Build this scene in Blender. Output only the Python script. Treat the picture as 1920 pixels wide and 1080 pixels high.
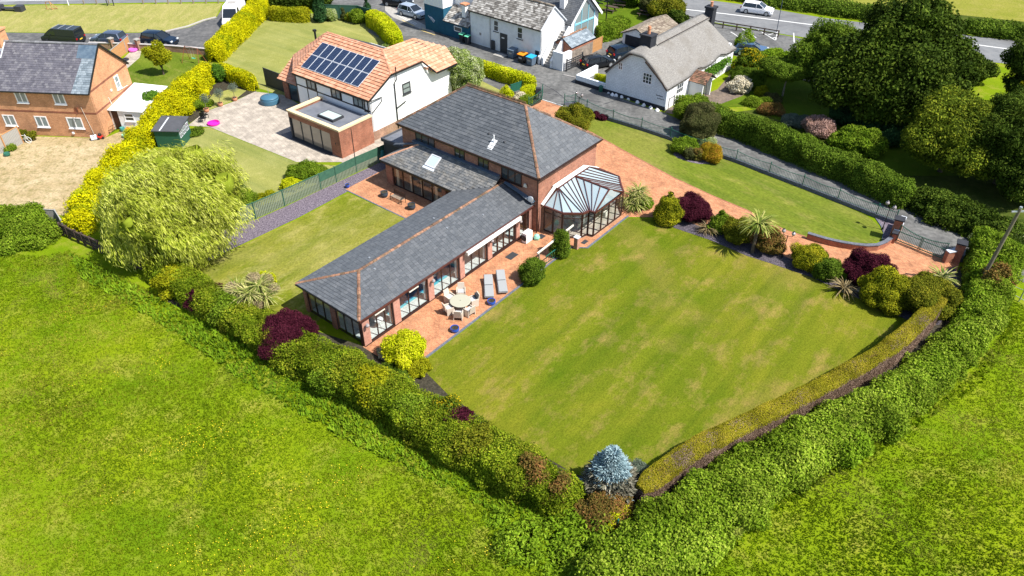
import bpy, math, random
import numpy as np
from math import radians as rad, sin, cos, pi
for o in list(bpy.data.objects): bpy.data.objects.remove(o)
S = bpy.context.scene
COL = S.collection
random.seed(7)
rng = np.random.default_rng(11)

# ---------------------------------------------------------------- camera, sky, sun, exposure
CAM_H = 34.0; FPX = 1411.85; PITCH = rad(37.729); ROLL = rad(0.2495)
cd = bpy.data.cameras.new('camera'); cam = bpy.data.objects.new('camera', cd); COL.objects.link(cam)
S.camera = cam
cd.sensor_width = 36; cd.lens = FPX / 1920 * 36; cd.clip_end = 3000; cd.clip_start = 0.5
cp, sp, cr, sr = cos(PITCH), sin(PITCH), cos(ROLL), sin(ROLL)
RC = np.array([[cr, -sr, 0], [sr, cr, 0], [0, 0, 1]]) @ np.array([[1, 0, 0], [0, -sp, -cp], [0, cp, -sp]])
import mathutils
M3 = mathutils.Matrix(((RC[0][0], -RC[1][0], -RC[2][0]), (RC[0][1], -RC[1][1], -RC[2][1]), (RC[0][2], -RC[1][2], -RC[2][2])))
cam.matrix_world = M3.to_4x4(); cam.location = (0, 0, CAM_H)
S.render.resolution_x = 1024; S.render.resolution_y = 576
S.view_settings.view_transform = 'Standard'; S.view_settings.look = 'None'
S.view_settings.exposure = 0.95; S.view_settings.gamma = 1
S.view_settings.use_curve_mapping = False
SUN_AZ = rad(115); SUN_EL = rad(55)
W = bpy.data.worlds.new('World'); S.world = W; W.use_nodes = True
wn = W.node_tree.nodes; wl = W.node_tree.links
sky = wn.new('ShaderNodeTexSky'); sky.sky_type = 'NISHITA'; sky.sun_disc = False
sky.sun_elevation = SUN_EL; sky.sun_rotation = SUN_AZ
bg = wn['Background']; bg.inputs[1].default_value = 0.10
wl.new(sky.outputs[0], bg.inputs[0])
sl = bpy.data.lights.new('sun', 'SUN'); sl.energy = 4.5; sl.angle = rad(0.55); sl.color = (1, 0.955, 0.88)
sun = bpy.data.objects.new('sun', sl); COL.objects.link(sun)
sd = mathutils.Vector((sin(SUN_AZ) * cos(SUN_EL), cos(SUN_AZ) * cos(SUN_EL), sin(SUN_EL)))
sun.rotation_euler = (-sd).to_track_quat('-Z', 'Y').to_euler(); sun.location = (40, -20, 90)
S.cycles.transparent_max_bounces = 10; S.cycles.max_bounces = 6; S.cycles.diffuse_bounces = 3

# ---------------------------------------------------------------- survey helper: a sighting from the flight position to the plane z
def G(px, py, z=0.0):
    d = RC.T @ np.array([px - 960, py - 540, FPX]); t = (z - CAM_H) / d[2]
    return (d[0] * t, d[1] * t)
def GL(pts, z=0.0): return [G(p[0], p[1], z) for p in pts]

# ---------------------------------------------------------------- materials
def mat(name, col=(.5, .5, .5), rough=.7, metal=0, spec=.4, build=None, bump=None):
    m = bpy.data.materials.new(name); m.use_nodes = True; nt = m.node_tree
    b = nt.nodes['Principled BSDF']; b.inputs['Base Color'].default_value = (*col, 1)
    b.inputs['Roughness'].default_value = rough; b.inputs['Metallic'].default_value = metal
    b.inputs['Specular IOR Level'].default_value = spec
    if build: build(nt, b)
    return m
def N(nt, t, **kw):
    n = nt.nodes.new(t)
    for k, v in kw.items():
        if k in n.inputs: n.inputs[k].default_value = v
        else: setattr(n, k, v)
    return n
def ramp(nt, fac, stops):
    r = nt.nodes.new('ShaderNodeValToRGB'); e = r.color_ramp.elements
    while len(e) < len(stops): e.new(0.5)
    for i, (p, c) in enumerate(stops): e[i].position = p; e[i].color = (*c, 1)
    nt.links.new(fac, r.inputs[0]); return r.outputs[0]
def mix(nt, a, b, fac, mode='MIX'):
    m = nt.nodes.new('ShaderNodeMix'); m.data_type = 'RGBA'; m.blend_type = mode
    for s, v in ((m.inputs[6], a), (m.inputs[7], b), (m.inputs[0], fac)):
        if hasattr(v, 'links'): nt.links.new(v, s)
        elif isinstance(v, tuple): s.default_value = (*v, 1)
        else: s.default_value = v
    return m.outputs[2]
def noise(nt, scale, detail=4, rough=.6, vec=None, dist=0):
    n = nt.nodes.new('ShaderNodeTexNoise'); n.inputs['Scale'].default_value = scale
    n.inputs['Detail'].default_value = detail; n.inputs['Roughness'].default_value = rough
    n.inputs['Distortion'].default_value = dist
    if vec is not None: nt.links.new(vec, n.inputs['Vector'])
    return n.outputs['Fac']
def objco(nt, rot=0, scale=(1, 1, 1)):
    t = nt.nodes.new('ShaderNodeTexCoord'); m = nt.nodes.new('ShaderNodeMapping'); m2 = nt.nodes.new('ShaderNodeMapping')
    m.inputs['Rotation'].default_value = (0, 0, rot); m2.inputs['Scale'].default_value = scale
    nt.links.new(t.outputs['Object'], m.inputs[0]); nt.links.new(m.outputs[0], m2.inputs[0]); return m2.outputs[0]
def bumpn(nt, b, h, strength=.5, dist=.05):
    n = nt.nodes.new('ShaderNodeBump'); n.inputs['Strength'].default_value = strength
    n.inputs['Distance'].default_value = dist
    nt.links.new(h, n.inputs['Height']); nt.links.new(n.outputs[0], b.inputs['Normal'])
def rndattr(nt):
    a = nt.nodes.new('ShaderNodeAttribute'); a.attribute_name = 'rnd'; return a.outputs['Fac']

def grass_mat(name, cA, cB, cC, patch=.12, rot=0, stripes=0, straw=.55, fine=14, streak=(1, 1, 1), stretch=(1, 1, 1)):
    def f(nt, b):
        v = objco(nt, rot, stretch); vs = objco(nt, rot, streak)
        n1 = noise(nt, patch, 5, .65, v, .6); n2 = noise(nt, patch * 5, 5, .7, vs); n3 = noise(nt, fine, 3, .7, vs)
        base = mix(nt, cA, cB, ramp(nt, n1, [(.35, (0, 0, 0)), (.65, (1, 1, 1))]))
        base = mix(nt, base, cC, ramp(nt, n2, [(straw - .06, (0, 0, 0)), (straw + .16, (.85, .85, .85))]))
        if stripes:   # mowing lines: long soft bands along the mower's path
            n4 = noise(nt, stripes, 3, .6, objco(nt, rot, (1, .04, 1)), .3)
            base = mix(nt, base, ramp(nt, n4, [(.36, (.82, .88, .88)), (.5, (1, 1, 1)), (.64, (1.16, 1.12, 1.16))]), 1.0, 'MULTIPLY')
            n5 = noise(nt, .06, 4, .6, objco(nt, rot), .8); base = mix(nt, base, cC, ramp(nt, n5, [(.52, (0, 0, 0)), (.72, (.55, .55, .55))]))
        val = ramp(nt, n3, [(.3, (.66, .68, .66)), (.5, (1, 1, 1)), (.72, (1.3, 1.3, 1.28))])
        base = mix(nt, base, val, 1.0, 'MULTIPLY')
        nt.links.new(base, b.inputs['Base Color']); bumpn(nt, b, n3, .5, .05)
    return mat(name, rough=.95, spec=.03, build=f)
def speckle(name, cols, scale, rough=.9, detail=5, bump=.4, spec=.3, big=None, bd=.03):
    def f(nt, b):
        v = objco(nt); n = noise(nt, scale, detail, .65, v)
        k = len(cols); c = ramp(nt, n, [(.3 + .4 * i / (k - 1), cols[i]) for i in range(k)])
        if big:
            n2 = noise(nt, big[0], 5, .6, v, .5); c = mix(nt, c, big[1], ramp(nt, n2, [(.45, (0, 0, 0)), (.68, (big[2],) * 3)]))
        nt.links.new(c, b.inputs['Base Color']); bumpn(nt, b, n, bump, bd)
    return mat(name, rough=rough, spec=spec, build=f)
def brick_mat(name, c1, c2, mortar, w=.225, h=.075, ms=.008, rough=.9, var=.35, rot=0, uv=True, stain=None, bump=.6):
    def f(nt, b):
        t = nt.nodes.new('ShaderNodeTexCoord'); mp = nt.nodes.new('ShaderNodeMapping'); mp.inputs['Rotation'].default_value = (0, 0, rot)
        nt.links.new(t.outputs['UV' if uv else 'Object'], mp.inputs[0])
        k = nt.nodes.new('ShaderNodeTexBrick'); k.inputs['Scale'].default_value = 1
        k.inputs['Brick Width'].default_value = w; k.inputs['Row Height'].default_value = h; k.inputs['Mortar Size'].default_value = ms
        k.inputs['Color1'].default_value = (*c1, 1); k.inputs['Color2'].default_value = (*c2, 1); k.inputs['Mortar'].default_value = (*mortar, 1)
        nt.links.new(mp.outputs[0], k.inputs[0])
        n = noise(nt, .9, 6, .7, objco(nt)); n2 = noise(nt, 9, 3, .6, objco(nt))
        c = mix(nt, k.outputs[0], ramp(nt, n, [(.3, (1 - var,) * 3), (.7, (1 + var * .8,) * 3)]), 1.0, 'MULTIPLY')
        c = mix(nt, c, ramp(nt, n2, [(.3, (.82,) * 3), (.7, (1.18,) * 3)]), 1.0, 'MULTIPLY')
        if stain: c = mix(nt, c, stain, ramp(nt, noise(nt, .5, 6, .75, objco(nt), 1), [(.52, (0, 0, 0)), (.75, (.7, .7, .7))]))
        nt.links.new(c, b.inputs['Base Color']); bumpn(nt, b, k.outputs['Fac'], -bump, .01)
    return mat(name, rough=rough, spec=.25, build=f)
def tile_mat(name, cols, patch=None, rough=.75, spec=.4, fine=.25, streak=False):
    def f(nt, b):
        c = ramp(nt, rndattr(nt), [(i / (len(cols) - 1), q) for i, q in enumerate(cols)])
        v = objco(nt)
        if patch: c = mix(nt, c, patch[1], ramp(nt, noise(nt, patch[0], 6, .75, v, .8), [(patch[2], (0, 0, 0)), (patch[2] + .15, (patch[3],) * 3)]))
        n = noise(nt, 7, 5, .7, v)
        c = mix(nt, c, ramp(nt, n, [(.3, (1 - fine,) * 3), (.7, (1 + fine,) * 3)]), 1.0, 'MULTIPLY')
        nt.links.new(c, b.inputs['Base Color']); bumpn(nt, b, n, .25, .02)
    return mat(name, rough=rough, spec=spec, build=f)
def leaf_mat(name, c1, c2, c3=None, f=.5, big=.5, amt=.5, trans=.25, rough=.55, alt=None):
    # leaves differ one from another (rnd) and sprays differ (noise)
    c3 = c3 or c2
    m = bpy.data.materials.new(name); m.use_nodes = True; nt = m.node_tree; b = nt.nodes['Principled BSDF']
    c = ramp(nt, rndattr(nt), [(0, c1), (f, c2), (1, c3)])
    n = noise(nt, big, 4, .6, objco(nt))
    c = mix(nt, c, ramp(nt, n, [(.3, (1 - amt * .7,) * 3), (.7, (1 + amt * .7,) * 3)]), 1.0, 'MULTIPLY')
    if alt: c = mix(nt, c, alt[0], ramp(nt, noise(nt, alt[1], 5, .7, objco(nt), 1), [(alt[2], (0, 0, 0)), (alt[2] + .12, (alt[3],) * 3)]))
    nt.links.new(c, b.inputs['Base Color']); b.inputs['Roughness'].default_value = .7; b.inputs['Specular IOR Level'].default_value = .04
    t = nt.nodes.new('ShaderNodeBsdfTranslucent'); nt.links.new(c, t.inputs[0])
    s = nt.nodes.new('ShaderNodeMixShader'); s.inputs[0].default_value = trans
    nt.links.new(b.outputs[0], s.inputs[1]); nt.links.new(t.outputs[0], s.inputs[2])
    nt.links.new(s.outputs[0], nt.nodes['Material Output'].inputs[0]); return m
def glass_mat(name, tint=(.93, .96, .96), refl=.22, opac=0.0, dif=(.5, .6, .65)):
    m = bpy.data.materials.new(name); m.use_nodes = True; nt = m.node_tree; nt.nodes.remove(nt.nodes['Principled BSDF'])
    t = nt.nodes.new('ShaderNodeBsdfTransparent'); t.inputs[0].default_value = (*tint, 1)
    g = nt.nodes.new('ShaderNodeBsdfGlossy'); g.inputs['Roughness'].default_value = .03
    lw = nt.nodes.new('ShaderNodeLayerWeight'); lw.inputs[0].default_value = .25
    fr = nt.nodes.new('ShaderNodeMath'); fr.operation = 'MULTIPLY_ADD'; nt.links.new(lw.outputs['Facing'], fr.inputs[0]); fr.inputs[1].default_value = refl; fr.inputs[2].default_value = .03
    base = t.outputs[0]
    if opac:
        d = nt.nodes.new('ShaderNodeBsdfDiffuse'); d.inputs[0].default_value = (*dif, 1)
        s0 = nt.nodes.new('ShaderNodeMixShader'); s0.inputs[0].default_value = opac
        nt.links.new(t.outputs[0], s0.inputs[1]); nt.links.new(d.outputs[0], s0.inputs[2]); base = s0.outputs[0]
    s = nt.nodes.new('ShaderNodeMixShader'); nt.links.new(fr.outputs[0], s.inputs[0])
    nt.links.new(base, s.inputs[1]); nt.links.new(g.outputs[0], s.inputs[2])
    nt.links.new(s.outputs[0], nt.nodes['Material Output'].inputs[0]); return m

YAW = rad(38.653)
M = {}
M['field'] = grass_mat('meadow grass', (.095, .165, .004), (.175, .225, .006), (.25, .23, .04), .10, .5, straw=.56, fine=14)
M['lawn'] = grass_mat('mown lawn', (.072, .108, .005), (.135, .142, .011), (.23, .165, .05), .11, YAW, .9, straw=.57, fine=12, streak=(1, .6, 1), stretch=(1, .6, 1))
M['lawn_w'] = grass_mat('dry mown lawn', (.11, .135, .010), (.185, .18, .03), (.27, .24, .075), .16, YAW, .9, straw=.55, fine=10, streak=(1, .5, 1), stretch=(1, .6, 1))
M['lawn_n'] = grass_mat('fine front lawn', (.085, .125, .010), (.13, .155, .02), (.21, .19, .05), .15, 2.38, .6, straw=.58, fine=9, streak=(1, .35, 1), stretch=(1, .4, 1))
M['lawn_olive'] = grass_mat('olive lawn', (.19, .20, .05), (.24, .24, .075), (.30, .28, .10), .2, 2.2, .5, straw=.6, fine=12)
M['far_grass'] = grass_mat('far yellow field', (.17, .18, .025), (.22, .21, .04), (.25, .22, .06), .1, 0, 0, straw=.55, fine=5)
M['verge'] = grass_mat('dry verge', (.21, .215, .055), (.26, .245, .075), (.32, .28, .11), .2, 1.57, 0, straw=.52, fine=9, streak=(.3, 1, 1))
M['straw'] = grass_mat('parched ground', (.31, .235, .125), (.43, .34, .21), (.17, .15, .055), .3, 0, 0, straw=.53, fine=5)
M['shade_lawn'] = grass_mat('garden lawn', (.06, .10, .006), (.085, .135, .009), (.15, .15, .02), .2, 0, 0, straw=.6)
M['asphalt'] = speckle('worn asphalt', [(.07, .07, .07), (.125, .125, .12), (.185, .18, .175)], 2.2, detail=9, big=(.35, (.055, .055, .055), .8))
M['asphalt_l'] = speckle('pale road asphalt', [(.13, .135, .14), (.165, .17, .175), (.19, .19, .19)], 1.2, detail=9, big=(.2, (.10, .10, .105), .7))
M['asphalt_d'] = speckle('dark asphalt', [(.055, .055, .058), (.085, .085, .085), (.15, .145, .14)], 1.6, detail=9, big=(.4, (.16, .155, .15), .5))
M['paint_w'] = speckle('road paint white', [(.45, .45, .44), (.7, .7, .68)], 6)
M['paint_y'] = speckle('road paint yellow', [(.35, .28, .12), (.55, .42, .15)], 5)
M['terra'] = brick_mat('terracotta paving', (.47, .205, .098), (.33, .125, .06), (.36, .22, .13), .24, .12, .012, var=.35, rot=rad(45), uv=False, bump=.9, stain=(.34, .20, .12))
M['flag'] = brick_mat('pale flagstones', (.40, .35, .29), (.31, .27, .225), (.24, .21, .18), .62, .42, .012, var=.3, rot=rad(52), uv=False, bump=.3)
M['flag_br'] = brick_mat('brown garden paving', (.19, .145, .11), (.14, .11, .09), (.08, .065, .05), .45, .3, .012, var=.35, rot=rad(50), uv=False)
M['flag_grey'] = brick_mat('grey flagstones', (.12, .12, .13), (.16, .155, .15), (.06, .06, .06), .6, .45, .012, var=.3, rot=rad(50), uv=False)
M['chips'] = speckle('purple slate chippings', [(.035, .03, .04), (.12, .098, .125), (.27, .23, .26)], 9, detail=6, bump=1, bd=.06)
M['chips_shade'] = speckle('slate chippings darkened for shade', [(.025, .022, .028), (.07, .06, .075), (.15, .13, .15)], 9, detail=6, bump=1, bd=.06)  # same chippings with the shrubs' shade put into the colour
M['soil'] = speckle('bed soil', [(.015, .013, .008), (.035, .03, .018), (.07, .06, .04)], 5)
M['scrub'] = grass_mat('rough verge', (.035, .055, .008), (.07, .09, .015), (.12, .10, .04), .5, 0, 0, straw=.6)
M['brick'] = brick_mat('red brown brick', (.38, .16, .098), (.29, .11, .07), (.33, .21, .155))
M['brick_or'] = brick_mat('orange brick', (.56, .27, .13), (.46, .205, .095), (.50, .32, .20), var=.25)
M['brick_band'] = brick_mat('red brick band', (.26, .085, .045), (.21, .07, .04), (.22, .12, .08))
M['brick_new'] = brick_mat('new red brick', (.37, .14, .08), (.27, .095, .055), (.28, .17, .12))
M['brick_pale'] = brick_mat('weathered brick', (.34, .19, .125), (.27, .15, .10), (.32, .24, .19), stain=(.40, .33, .29))
M['brick_sunlit'] = brick_mat('sunlit pink brick', (.46, .22, .16), (.40, .18, .13), (.42, .27, .21), var=.15)  # paler copy of the house brick, sunlight put into its colour
M['stone'] = brick_mat('rubble stone', (.30, .25, .20), (.19, .16, .13), (.24, .2, .17), .34, .16, .02, var=.4)
M['render'] = speckle('white render', [(.74, .75, .76), (.80, .80, .80)], 1.5, bump=.15)
M['render_old'] = speckle('flaking white render', [(.66, .67, .68), (.77, .78, .79), (.80, .80, .80)], 1.8, detail=8, bump=.4, big=(.7, (.50, .50, .49), .35))
M['paintbrick'] = brick_mat('white painted stone', (.72, .76, .79), (.66, .70, .73), (.52, .56, .6), .42, .17, .014, var=.1, bump=1.2)
M['navy'] = speckle('navy wall paint', [(.012, .075, .13), (.018, .10, .165)], 1.5, bump=.2)
M['tar'] = speckle('black plinth paint', [(.018, .02, .026), (.035, .037, .045)], 2)
M['slate'] = tile_mat('roof slate', [(.072, .078, .086), (.083, .09, .098), (.093, .10, .108), (.112, .118, .126)], (.45, (.115, .118, .118), .54, .6), rough=.5, spec=.45, fine=.22)
M['slate_mossy'] = tile_mat('weathered slate', [(.07, .075, .082), (.11, .116, .12), (.13, .132, .132), (.19, .185, .175)], (.7, (.14, .125, .10), .5, .65), rough=.6, fine=.35)
M['slate_purple'] = tile_mat('purple grey tile', [(.075, .072, .09), (.095, .092, .112), (.11, .105, .125), (.155, .15, .165)], (.3, (.17, .16, .175), .55, .5))
M['slate_blue'] = tile_mat('newer blue slate', [(.11, .14, .165), (.17, .205, .235), (.24, .28, .31)])
M['stonetile'] = tile_mat('stone roof tile', [(.09, .08, .07), (.20, .185, .165), (.30, .285, .26), (.44, .42, .39)], (.45, (.06, .055, .045), .58, .85))
M['browntile'] = tile_mat('brown roof tile', [(.12, .09, .065), (.20, .16, .12), (.28, .235, .18)], (.8, (.09, .08, .045), .55, .6))
M['pantile'] = tile_mat('terracotta roof tile', [(.42, .19, .105), (.52, .25, .15), (.60, .32, .205)], (.5, (.44, .22, .13), .5, .5))
M['ridge'] = tile_mat('terracotta ridge tile', [(.10, .055, .035), (.20, .10, .06), (.30, .155, .095)], (2.2, (.085, .07, .035), .48, .9))
M['ridge_or'] = tile_mat('orange ridge tile', [(.42, .2, .12), (.52, .28, .18)], (2.2, (.35, .2, .12), .5, .6))
M['ridge_grey'] = tile_mat('grey ridge tile', [(.13, .13, .14), (.2, .2, .21)])
M['lead'] = speckle('lead grey', [(.05, .08, .12), (.12, .165, .21)], 1.5, rough=.4)
M['felt'] = speckle('grey roof membrane', [(.10, .11, .13), (.14, .15, .175), (.17, .175, .19)], .8, rough=.6, bump=.1, big=(.6, (.10, .105, .12), .5))
M['felt_dk'] = speckle('dark roofing felt', [(.055, .058, .065), (.08, .082, .09)], 1.5)
M['deck'] = mat('roof underlay', (.04, .04, .045), .9)
M['coping'] = speckle('buff coping stone', [(.62, .47, .28), (.70, .54, .34)], 2, bump=.1)
M['brown'] = mat('brown upvc', (.085, .028, .022), .35, build=None)
M['brown_dk'] = mat('dark brown joinery', (.032, .014, .011), .4)
M['brown_red'] = mat('rosewood fascia', (.17, .055, .04), .4)
M['black'] = mat('black metal', (.012, .012, .014), .45)
M['charcoal'] = mat('charcoal', (.035, .037, .042), .6)
M['white'] = mat('white plastic', (.78, .78, .78), .4)
M['offwhite'] = mat('cream paint', (.62, .58, .5), .6)
M['pane'] = mat('dark window glass', (.035, .045, .05), .06, spec=.8)
M['pane_l'] = mat('curtained window glass', (.20, .24, .24), .1, spec=.7)
M['curtain'] = mat('cream curtain', (.55, .45, .33), .8)
M['clear'] = glass_mat('clear glass')
M['reflect_tint'] = mat('glass tinted as patio reflection', (.29, .24, .18), .08, spec=.9)  # tan base colour paints the patio's reflection into the panes
M['consroof'] = glass_mat('pale conservatory roof glass', (.62, .76, .82), opac=.7, dif=(.42, .52, .56))
M['skylight'] = mat('skylight glass', (.42, .5, .48), .12, spec=.6)
M['water'] = mat('pool water', (.01, .10, .24), .05, spec=.8)
M['poolcover'] = mat('blue pool tile', (.015, .13, .28), .3)
M['aqua'] = mat('aqua tile', (.10, .45, .55), .3)
M['pooltile'] = brick_mat('white poolside tile', (.62, .63, .62), (.56, .58, .57), (.40, .41, .41), .4, .4, .01, var=.08, uv=False)
M['grey_wall'] = mat('grey plaster', (.30, .28, .26), .8)
M['wood'] = speckle('weathered timber', [(.20, .16, .12), (.32, .27, .21)], 3)
M['wood_or'] = speckle('orange timber', [(.42, .21, .08), (.52, .28, .12)], 3)
M['wood_dk'] = speckle('dark sleeper timber', [(.04, .025, .02), (.10, .07, .055)], 4)
M['wood_grey'] = speckle('grey timber', [(.26, .25, .23), (.38, .37, .34)], 3)
M['green_fence'] = speckle('faded green paint', [(.03, .09, .06), (.05, .13, .08)], 3)
M['green_slat'] = speckle('pale green slat', [(.11, .15, .10), (.24, .27, .19)], 5)
M['green_rail'] = mat('green railing paint', (.02, .11, .075), .4)
M['green_shed'] = mat('dark green shed paint', (.018, .085, .055), .6)
M['teal'] = mat('teal green paint', (.01, .13, .11), .4)
M['concrete'] = speckle('concrete', [(.24, .23, .21), (.38, .36, .33)], 3)
M['kerb'] = speckle('kerb stone', [(.32, .30, .28), (.45, .42, .40)], 4)
M['wallcap'] = speckle('blue brick coping', [(.07, .075, .09), (.15, .16, .19)], 6)
M['capwhite'] = speckle('pale slab coping', [(.45, .48, .52), (.6, .62, .66)], 4)
M['bark'] = speckle('bark', [(.05, .038, .026), (.13, .10, .075)], 5, bump=.8)
M['bark_l'] = speckle('pale bark', [(.15, .13, .09), (.27, .24, .18)], 5)
M['pole'] = speckle('weathered pole timber', [(.12, .10, .065), (.2, .17, .12)], 4)
M['galv'] = mat('galvanised metal', (.42, .44, .46), .45, .6)
M['steel'] = mat('chrome', (.6, .6, .62), .2, 1)
M['globe'] = mat('lamp globe glass', (.30, .26, .25), .06, spec=1)
M['rubber'] = mat('tyre rubber', (.015, .015, .016), .8)
M['cream_rattan'] = mat('cream rattan', (.50, .43, .35), .7)
M['table_stone'] = mat('pale table top', (.36, .35, .27), .5)
M['cushion'] = mat('grey cushion', (.42, .42, .42), .8)
M['lounge'] = mat('pale grey lounger mesh', (.27, .28, .285), .8)
M['blue_pot'] = mat('blue glazed pot', (.015, .06, .32), .15, spec=.9)
M['dark_pot'] = mat('dark slate pot', (.03, .045, .065), .5)
M['terra_pot'] = mat('terracotta pot', (.48, .21, .11), .8)
M['cell'] = None
def cellf(nt, b):
    t = nt.nodes.new('ShaderNodeTexCoord'); k = nt.nodes.new('ShaderNodeTexBrick'); k.offset = 0
    k.inputs['Scale'].default_value = 1; k.inputs['Brick Width'].default_value = .165; k.inputs['Row Height'].default_value = .165
    k.inputs['Mortar Size'].default_value = .008; k.inputs['Mortar Smooth'].default_value = 0
    k.inputs['Color1'].default_value = (.010, .018, .048, 1); k.inputs['Color2'].default_value = (.014, .024, .062, 1); k.inputs['Mortar'].default_value = (.07, .10, .15, 1)
    nt.links.new(t.outputs['UV'], k.inputs[0]); nt.links.new(k.outputs[0], b.inputs['Base Color'])
M['cell'] = mat('solar cells', rough=.25, spec=.3, build=cellf)
def thatchf(nt, b):
    v = objco(nt, 0, (9, 1.2, 9)); n = noise(nt, 2.2, 6, .75, v); n2 = noise(nt, .45, 4, .6, objco(nt))
    c = ramp(nt, n, [(.3, (.13, .122, .115)), (.5, (.215, .205, .19)), (.72, (.33, .315, .295))])
    c = mix(nt, c, (.16, .145, .125), ramp(nt, n2, [(.5, (0, 0, 0)), (.7, (.6, .6, .6))]))
    nt.links.new(c, b.inputs['Base Color']); bumpn(nt, b, noise(nt, 3, 8, .8, objco(nt)), .9, .12)
M['thatch'] = mat('weathered thatch', rough=.95, spec=.1, build=thatchf)
M['thatch_e'] = mat('thatch edge', (.07, .05, .04), .95)
def paint(name, c, r=.25, metal=.3): return mat(name, c, r, metal, spec=.6)
M['carblack'] = paint('black car paint', (.012, .014, .018)); M['carnavy'] = paint('navy car paint', (.010, .022, .045))
M['carsteel'] = paint('slate blue car paint', (.075, .10, .15)); M['carsilver'] = paint('silver blue car paint', (.36, .42, .50))
M['carwhite'] = paint('white car paint', (.78, .78, .8), .3, 0); M['carglass'] = mat('car glass', (.012, .016, .02), .05, spec=.9)
M['cardark'] = paint('dark grey van paint', (.022, .026, .032)); M['carlight'] = mat('lamp lens', (.6, .62, .62), .1, spec=.8)
M['carred'] = mat('tail lamp red', (.35, .01, .01), .2); M['plate_y'] = mat('yellow plate', (.7, .5, .03), .5)
M['carblue'] = paint('blue car paint', (.07, .13, .24))
for nm, c in dict(orange=(.75, .24, .01), skyblue=(.02, .33, .62), mint=(.12, .5, .30), pink=(.75, .02, .35), tubblue=(.05, .14, .21), bingrey=(.10, .14, .19),
                  bluelid=(.02, .30, .62), red=(.5, .03, .02), teal2=(.05, .22, .20), magenta=(.6, .12, .5), rust=(.24, .07, .035), mintbag=(.25, .55, .42), cyan=(.2, .5, .6), yellow=(.75, .55, .02)).items():
    M[nm] = mat(nm + ' plastic', c, .45)
# foliage
M['l_hedge'] = leaf_mat('mixed hedge leaves', (.05, .088, .004), (.155, .215, .009), (.36, .36, .03), .55, .6, .7, alt=((.22, .13, .04), .5, .60, .6))
M['l_hedge_r'] = leaf_mat('bramble hedge leaves', (.055, .11, .004), (.15, .235, .012), (.31, .38, .045), .5, .5, .6, alt=((.27, .26, .06), .4, .58, .5))
M['l_olive'] = leaf_mat('olive yellow leaves', (.05, .07, .006), (.14, .155, .01), (.27, .24, .02), .5, .9, .5)
M['l_yellow'] = leaf_mat('golden conifer foliage', (.16, .20, .003), (.48, .46, .004), (.66, .59, .006), .42, .5, .5, alt=((.17, .25, .008), .45, .52, .75))
M['l_yellowgreen'] = leaf_mat('yellow green foliage', (.13, .16, .005), (.28, .29, .008), (.42, .38, .015), .5, .5, .45)
M['l_lime'] = leaf_mat('lime foliage', (.22, .30, .004), (.46, .50, .006), (.60, .56, .03), .5, .8, .35)
M['l_green'] = leaf_mat('mid green leaves', (.035, .07, .006), (.095, .155, .012), (.17, .24, .025), .5, .6, .5)
M['l_bright'] = leaf_mat('bright green leaves', (.055, .11, .006), (.135, .215, .012), (.24, .31, .03), .5, .8, .55)
M['l_dark'] = leaf_mat('dark green leaves', (.014, .028, .003), (.044, .075, .007), (.14, .19, .022), .6, .45, .6, trans=.2)
M['l_conifer'] = leaf_mat('deep conifer foliage', (.014, .045, .014), (.03, .08, .025), (.05, .11, .035), .5, .6, .3, trans=.1)
M['l_purple'] = leaf_mat('purple maple leaves', (.025, .005, .010), (.065, .010, .022), (.12, .025, .04), .5, .8, .4)
M['l_var'] = leaf_mat('variegated leaves', (.06, .09, .006), (.24, .25, .01), (.65, .56, .03), .6, .9, .4)
M['l_redtip'] = leaf_mat('red tipped leaves', (.08, .09, .015), (.18, .13, .03), (.32, .12, .05), .5, .8, .4)
M['l_orange'] = leaf_mat('orange gold leaves', (.14, .13, .01), (.34, .27, .012), (.40, .15, .03), .5, 1, .4)
M['l_brown'] = leaf_mat('brown twig hedge', (.09, .055, .038), (.19, .13, .095), (.27, .19, .145), .5, .8, .4, trans=.05)
M['l_top'] = leaf_mat('clipped hedge top', (.13, .13, .008), (.27, .25, .012), (.36, .26, .04), .5, .6, .6, alt=((.22, .12, .06), .7, .60, .7))
M['l_dkbrown'] = leaf_mat('dull bronze leaves', (.035, .045, .012), (.085, .095, .03), (.15, .13, .055), .5, .8, .4)
M['l_willow'] = leaf_mat('willow leaves', (.14, .19, .015), (.36, .41, .035), (.60, .60, .16), .45, .6, .5)
M['l_blossom'] = leaf_mat('blossom and leaves', (.10, .17, .02), (.26, .34, .07), (.62, .62, .45), .5, .8, .3)
M['l_pink'] = leaf_mat('pink tipped leaves', (.18, .13, .08), (.40, .24, .20), (.60, .42, .36), .5, .8, .3)
M['l_white'] = leaf_mat('cream flowers', (.10, .15, .04), (.62, .55, .38), (.78, .72, .58), .25, .9, .2)
M['l_yellowfl'] = leaf_mat('yellow blossom shrub', (.04, .09, .01), (.10, .15, .01), (.75, .50, .01), .62, 1.5, .4)
M['l_spruce'] = leaf_mat('blue spruce needles', (.13, .20, .22), (.26, .37, .40), (.42, .54, .57), .5, 1, .3, trans=.08)
M['l_spruce_b'] = leaf_mat('bare inner twigs', (.09, .09, .06), (.19, .18, .13), (.30, .28, .21), .5, 1, .4, trans=.05)
M['l_cord'] = leaf_mat('cordyline blades', (.08, .13, .02), (.28, .31, .07), (.56, .50, .22), .5, 1, .3)
M['l_cordtan'] = leaf_mat('cordyline seed heads', (.22, .17, .09), (.40, .32, .18), (.52, .44, .28), .5, 1, .3)
M['l_fern'] = leaf_mat('fern fronds', (.09, .17, .008), (.17, .28, .012), (.26, .36, .03), .5, .6, .5)
M['l_phor'] = leaf_mat('bronze blades', (.07, .05, .02), (.20, .15, .07), (.36, .29, .16), .5, 1, .3)
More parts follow.
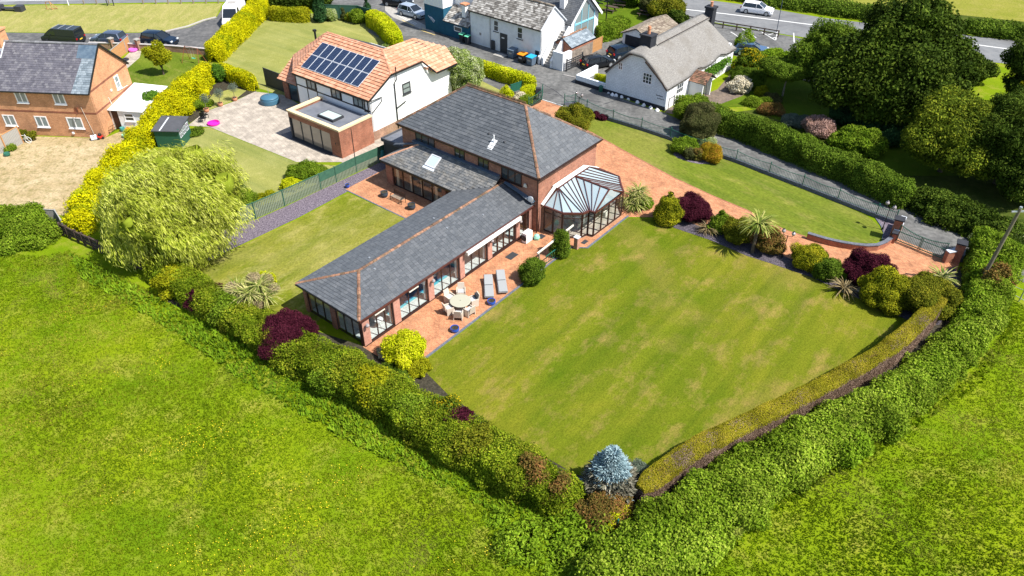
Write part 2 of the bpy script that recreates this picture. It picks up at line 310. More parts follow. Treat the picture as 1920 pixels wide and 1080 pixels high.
M['l_palm'] = leaf_mat('palm fronds', (.07, .12, .012), (.21, .26, .05), (.45, .43, .13), .5, 1, .3)
M['l_grass'] = leaf_mat('grass blades', (.10, .175, .004), (.19, .265, .006), (.36, .36, .04), .6, .13, .5, trans=.45, alt=((.33, .30, .07), .18, .55, .5))
M['l_treeyg'] = leaf_mat('yellow green tree leaves', (.025, .045, .004), (.10, .14, .010), (.30, .32, .025), .55, .5, .6)
M['l_ivy'] = leaf_mat('ivy leaves', (.03, .09, .01), (.08, .18, .015), (.14, .26, .03), .5, 1, .4)
M['l_grey'] = leaf_mat('grey green leaves', (.07, .10, .07), (.14, .18, .13), (.24, .27, .2), .5, 1, .3)

# ---------------------------------------------------------------- objects
def tag(o, label=None, cat=None, group=None, kind=None):
    if label: o['label'] = label
    if cat: o['category'] = cat
    if group: o['group'] = group
    if kind: o['kind'] = kind
    return o
def thing(name, loc, az, label, cat, group=None):
    o = bpy.data.objects.new(name, None); COL.objects.link(o); o.empty_display_size = .3
    o.location = loc if len(loc) == 3 else (loc[0], loc[1], 0); o.rotation_euler = (0, 0, -az)
    return tag(o, label, cat, group)
def nicename(n): return n
def mkobj(name, v, f, m, parent=None, rnd=None, uv=None, smooth=False, kind=None, loc=None):
    me = bpy.data.meshes.new(name)
    if isinstance(f, np.ndarray):   # uniform polygons, fast path
        nf, k = f.shape
        me.vertices.add(len(v)); me.vertices.foreach_set('co', np.asarray(v, dtype=np.float32).ravel())
        me.loops.add(nf * k); me.loops.foreach_set('vertex_index', f.astype(np.int32).ravel())
        me.polygons.add(nf); me.polygons.foreach_set('loop_start', np.arange(0, nf * k, k, dtype=np.int32))
        me.update(calc_edges=True)
    else:
        me.from_pydata([tuple(map(float, p)) for p in v], [], f); me.update()
    if rnd is not None:
        a = me.attributes.new('rnd', 'FLOAT', 'FACE'); a.data.foreach_set('value', np.asarray(rnd, dtype=np.float32))
    if uv:
        L = me.uv_layers.new(name='UVMap'); co = np.array([p.co for p in me.vertices]) if len(me.vertices) < 200000 else None
        data = np.zeros(len(me.loops) * 2, dtype=np.float32)
        for p in me.polygons:
            n = p.normal
            if abs(n.z) > .75: t = np.array([1, 0, 0]); s = np.array([0, 1, 0])
            else:
                l = math.hypot(n.x, n.y); t = np.array([-n.y / l, n.x / l, 0]); s = np.cross([n.x, n.y, n.z], t)
            for li in p.loop_indices:
                c = co[me.loops[li].vertex_index]; data[2 * li] = c @ t; data[2 * li + 1] = c @ s
        L.data.foreach_set('uv', data)
    if smooth: me.polygons.foreach_set('use_smooth', [True] * len(me.polygons))
    me.materials.append(M[m] if isinstance(m, str) else m)
    o = bpy.data.objects.new(name, me); COL.objects.link(o)
    if parent is not None: o.parent = parent
    if loc is not None: o.location = loc
    if kind: o['kind'] = kind
    return o
class MB:
    def __init__(s): s.v = []; s.f = []; s.r = []
    def add(s, v, f, r=None):
        n = len(s.v); s.v += [tuple(p) for p in v]; s.f += [tuple(i + n for i in q) for q in f]
        s.r += [r if r is not None else .5] * len(f); return s
    def box(s, x0, x1, y0, y1, z0, z1, r=None):
        return s.add([(x0, y0, z0), (x1, y0, z0), (x1, y1, z0), (x0, y1, z0), (x0, y0, z1), (x1, y0, z1), (x1, y1, z1), (x0, y1, z1)],
                     [(0, 3, 2, 1), (4, 5, 6, 7), (0, 1, 5, 4), (1, 2, 6, 5), (2, 3, 7, 6), (3, 0, 4, 7)], r)
    def cbox(s, cx, cy, cz, sx, sy, sz, rz=0, r=None):
        c, q = cos(rz), sin(rz); V = []
        for dz in (-.5, .5):
            for dx, dy in ((-.5, -.5), (.5, -.5), (.5, .5), (-.5, .5)):
                X, Y = dx * sx, dy * sy; V.append((cx + X * c - Y * q, cy + X * q + Y * c, cz + dz * sz))
        return s.add(V, [(0, 3, 2, 1), (4, 5, 6, 7), (0, 1, 5, 4), (1, 2, 6, 5), (2, 3, 7, 6), (3, 0, 4, 7)], r)
    def prism(s, poly, z0, z1, r=None):
        n = len(poly); ar = sum(poly[i][0] * poly[(i + 1) % n][1] - poly[(i + 1) % n][0] * poly[i][1] for i in range(n))
        if ar < 0: poly = poly[::-1]
        V = [(p[0], p[1], z0) for p in poly] + [(p[0], p[1], z1) for p in poly]
        F = [tuple(range(n - 1, -1, -1)), tuple(range(n, 2 * n))] + [(i, (i + 1) % n, n + (i + 1) % n, n + i) for i in range(n)]
        return s.add(V, F, r)
    def slab(s, poly3, t, r=None):   # planar 3d polygon (seen anticlockwise from above) given thickness downwards
        n = len(poly3); V = [tuple(p) for p in poly3] + [(p[0], p[1], p[2] - t) for p in poly3]
        return s.add(V, [tuple(range(n)), tuple(range(2 * n - 1, n - 1, -1))] + [((i + 1) % n, i, n + i, n + (i + 1) % n) for i in range(n)], r)
    def beam(s, a, b, w, h=None, r=None):
        a = np.array(a, float); b = np.array(b, float); h = h or w; d = b - a; l = np.linalg.norm(d)
        if l < 1e-6: return s
        d /= l; u = np.cross(d, (0, 0, 1))
        if np.linalg.norm(u) < .01: u = np.array([1., 0, 0])
        u /= np.linalg.norm(u); v = np.cross(u, d); V = []
        for p in (a, b):
            for i, j in ((-1, -1), (1, -1), (1, 1), (-1, 1)): V.append(p + u * i * w / 2 + v * j * h / 2)
        return s.add(V, [(0, 1, 2, 3), (7, 6, 5, 4), (0, 4, 5, 1), (1, 5, 6, 2), (2, 6, 7, 3), (3, 7, 4, 0)], r)
    def tube(s, pts, rs, n=8, cap=True, r=None):
        pts = [np.array(p, float) for p in pts]
        if not hasattr(rs, '__len__'): rs = [rs] * len(pts)
        base = len(s.v); V = []; F = []
        for i, p in enumerate(pts):
            d = pts[min(i + 1, len(pts) - 1)] - pts[max(i - 1, 0)]; d /= max(np.linalg.norm(d), 1e-9)
            u = np.cross(d, (0, 1, 0.01) if abs(d[1]) < .9 else (1, 0, 0)); u /= np.linalg.norm(u); w = np.cross(d, u)
            for k in range(n): a = 2 * pi * k / n; V.append(p + (u * cos(a) + w * sin(a)) * rs[i])
        for i in range(len(pts) - 1):
            for k in range(n): F.append((i * n + k, i * n + (k + 1) % n, (i + 1) * n + (k + 1) % n, (i + 1) * n + k))
        if cap: F.append(tuple(range(n - 1, -1, -1))); F.append(tuple((len(pts) - 1) * n + k for k in range(n)))
        return s.add(V, F, r)
    def lathe(s, prof, cx=0, cy=0, n=16, z=0, r=None):
        V = []; F = []; m = len(prof)
        for (rr, zz) in prof:
            for k in range(n): a = 2 * pi * k / n; V.append((cx + rr * cos(a), cy + rr * sin(a), z + zz))
        for i in range(m - 1):
            for k in range(n): F.append((i * n + k, i * n + (k + 1) % n, (i + 1) * n + (k + 1) % n, (i + 1) * n + k))
        F.append(tuple(range(n - 1, -1, -1))); F.append(tuple((m - 1) * n + k for k in range(n)))
        return s.add(V, F, r)
    def build(s, name, m, parent=None, smooth=False, kind=None, label=None, uv=True, loc=None):
        o = mkobj(name, s.v, s.f, m, parent, rnd=s.r, uv=uv, smooth=smooth, kind=kind, loc=loc)
        if label: o['label'] = label
        return o
def B1(*a): return MB().box(*a)

def sheet(name, pts, z, m, kind='structure', sub=None, label=None):
    """a thin ground slab: top at z, sides 3 mm deep"""
    n = len(pts); ar = sum(pts[i][0] * pts[(i + 1) % n][1] - pts[(i + 1) % n][0] * pts[i][1] for i in range(n))
    if ar < 0: pts = pts[::-1]
    o = mkobj(name, [(p[0], p[1], z) for p in pts], [tuple(range(n))], m); o['kind'] = kind
    if label: o['label'] = label
    return o
def smooth_path(pts, step=.6, closed=False):
    P = [np.array(p, float) for p in pts]; n = len(P); out = []
    rngi = range(n if closed else n - 1)
    for i in rngi:
        p0 = P[(i - 1) % n] if (closed or i > 0) else P[i]; p1 = P[i]; p2 = P[(i + 1) % n]
        p3 = P[(i + 2) % n] if (closed or i + 2 < n) else P[min(i + 1, n - 1)]
        k = max(1, int(np.linalg.norm(p2 - p1) / step))
        for j in range(k):
            t = j / k; out.append(.5 * ((2 * p1) + (-p0 + p2) * t + (2 * p0 - 5 * p1 + 4 * p2 - p3) * t * t + (-p0 + 3 * p1 - 3 * p2 + p3) * t ** 3))
    if not closed: out.append(P[-1])
    return out

# ---------------------------------------------------------------- roofs
def clip_row(poly, v0):
    xs = []
    n = len(poly)
    for i in range(n):
        a, b = poly[i], poly[(i + 1) % n]
        if (a[1] - v0) * (b[1] - v0) < 0 or (a[1] == v0 and b[1] != v0):
            t = (v0 - a[1]) / (b[1] - a[1]); xs.append(a[0] + t * (b[0] - a[0]))
    return (min(xs), max(xs)) if len(xs) >= 2 else None
class Tiles:
    def __init__(s): s.V = []; s.F = []; s.R = []
    def plane(s, pts, w, e, t, gap=.012, seed=0, bias=0.0, over=.04):
        """pts: 3d polygon, first edge = eave, anticlockwise from above"""
        P = [np.array(p, float) for p in pts]; u = P[1] - P[0]; u /= np.linalg.norm(u)
        nrm = np.zeros(3)
        for i in range(len(P)): nrm += np.cross(P[i], P[(i + 1) % len(P)])
        nrm /= np.linalg.norm(nrm)
        if nrm[2] < 0: nrm = -nrm
        v = np.cross(nrm, u); o = P[0]
        if v[2] < 0: v = -v
        q = [((p - o) @ u, (p - o) @ v) for p in P]; vmax = max(c[1] for c in q)
        r = random.Random(seed); k = 0; vv = -over
        while vv < vmax - .02:
            ro = clip_row(q, min(max(vv + e * .5, .01), vmax - .01))
            if ro:
                a, b = ro; x = a + (-(w / 2) if k % 2 else 0)
                while x < b - .02:
                    x0, x1 = max(x, a - .01), min(x + w - gap, b + .01)
                    if x1 - x0 > .03:
                        tt = t * r.uniform(.85, 1.3); top = min(vv + e * 1.12, vmax); j = r.uniform(-.006, .006)
                        c = []
                        for (uu, va, h) in ((x0, vv + j, tt + .015), (x1, vv + j, tt + .015), (x1, top, .012), (x0, top, .012),
                                            (x0, vv + j, 0.0), (x1, vv + j, 0.0)):
                            c.append(o + u * uu + v * va + nrm * h)
                        n = len(s.V); s.V += c; s.F += [(n, n + 1, n + 2, n + 3), (n + 4, n + 5, n + 1, n), (n + 4, n, n + 3, n + 4), (n + 1, n + 5, n + 2, n + 1)][:2]
                        s.F += [(n + 4, n, n + 3), (n + 5, n + 2, n + 1)]
                        rv = min(1, max(0, r.random() + bias)); s.R += [rv] * 4
                    x += w
            vv += e; k += 1
        return s
    def build(s, name, m, parent): return mkobj(name, s.V, s.F, m, parent, rnd=s.R, kind='stuff')
def ridge_tiles(segs, parent, m='ridge', r=.13, L=.33, name='ridge_tiles'):
    mb = MB(); rr = random.Random(3)
    for a, b in segs:
        a = np.array(a, float); b = np.array(b, float); d = b - a; l = np.linalg.norm(d); d /= l
        u = np.cross(d, (0, 0, 1)); u /= np.linalg.norm(u); w = np.cross(u, d); k = max(1, round(l / L))
        for i in range(k):
            p = a + d * (l * i / k); q = a + d * (l * (i + 1) / k - .015); s = r * rr.uniform(.93, 1.1); V = []
            off = w * rr.uniform(-.01, .012)
            for c in (p, q):
                for t in (-90, -50, 0, 50, 90): V.append(c + off + u * s * sin(rad(t)) * 1.05 + w * (s * cos(rad(t)) - .04))
            F = [(j, j + 1, j + 6, j + 5) for j in range(4)] + [(4, 3, 2, 1, 0), (5, 6, 7, 8, 9)]
            mb.add(V, F, rr.random())
    return mb.build(name, m, parent, kind='stuff')
def wall_poly(mb, a, b, prof, t=.25):
    """wall standing on segment a-b (x,y), its top a profile [(s,z)...] along it; t thickness to the left of a->b"""
    a = np.array(a, float); b = np.array(b, float); d = b - a; l = np.linalg.norm(d); d /= l; n = np.array([-d[1], d[0]])
    pr = [(0, 0)] + [(l, 0)] + [(l * s, z) for s, z in prof[::-1]]
    V = [(*(a + d * s), z) for s, z in pr] + [(*(a + d * s + n * t), z) for s, z in pr]; k = len(pr)
    return mb.add(V, [tuple(range(k)), tuple(range(2 * k - 1, k - 1, -1))] + [((i + 1) % k, i, k + i, k + (i + 1) % k) for i in range(k)])
def window(parent, p, d, w, h, z0, frame='white', pane='pane', cols=2, rows=1, fw=.07, sill=None, label=None, split=None, proud=.035):
    """p: centre (x,y) on the wall face; d: outward unit (x,y) normal"""
    tx, ty = -d[1], d[0]
    def bar(mb, s0, s1, za, zb, o0, o1):
        V = []
        for z in (za, zb):
            for s, o in ((s0, o0), (s1, o0), (s1, o1), (s0, o1)): V.append((p[0] + tx * s + d[0] * o, p[1] + ty * s + d[1] * o, z))
        mb.add(V, [(0, 3, 2, 1), (4, 5, 6, 7), (0, 1, 5, 4), (1, 2, 6, 5), (2, 3, 7, 6), (3, 0, 4, 7)])
    z1 = z0 + h; mb = MB()
    bar(mb, -w / 2, w / 2, z0, z0 + fw, -.02, proud); bar(mb, -w / 2, w / 2, z1 - fw, z1, -.02, proud)
    cuts = [-w / 2 + w * i / cols for i in range(cols + 1)] if split is None else [-w / 2 + w * q for q in split]
    for i, c in enumerate(cuts):
        if i == 0: bar(mb, c, c + fw, z0 + fw, z1 - fw, -.02, proud)
        elif i == len(cuts) - 1: bar(mb, c - fw, c, z0 + fw, z1 - fw, -.02, proud)
        else: bar(mb, c - fw * .45, c + fw * .45, z0 + fw, z1 - fw, -.02, proud)
    for j in range(1, rows):
        zz = z0 + h * j / rows
        for i in range(len(cuts) - 1): bar(mb, cuts[i] + fw * (1 if i == 0 else .45), cuts[i + 1] - fw * (1 if i == len(cuts) - 2 else .45), zz - fw * .35, zz + fw * .35, -.02, proud - .004)
    fo = mb.build('window', frame, parent, label=label)
    for i in range(len(cuts) - 1):
        g = MB(); bar(g, cuts[i] + fw * .4, cuts[i + 1] - fw * .4, z0 + fw * .9, z1 - fw * .9, -.01, .008); g.build('pane', pane, fo)
    if sill:
        sb = MB(); bar(sb, -w / 2 - .05, w / 2 + .05, z0 - .08, z0 - .005, -.02, proud + .07); sb.build('sill', sill, fo)
    return fo

# ---------------------------------------------------------------- foliage
def nz(P, f, seed):
    r = np.random.default_rng(seed); o = np.zeros(len(P))
    for k in range(5):
        d = r.normal(size=3); d /= np.linalg.norm(d); o += np.sin(P @ d * f * (1 + .55 * k) + r.uniform(0, 6.28)) / (1 + .45 * k)
    return o / 2.2
def ellip(c, rx, ry, rz, nu=22, nv=12, bump=.12, f=1.6, seed=0, flat=.0, zmin=.02):
    a = np.linspace(0, 2 * pi, nu, endpoint=False); b = np.linspace(-pi / 2, pi / 2, nv)
    A, Bb = np.meshgrid(a, b); D = np.stack([np.cos(A) * np.cos(Bb), np.sin(A) * np.cos(Bb), np.sin(Bb)], -1).reshape(-1, 3)
    V = D * np.array([rx, ry, rz]) ; V = V * (1 + bump * nz(V + np.array(c), f * 2, seed)[:, None]) + np.array(c)
    V[:, 2] = np.maximum(V[:, 2], zmin)
    F = [(j * nu + i, j * nu + (i + 1) % nu, (j + 1) * nu + (i + 1) % nu, (j + 1) * nu + i) for j in range(nv - 1) for i in range(nu)]
    return V, np.array(F)
def conev(c, r, h, nu=20, nv=12, bump=.1, seed=0, p=.8, z0=.05, fat=0.0):
    V = []
    for j in range(nv):
        t = j / (nv - 1); rr = r * ((1 - t) ** p) * (1 if t > .12 else .75 + 2 * t) + fat * r * sin(pi * min(1, t * 1.1))
        for i in range(nu): a = 2 * pi * i / nu; V.append((c[0] + rr * cos(a), c[1] + rr * sin(a), c[2] + z0 + t * h))
    V = np.array(V); n = nz(V, 3, seed); cc = np.array([c[0], c[1]]); V[:, :2] = cc + (V[:, :2] - cc) * (1 + bump * n[:, None])
    F = [(j * nu + i, j * nu + (i + 1) % nu, (j + 1) * nu + (i + 1) % nu, (j + 1) * nu + i) for j in range(nv - 1) for i in range(nu)]
    return V, np.array(F)
def hedge(path, w, h, seed=0, bump=.12, step=.45, sq=.7, taper=True, z0=.02, f=1.2, lean=0):
    """path (x,y) list; w,h numbers or lists per path point"""
    P = smooth_path(path, step); n = len(P); L = len(path)
    W_ = np.interp(np.linspace(0, L - 1, n), range(L), w if hasattr(w, '__len__') else [w] * L)
    H_ = np.interp(np.linspace(0, L - 1, n), range(L), h if hasattr(h, '__len__') else [h] * L)
    prof = []
    for k in range(14):
        a = pi * (k / 13); x, z = -cos(a), sin(a)
        x = math.copysign(abs(x) ** (1 - sq * .75), x); z = abs(z) ** (1 - sq * .75); prof.append((x, z))
    V = []
    for i, p in enumerate(P):
        d = P[min(i + 1, n - 1)] - P[max(i - 1, 0)]; d = d / max(np.linalg.norm(d), 1e-9); s = np.array([-d[1], d[0]])
        e = 1.0
        if taper: e = min(1, (.45 + .55 * min(i, n - 1 - i) / 2))
        for x, z in prof:
            q = p + s * x * W_[i] / 2 * e; V.append((q[0], q[1], z0 + z * H_[i] * (.8 + .2 * e)))
    V = np.array(V); m = len(prof); nn = nz(V, f * 1.6, seed); ctr = np.repeat(np.array(P), m, axis=0)
    V[:, :2] = ctr + (V[:, :2] - ctr) * (1 + bump * nn[:, None]); V[:, 2] = z0 + (V[:, 2] - z0) * (1 + bump * .8 * nz(V, f * 1.3, seed + 5))
    F = [(i * m + k, (i + 1) * m + k, (i + 1) * m + k + 1, i * m + k + 1) for i in range(n - 1) for k in range(m - 1)]
    nv = len(V); V = np.vstack([V, [[P[0][0], P[0][1], z0 + H_[0] * .4]], [[P[-1][0], P[-1][1], z0 + H_[-1] * .4]]])
    F += [(k, k + 1, nv, nv) for k in range(m - 1)] + [((n - 1) * m + k + 1, (n - 1) * m + k, nv + 1, nv + 1) for k in range(m - 1)]
    return V, np.array(F)
def fsample(V, F, n, r):
    A, B, C, D = V[F[:, 0]], V[F[:, 1]], V[F[:, 2]], V[F[:, 3]]
    n1 = np.cross(B - A, C - A); n2 = np.cross(C - A, D - A); a1 = np.linalg.norm(n1, axis=1); a2 = np.linalg.norm(n2, axis=1)
    T = np.concatenate([a1, a2]); idx = r.choice(len(T), n, p=T / T.sum()); f = idx % len(F); sec = idx >= len(F)
    u = np.sqrt(r.random(n))[:, None]; w = r.random(n)[:, None]
    P1 = np.where(sec[:, None], C[f], B[f]); P2 = np.where(sec[:, None], D[f], C[f])
    P = (1 - u) * A[f] + u * (1 - w) * P1 + u * w * P2
    Nn = np.where(sec[:, None], n2[f], n1[f]); Nn /= np.maximum(np.linalg.norm(Nn, axis=1), 1e-9)[:, None]
    return P, Nn, T.sum() / 2
def leaves(shells, size, asp=.6, dens=2.0, depth=.15, seed=1, spread=.8, gap=.0, clump=.12, cf=1.6, dirf=None, maxn=90000, core=.12, inner=None, name=None, fold=False, hue=0.35):
    """returns V, F(quads), rnd : leaf-sized faces through the outer layer of the shells, over an added dark core that blocks light"""
    r = np.random.default_rng(seed); VV = []; FF = []; RR = []; base = 0; tot = 0
    areas = [fsample(V, F, 8, r)[2] for V, F in shells]; lim = min(1, maxn / (sum(areas) * dens / (size * size * asp * .5)))
    for si, (V, F) in enumerate(shells):
        n = int(lim * areas[si] * dens / (size * size * asp * .5))
        P, Nn, _ = fsample(V, F, n, r)
        ctr = V.mean(0); flip = np.sign(((P - ctr) * Nn).sum(1)); 
        if len(shells) > 1 or True:
            flip[flip == 0] = 1
            m = ((P - ctr) * Nn).sum(1).mean(); Nn = Nn * (1 if m > 0 else -1)
        c = nz(P, cf, seed + 9); c2 = nz(P, cf * 3.1, seed + 19)
        off = r.uniform(-1, .35, n) * depth + clump * c + clump * .5 * c2
        P = P + Nn * off[:, None]
        keep = P[:, 2] > .01
        if gap: keep &= (c + c2 * .6 + r.normal(0, .25, n)) > (-1.1 + gap * 1.2)
        if inner is not None:
            for (cc, rr3) in inner:
                pass
        P, Nn, c = P[keep], Nn[keep], c[keep]; n = len(P)
        nn = Nn + r.normal(0, spread, (n, 3)); nn[:, 2] += .25; nn /= np.linalg.norm(nn, axis=1)[:, None]
        if dirf is None: t = r.normal(0, 1, (n, 3))
        else: t = dirf(P, Nn, r)
        t -= nn * (t * nn).sum(1)[:, None]; t /= np.maximum(np.linalg.norm(t, axis=1), 1e-9)[:, None]
        b = np.cross(nn, t); s = (size * r.uniform(.6, 1.25, n))[:, None]
        q = np.stack([P - t * s / 2, P + b * s * asp / 2 + t * s * .08, P + t * s / 2, P - b * s * asp / 2 + t * s * .08], 1).reshape(-1, 3)
        VV.append(q); FF.append(np.arange(n * 4).reshape(n, 4) + base); base += n * 4
        RR.append(np.clip(r.random(n) * (1 - hue) + hue * (.5 + .5 * c), 0, 1))
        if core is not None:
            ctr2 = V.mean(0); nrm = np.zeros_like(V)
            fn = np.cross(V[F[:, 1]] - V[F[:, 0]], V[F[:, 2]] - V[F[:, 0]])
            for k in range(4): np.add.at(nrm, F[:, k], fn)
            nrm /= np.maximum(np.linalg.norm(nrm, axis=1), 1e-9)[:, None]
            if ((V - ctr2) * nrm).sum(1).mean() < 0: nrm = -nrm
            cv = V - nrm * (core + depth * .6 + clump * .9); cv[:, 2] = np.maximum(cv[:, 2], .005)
            VV.append(cv); FF.append(F + base); base += len(cv); RR.append(np.full(len(F), .12))  # core held near the dark end: inner shade put into its colour
    return np.vstack(VV), np.vstack(FF), np.concatenate(RR)
def lumps(shells, k, r0, r1, seed=0, sink=.45, zmin=.3, nu=12, nv=7, flat=.8):
    """smaller boughs standing out of the main mass"""
    r = np.random.default_rng(seed + 77); out = list(shells); ar = [fsample(V, F, 8, r)[2] for V, F in shells]
    for (V, F), a in zip(shells, ar):
        n = int(round(k * a / sum(ar))); P, Nn, _ = fsample(V, F, max(n, 1), r); m = ((P - V.mean(0)) * Nn).sum(1).mean(); Nn = Nn * (1 if m > 0 else -1)
        for i in range(n):
            if P[i, 2] < zmin: continue
            q = r.uniform(r0, r1); c = P[i] - Nn[i] * q * sink; out.append(ellip(tuple(c), q, q, q * flat, nu, nv, .18, 1.5, seed + i, zmin=.05))
    return out
def plant(name, shells, m, label, cat, group=None, parent=None, origin=None, **kw):
    V, F, R = leaves(shells, **kw)
    if parent is None:
        o0 = np.array([V[:, 0].mean(), V[:, 1].mean(), 0]) if origin is None else np.array(origin)
        o = mkobj(name, V - o0, F, m, rnd=R, loc=tuple(o0)); return tag(o, label, cat, group)
    return mkobj(name, V, F, m, parent, rnd=R)
def blades(c, n, L, w, droop=.5, up=.5, seed=0, seg=3, spread=1.0):
    """rosette of long strap leaves"""
    r = np.random.default_rng(seed); V = []; F = []; R = []
    for i in range(n):
        a = r.uniform(0, 2 * pi); e = r.uniform(-.15, 1.0) ** 1 * up + .15; l = L * r.uniform(.75, 1.1)
        d = np.array([cos(a), sin(a), 0]); p = np.array(c, float); el = e * 1.45; s = np.array([-sin(a), cos(a), 0]) * w / 2; n0 = len(V)
        for k in range(seg + 1):
            ww = s * (1 - (k / (seg + .3)) ** 1.6); V += [p - ww, p + ww]
            el2 = el - droop * 1.6 * (k / seg); p = p + (d * cos(el2) * spread + np.array([0, 0, sin(el2)])) * l / seg
            p[2] = max(p[2], .03)
        for k in range(seg): F.append((n0 + 2 * k, n0 + 2 * k + 1, n0 + 2 * k + 3, n0 + 2 * k + 2)); R.append(r.random())
    return V, F, R
def spiky(name, c, L, n, m, label, cat='plant', heads=None, group=None, w=.07, droop=.5, seed=0, trunk=.25, tan=None, bark='bark_l', tr=.09):
    root = thing(name, (c[0], c[1], 0), 0, label, cat, group)
    heads = heads or [(0, 0, trunk)]
    V = []; F = []; R = []
    for i, (dx, dy, z) in enumerate(heads):
        v, f, r = blades((dx, dy, z), n, L, w, droop, seed=seed + i); k = len(V); V += v; F += [tuple(q + k for q in t) for t in f]; R += r
    mkobj('leaves', V, F, m, root, rnd=R)
    mb = MB()
    for dx, dy, z in heads: mb.tube([(dx * .3, dy * .3, 0), (dx, dy, z)], [tr, tr * .75], 7)
    mb.build('trunk', bark, root)
    if tan: plant('seed_heads', [ellip((x, y, z), r_, r_, r_ * .8, 12, 7, seed=seed) for x, y, z, r_ in tan], 'l_cordtan', '', '', parent=root, size=.07, asp=.5, dens=1.8, depth=.2, seed=seed, clump=.05)
    return root
def tree(name, p, h, label, m, blobs, size, dens=1.6, trunk_r=.2, trunk_h=None, bark='bark', group=None, seed=0, cat='tree', limbs=None, lump=45, **kw):
    root = thing(name, (p[0], p[1], 0), 0, label, cat, group)
    sh = [ellip((b[0], b[1], b[2]), b[3], b[3] * (b[5] if len(b) > 5 else 1), b[4], 20, 11, .2, 1.1, seed + i) for i, b in enumerate(blobs)]
    big = sum(b[3] for b in blobs) / len(blobs)
    if lump: sh = lumps(sh, lump, big * .22, big * .42, seed)
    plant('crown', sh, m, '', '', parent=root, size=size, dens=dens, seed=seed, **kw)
    th = trunk_h or h * .4; mb = MB(); mb.tube([(0, 0, 0), (0, 0, th * .5), (.05, .03, th)], [trunk_r, trunk_r * .8, trunk_r * .6], 9)
    for b in blobs[:limbs or 6]: mb.tube([(0, 0, th * .75), (b[0] * .4, b[1] * .4, th + (b[2] - th) * .45), (b[0], b[1], b[2])], [trunk_r * .5, trunk_r * .35, trunk_r * .15], 6)
    mb.build('trunk', bark, root); return root

# ================================================================ THE SETTING
sheet('meadow', [(-900, -700), (900, -700), (900, 1300), (-900, 1300)], 0, 'field')
def gs(name, pts, lvl, m, sm=False, kind='structure'):
    w = GL(pts)
    if sm: w = [tuple(p) for p in smooth_path(w, .7, closed=True)]
    return sheet(name, w, .004 * lvl, m, kind)
# far side
gs('far_verge', [(1180, -60), (1420, -10), (1640, 30), (1960, 60), (2150, 60), (2150, -200), (1180, -200)], 1, 'scrub')
gs('far_field', [(1330, -60), (1460, -14), (1650, 12), (1960, 45), (2300, 60), (2300, -300), (1330, -300)], 2, 'far_grass')
gs('main_road', [(-400, -30), (-400, 12), (0, 9), (420, 3), (700, -3), (900, -12), (1150, 6), (1278, 31), (1480, 66), (1700, 98), (1960, 128), (2150, 150), (2150, 95), (1960, 82), (1860, 72), (1540, 33), (1420, 12), (1280, -6), (1100, -40), (700, -60)], 3, 'asphalt_l')
gs('grass_verge', [(-400, 13), (0, 11), (418, 6), (404, 33), (380, 38), (352, 50), (300, 60), (160, 62), (0, 60), (-400, 60)], 3, 'verge', False)
gs('parking_drive', [(-400, 61), (0, 61), (160, 63), (305, 61), (355, 51), (384, 39), (405, 34), (440, -20), (500, -20), (400, 112), (385, 96), (190, 90), (0, 90), (-400, 92)], 4, 'asphalt_d')
gs('pub_yard', [(600, -30), (1180, -60), (1290, 34), (1480, 68), (1640, 100), (1640, 160), (1480, 150), (1380, 105), (1200, 60), (1180, 165), (1100, 170), (1040, 215), (960, 180), (900, 150), (780, 100), (700, 40), (600, 30)], 3, 'asphalt')
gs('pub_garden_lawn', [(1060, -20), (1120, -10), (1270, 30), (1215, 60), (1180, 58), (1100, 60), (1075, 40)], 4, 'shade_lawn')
gs('car_park', [(1276, 36), (1480, 70), (1700, 108), (1700, 190), (1500, 150), (1385, 100)], 5, 'asphalt')
gs('lane', [(700, 30), (780, 40), (850, 100), (900, 135), (1010, 140), (1060, 135), (1105, 160), (1180, 190), (1246, 212), (1290, 232), (1400, 262), (1500, 298), (1600, 336), (1700, 372), (1830, 425), (1920, 475), (2150, 590), (2150, 650), (1920, 530), (1840, 500), (1802, 492), (1770, 486), (1680, 452), (1670, 416), (1641, 408), (1569, 378), (1503, 352), (1441, 328), (1379, 304), (1256, 262), (1202, 244), (1149, 228), (1100, 212), (1060, 200), (1020, 195), (1000, 150), (900, 140), (800, 120), (690, 60)], 5, 'asphalt')
gs('pavement', [(722, 8), (745, 20), (808, 53), (815, 62), (790, 55), (735, 32), (722, 20)], 6, 'concrete')
gs('parched_garden', [(-300, 250), (0, 250), (60, 256), (196, 259), (232, 244), (262, 238), (250, 290), (200, 340), (130, 405), (60, 398), (0, 392), (-300, 395)], 2, 'straw')
gs('cottage_lane_verge', [(1340, 250), (1400, 262), (1500, 298), (1600, 336), (1700, 372), (1830, 425), (1920, 475), (2150, 590), (2150, 400), (1900, 350), (1760, 300), (1600, 270), (1420, 205), (1345, 215)], 6, 'scrub')
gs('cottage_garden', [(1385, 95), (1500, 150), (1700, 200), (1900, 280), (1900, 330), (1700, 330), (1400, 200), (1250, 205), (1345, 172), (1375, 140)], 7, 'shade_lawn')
gs('cottage_path', [(1246, 212), (1252, 204), (1345, 168), (1372, 136), (1386, 140), (1420, 158), (1392, 180), (1350, 196), (1300, 220)], 8, 'flag_br')
gs('left_garden_lawn', [(228, 128), (250, 96), (390, 92), (400, 130), (392, 170), (330, 215), (262, 240), (240, 180)], 2, 'lawn_n')
gs('toy_terrace', [(212, 128), (252, 90), (266, 92), (262, 108), (232, 134), (222, 140)], 3, 'flag')
gs('neighbour_front_lawn', [(408, 140), (425, 100), (480, 26), (540, 20), (690, 38), (745, 90), (790, 112), (870, 138), (1000, 174), (920, 260), (560, 190), (470, 160)], 2, 'lawn_olive')
gs('neighbour_shrub_bed', [(385, 170), (430, 140), (480, 158), (480, 172), (440, 188), (392, 206), (355, 232), (345, 215)], 3, 'soil')
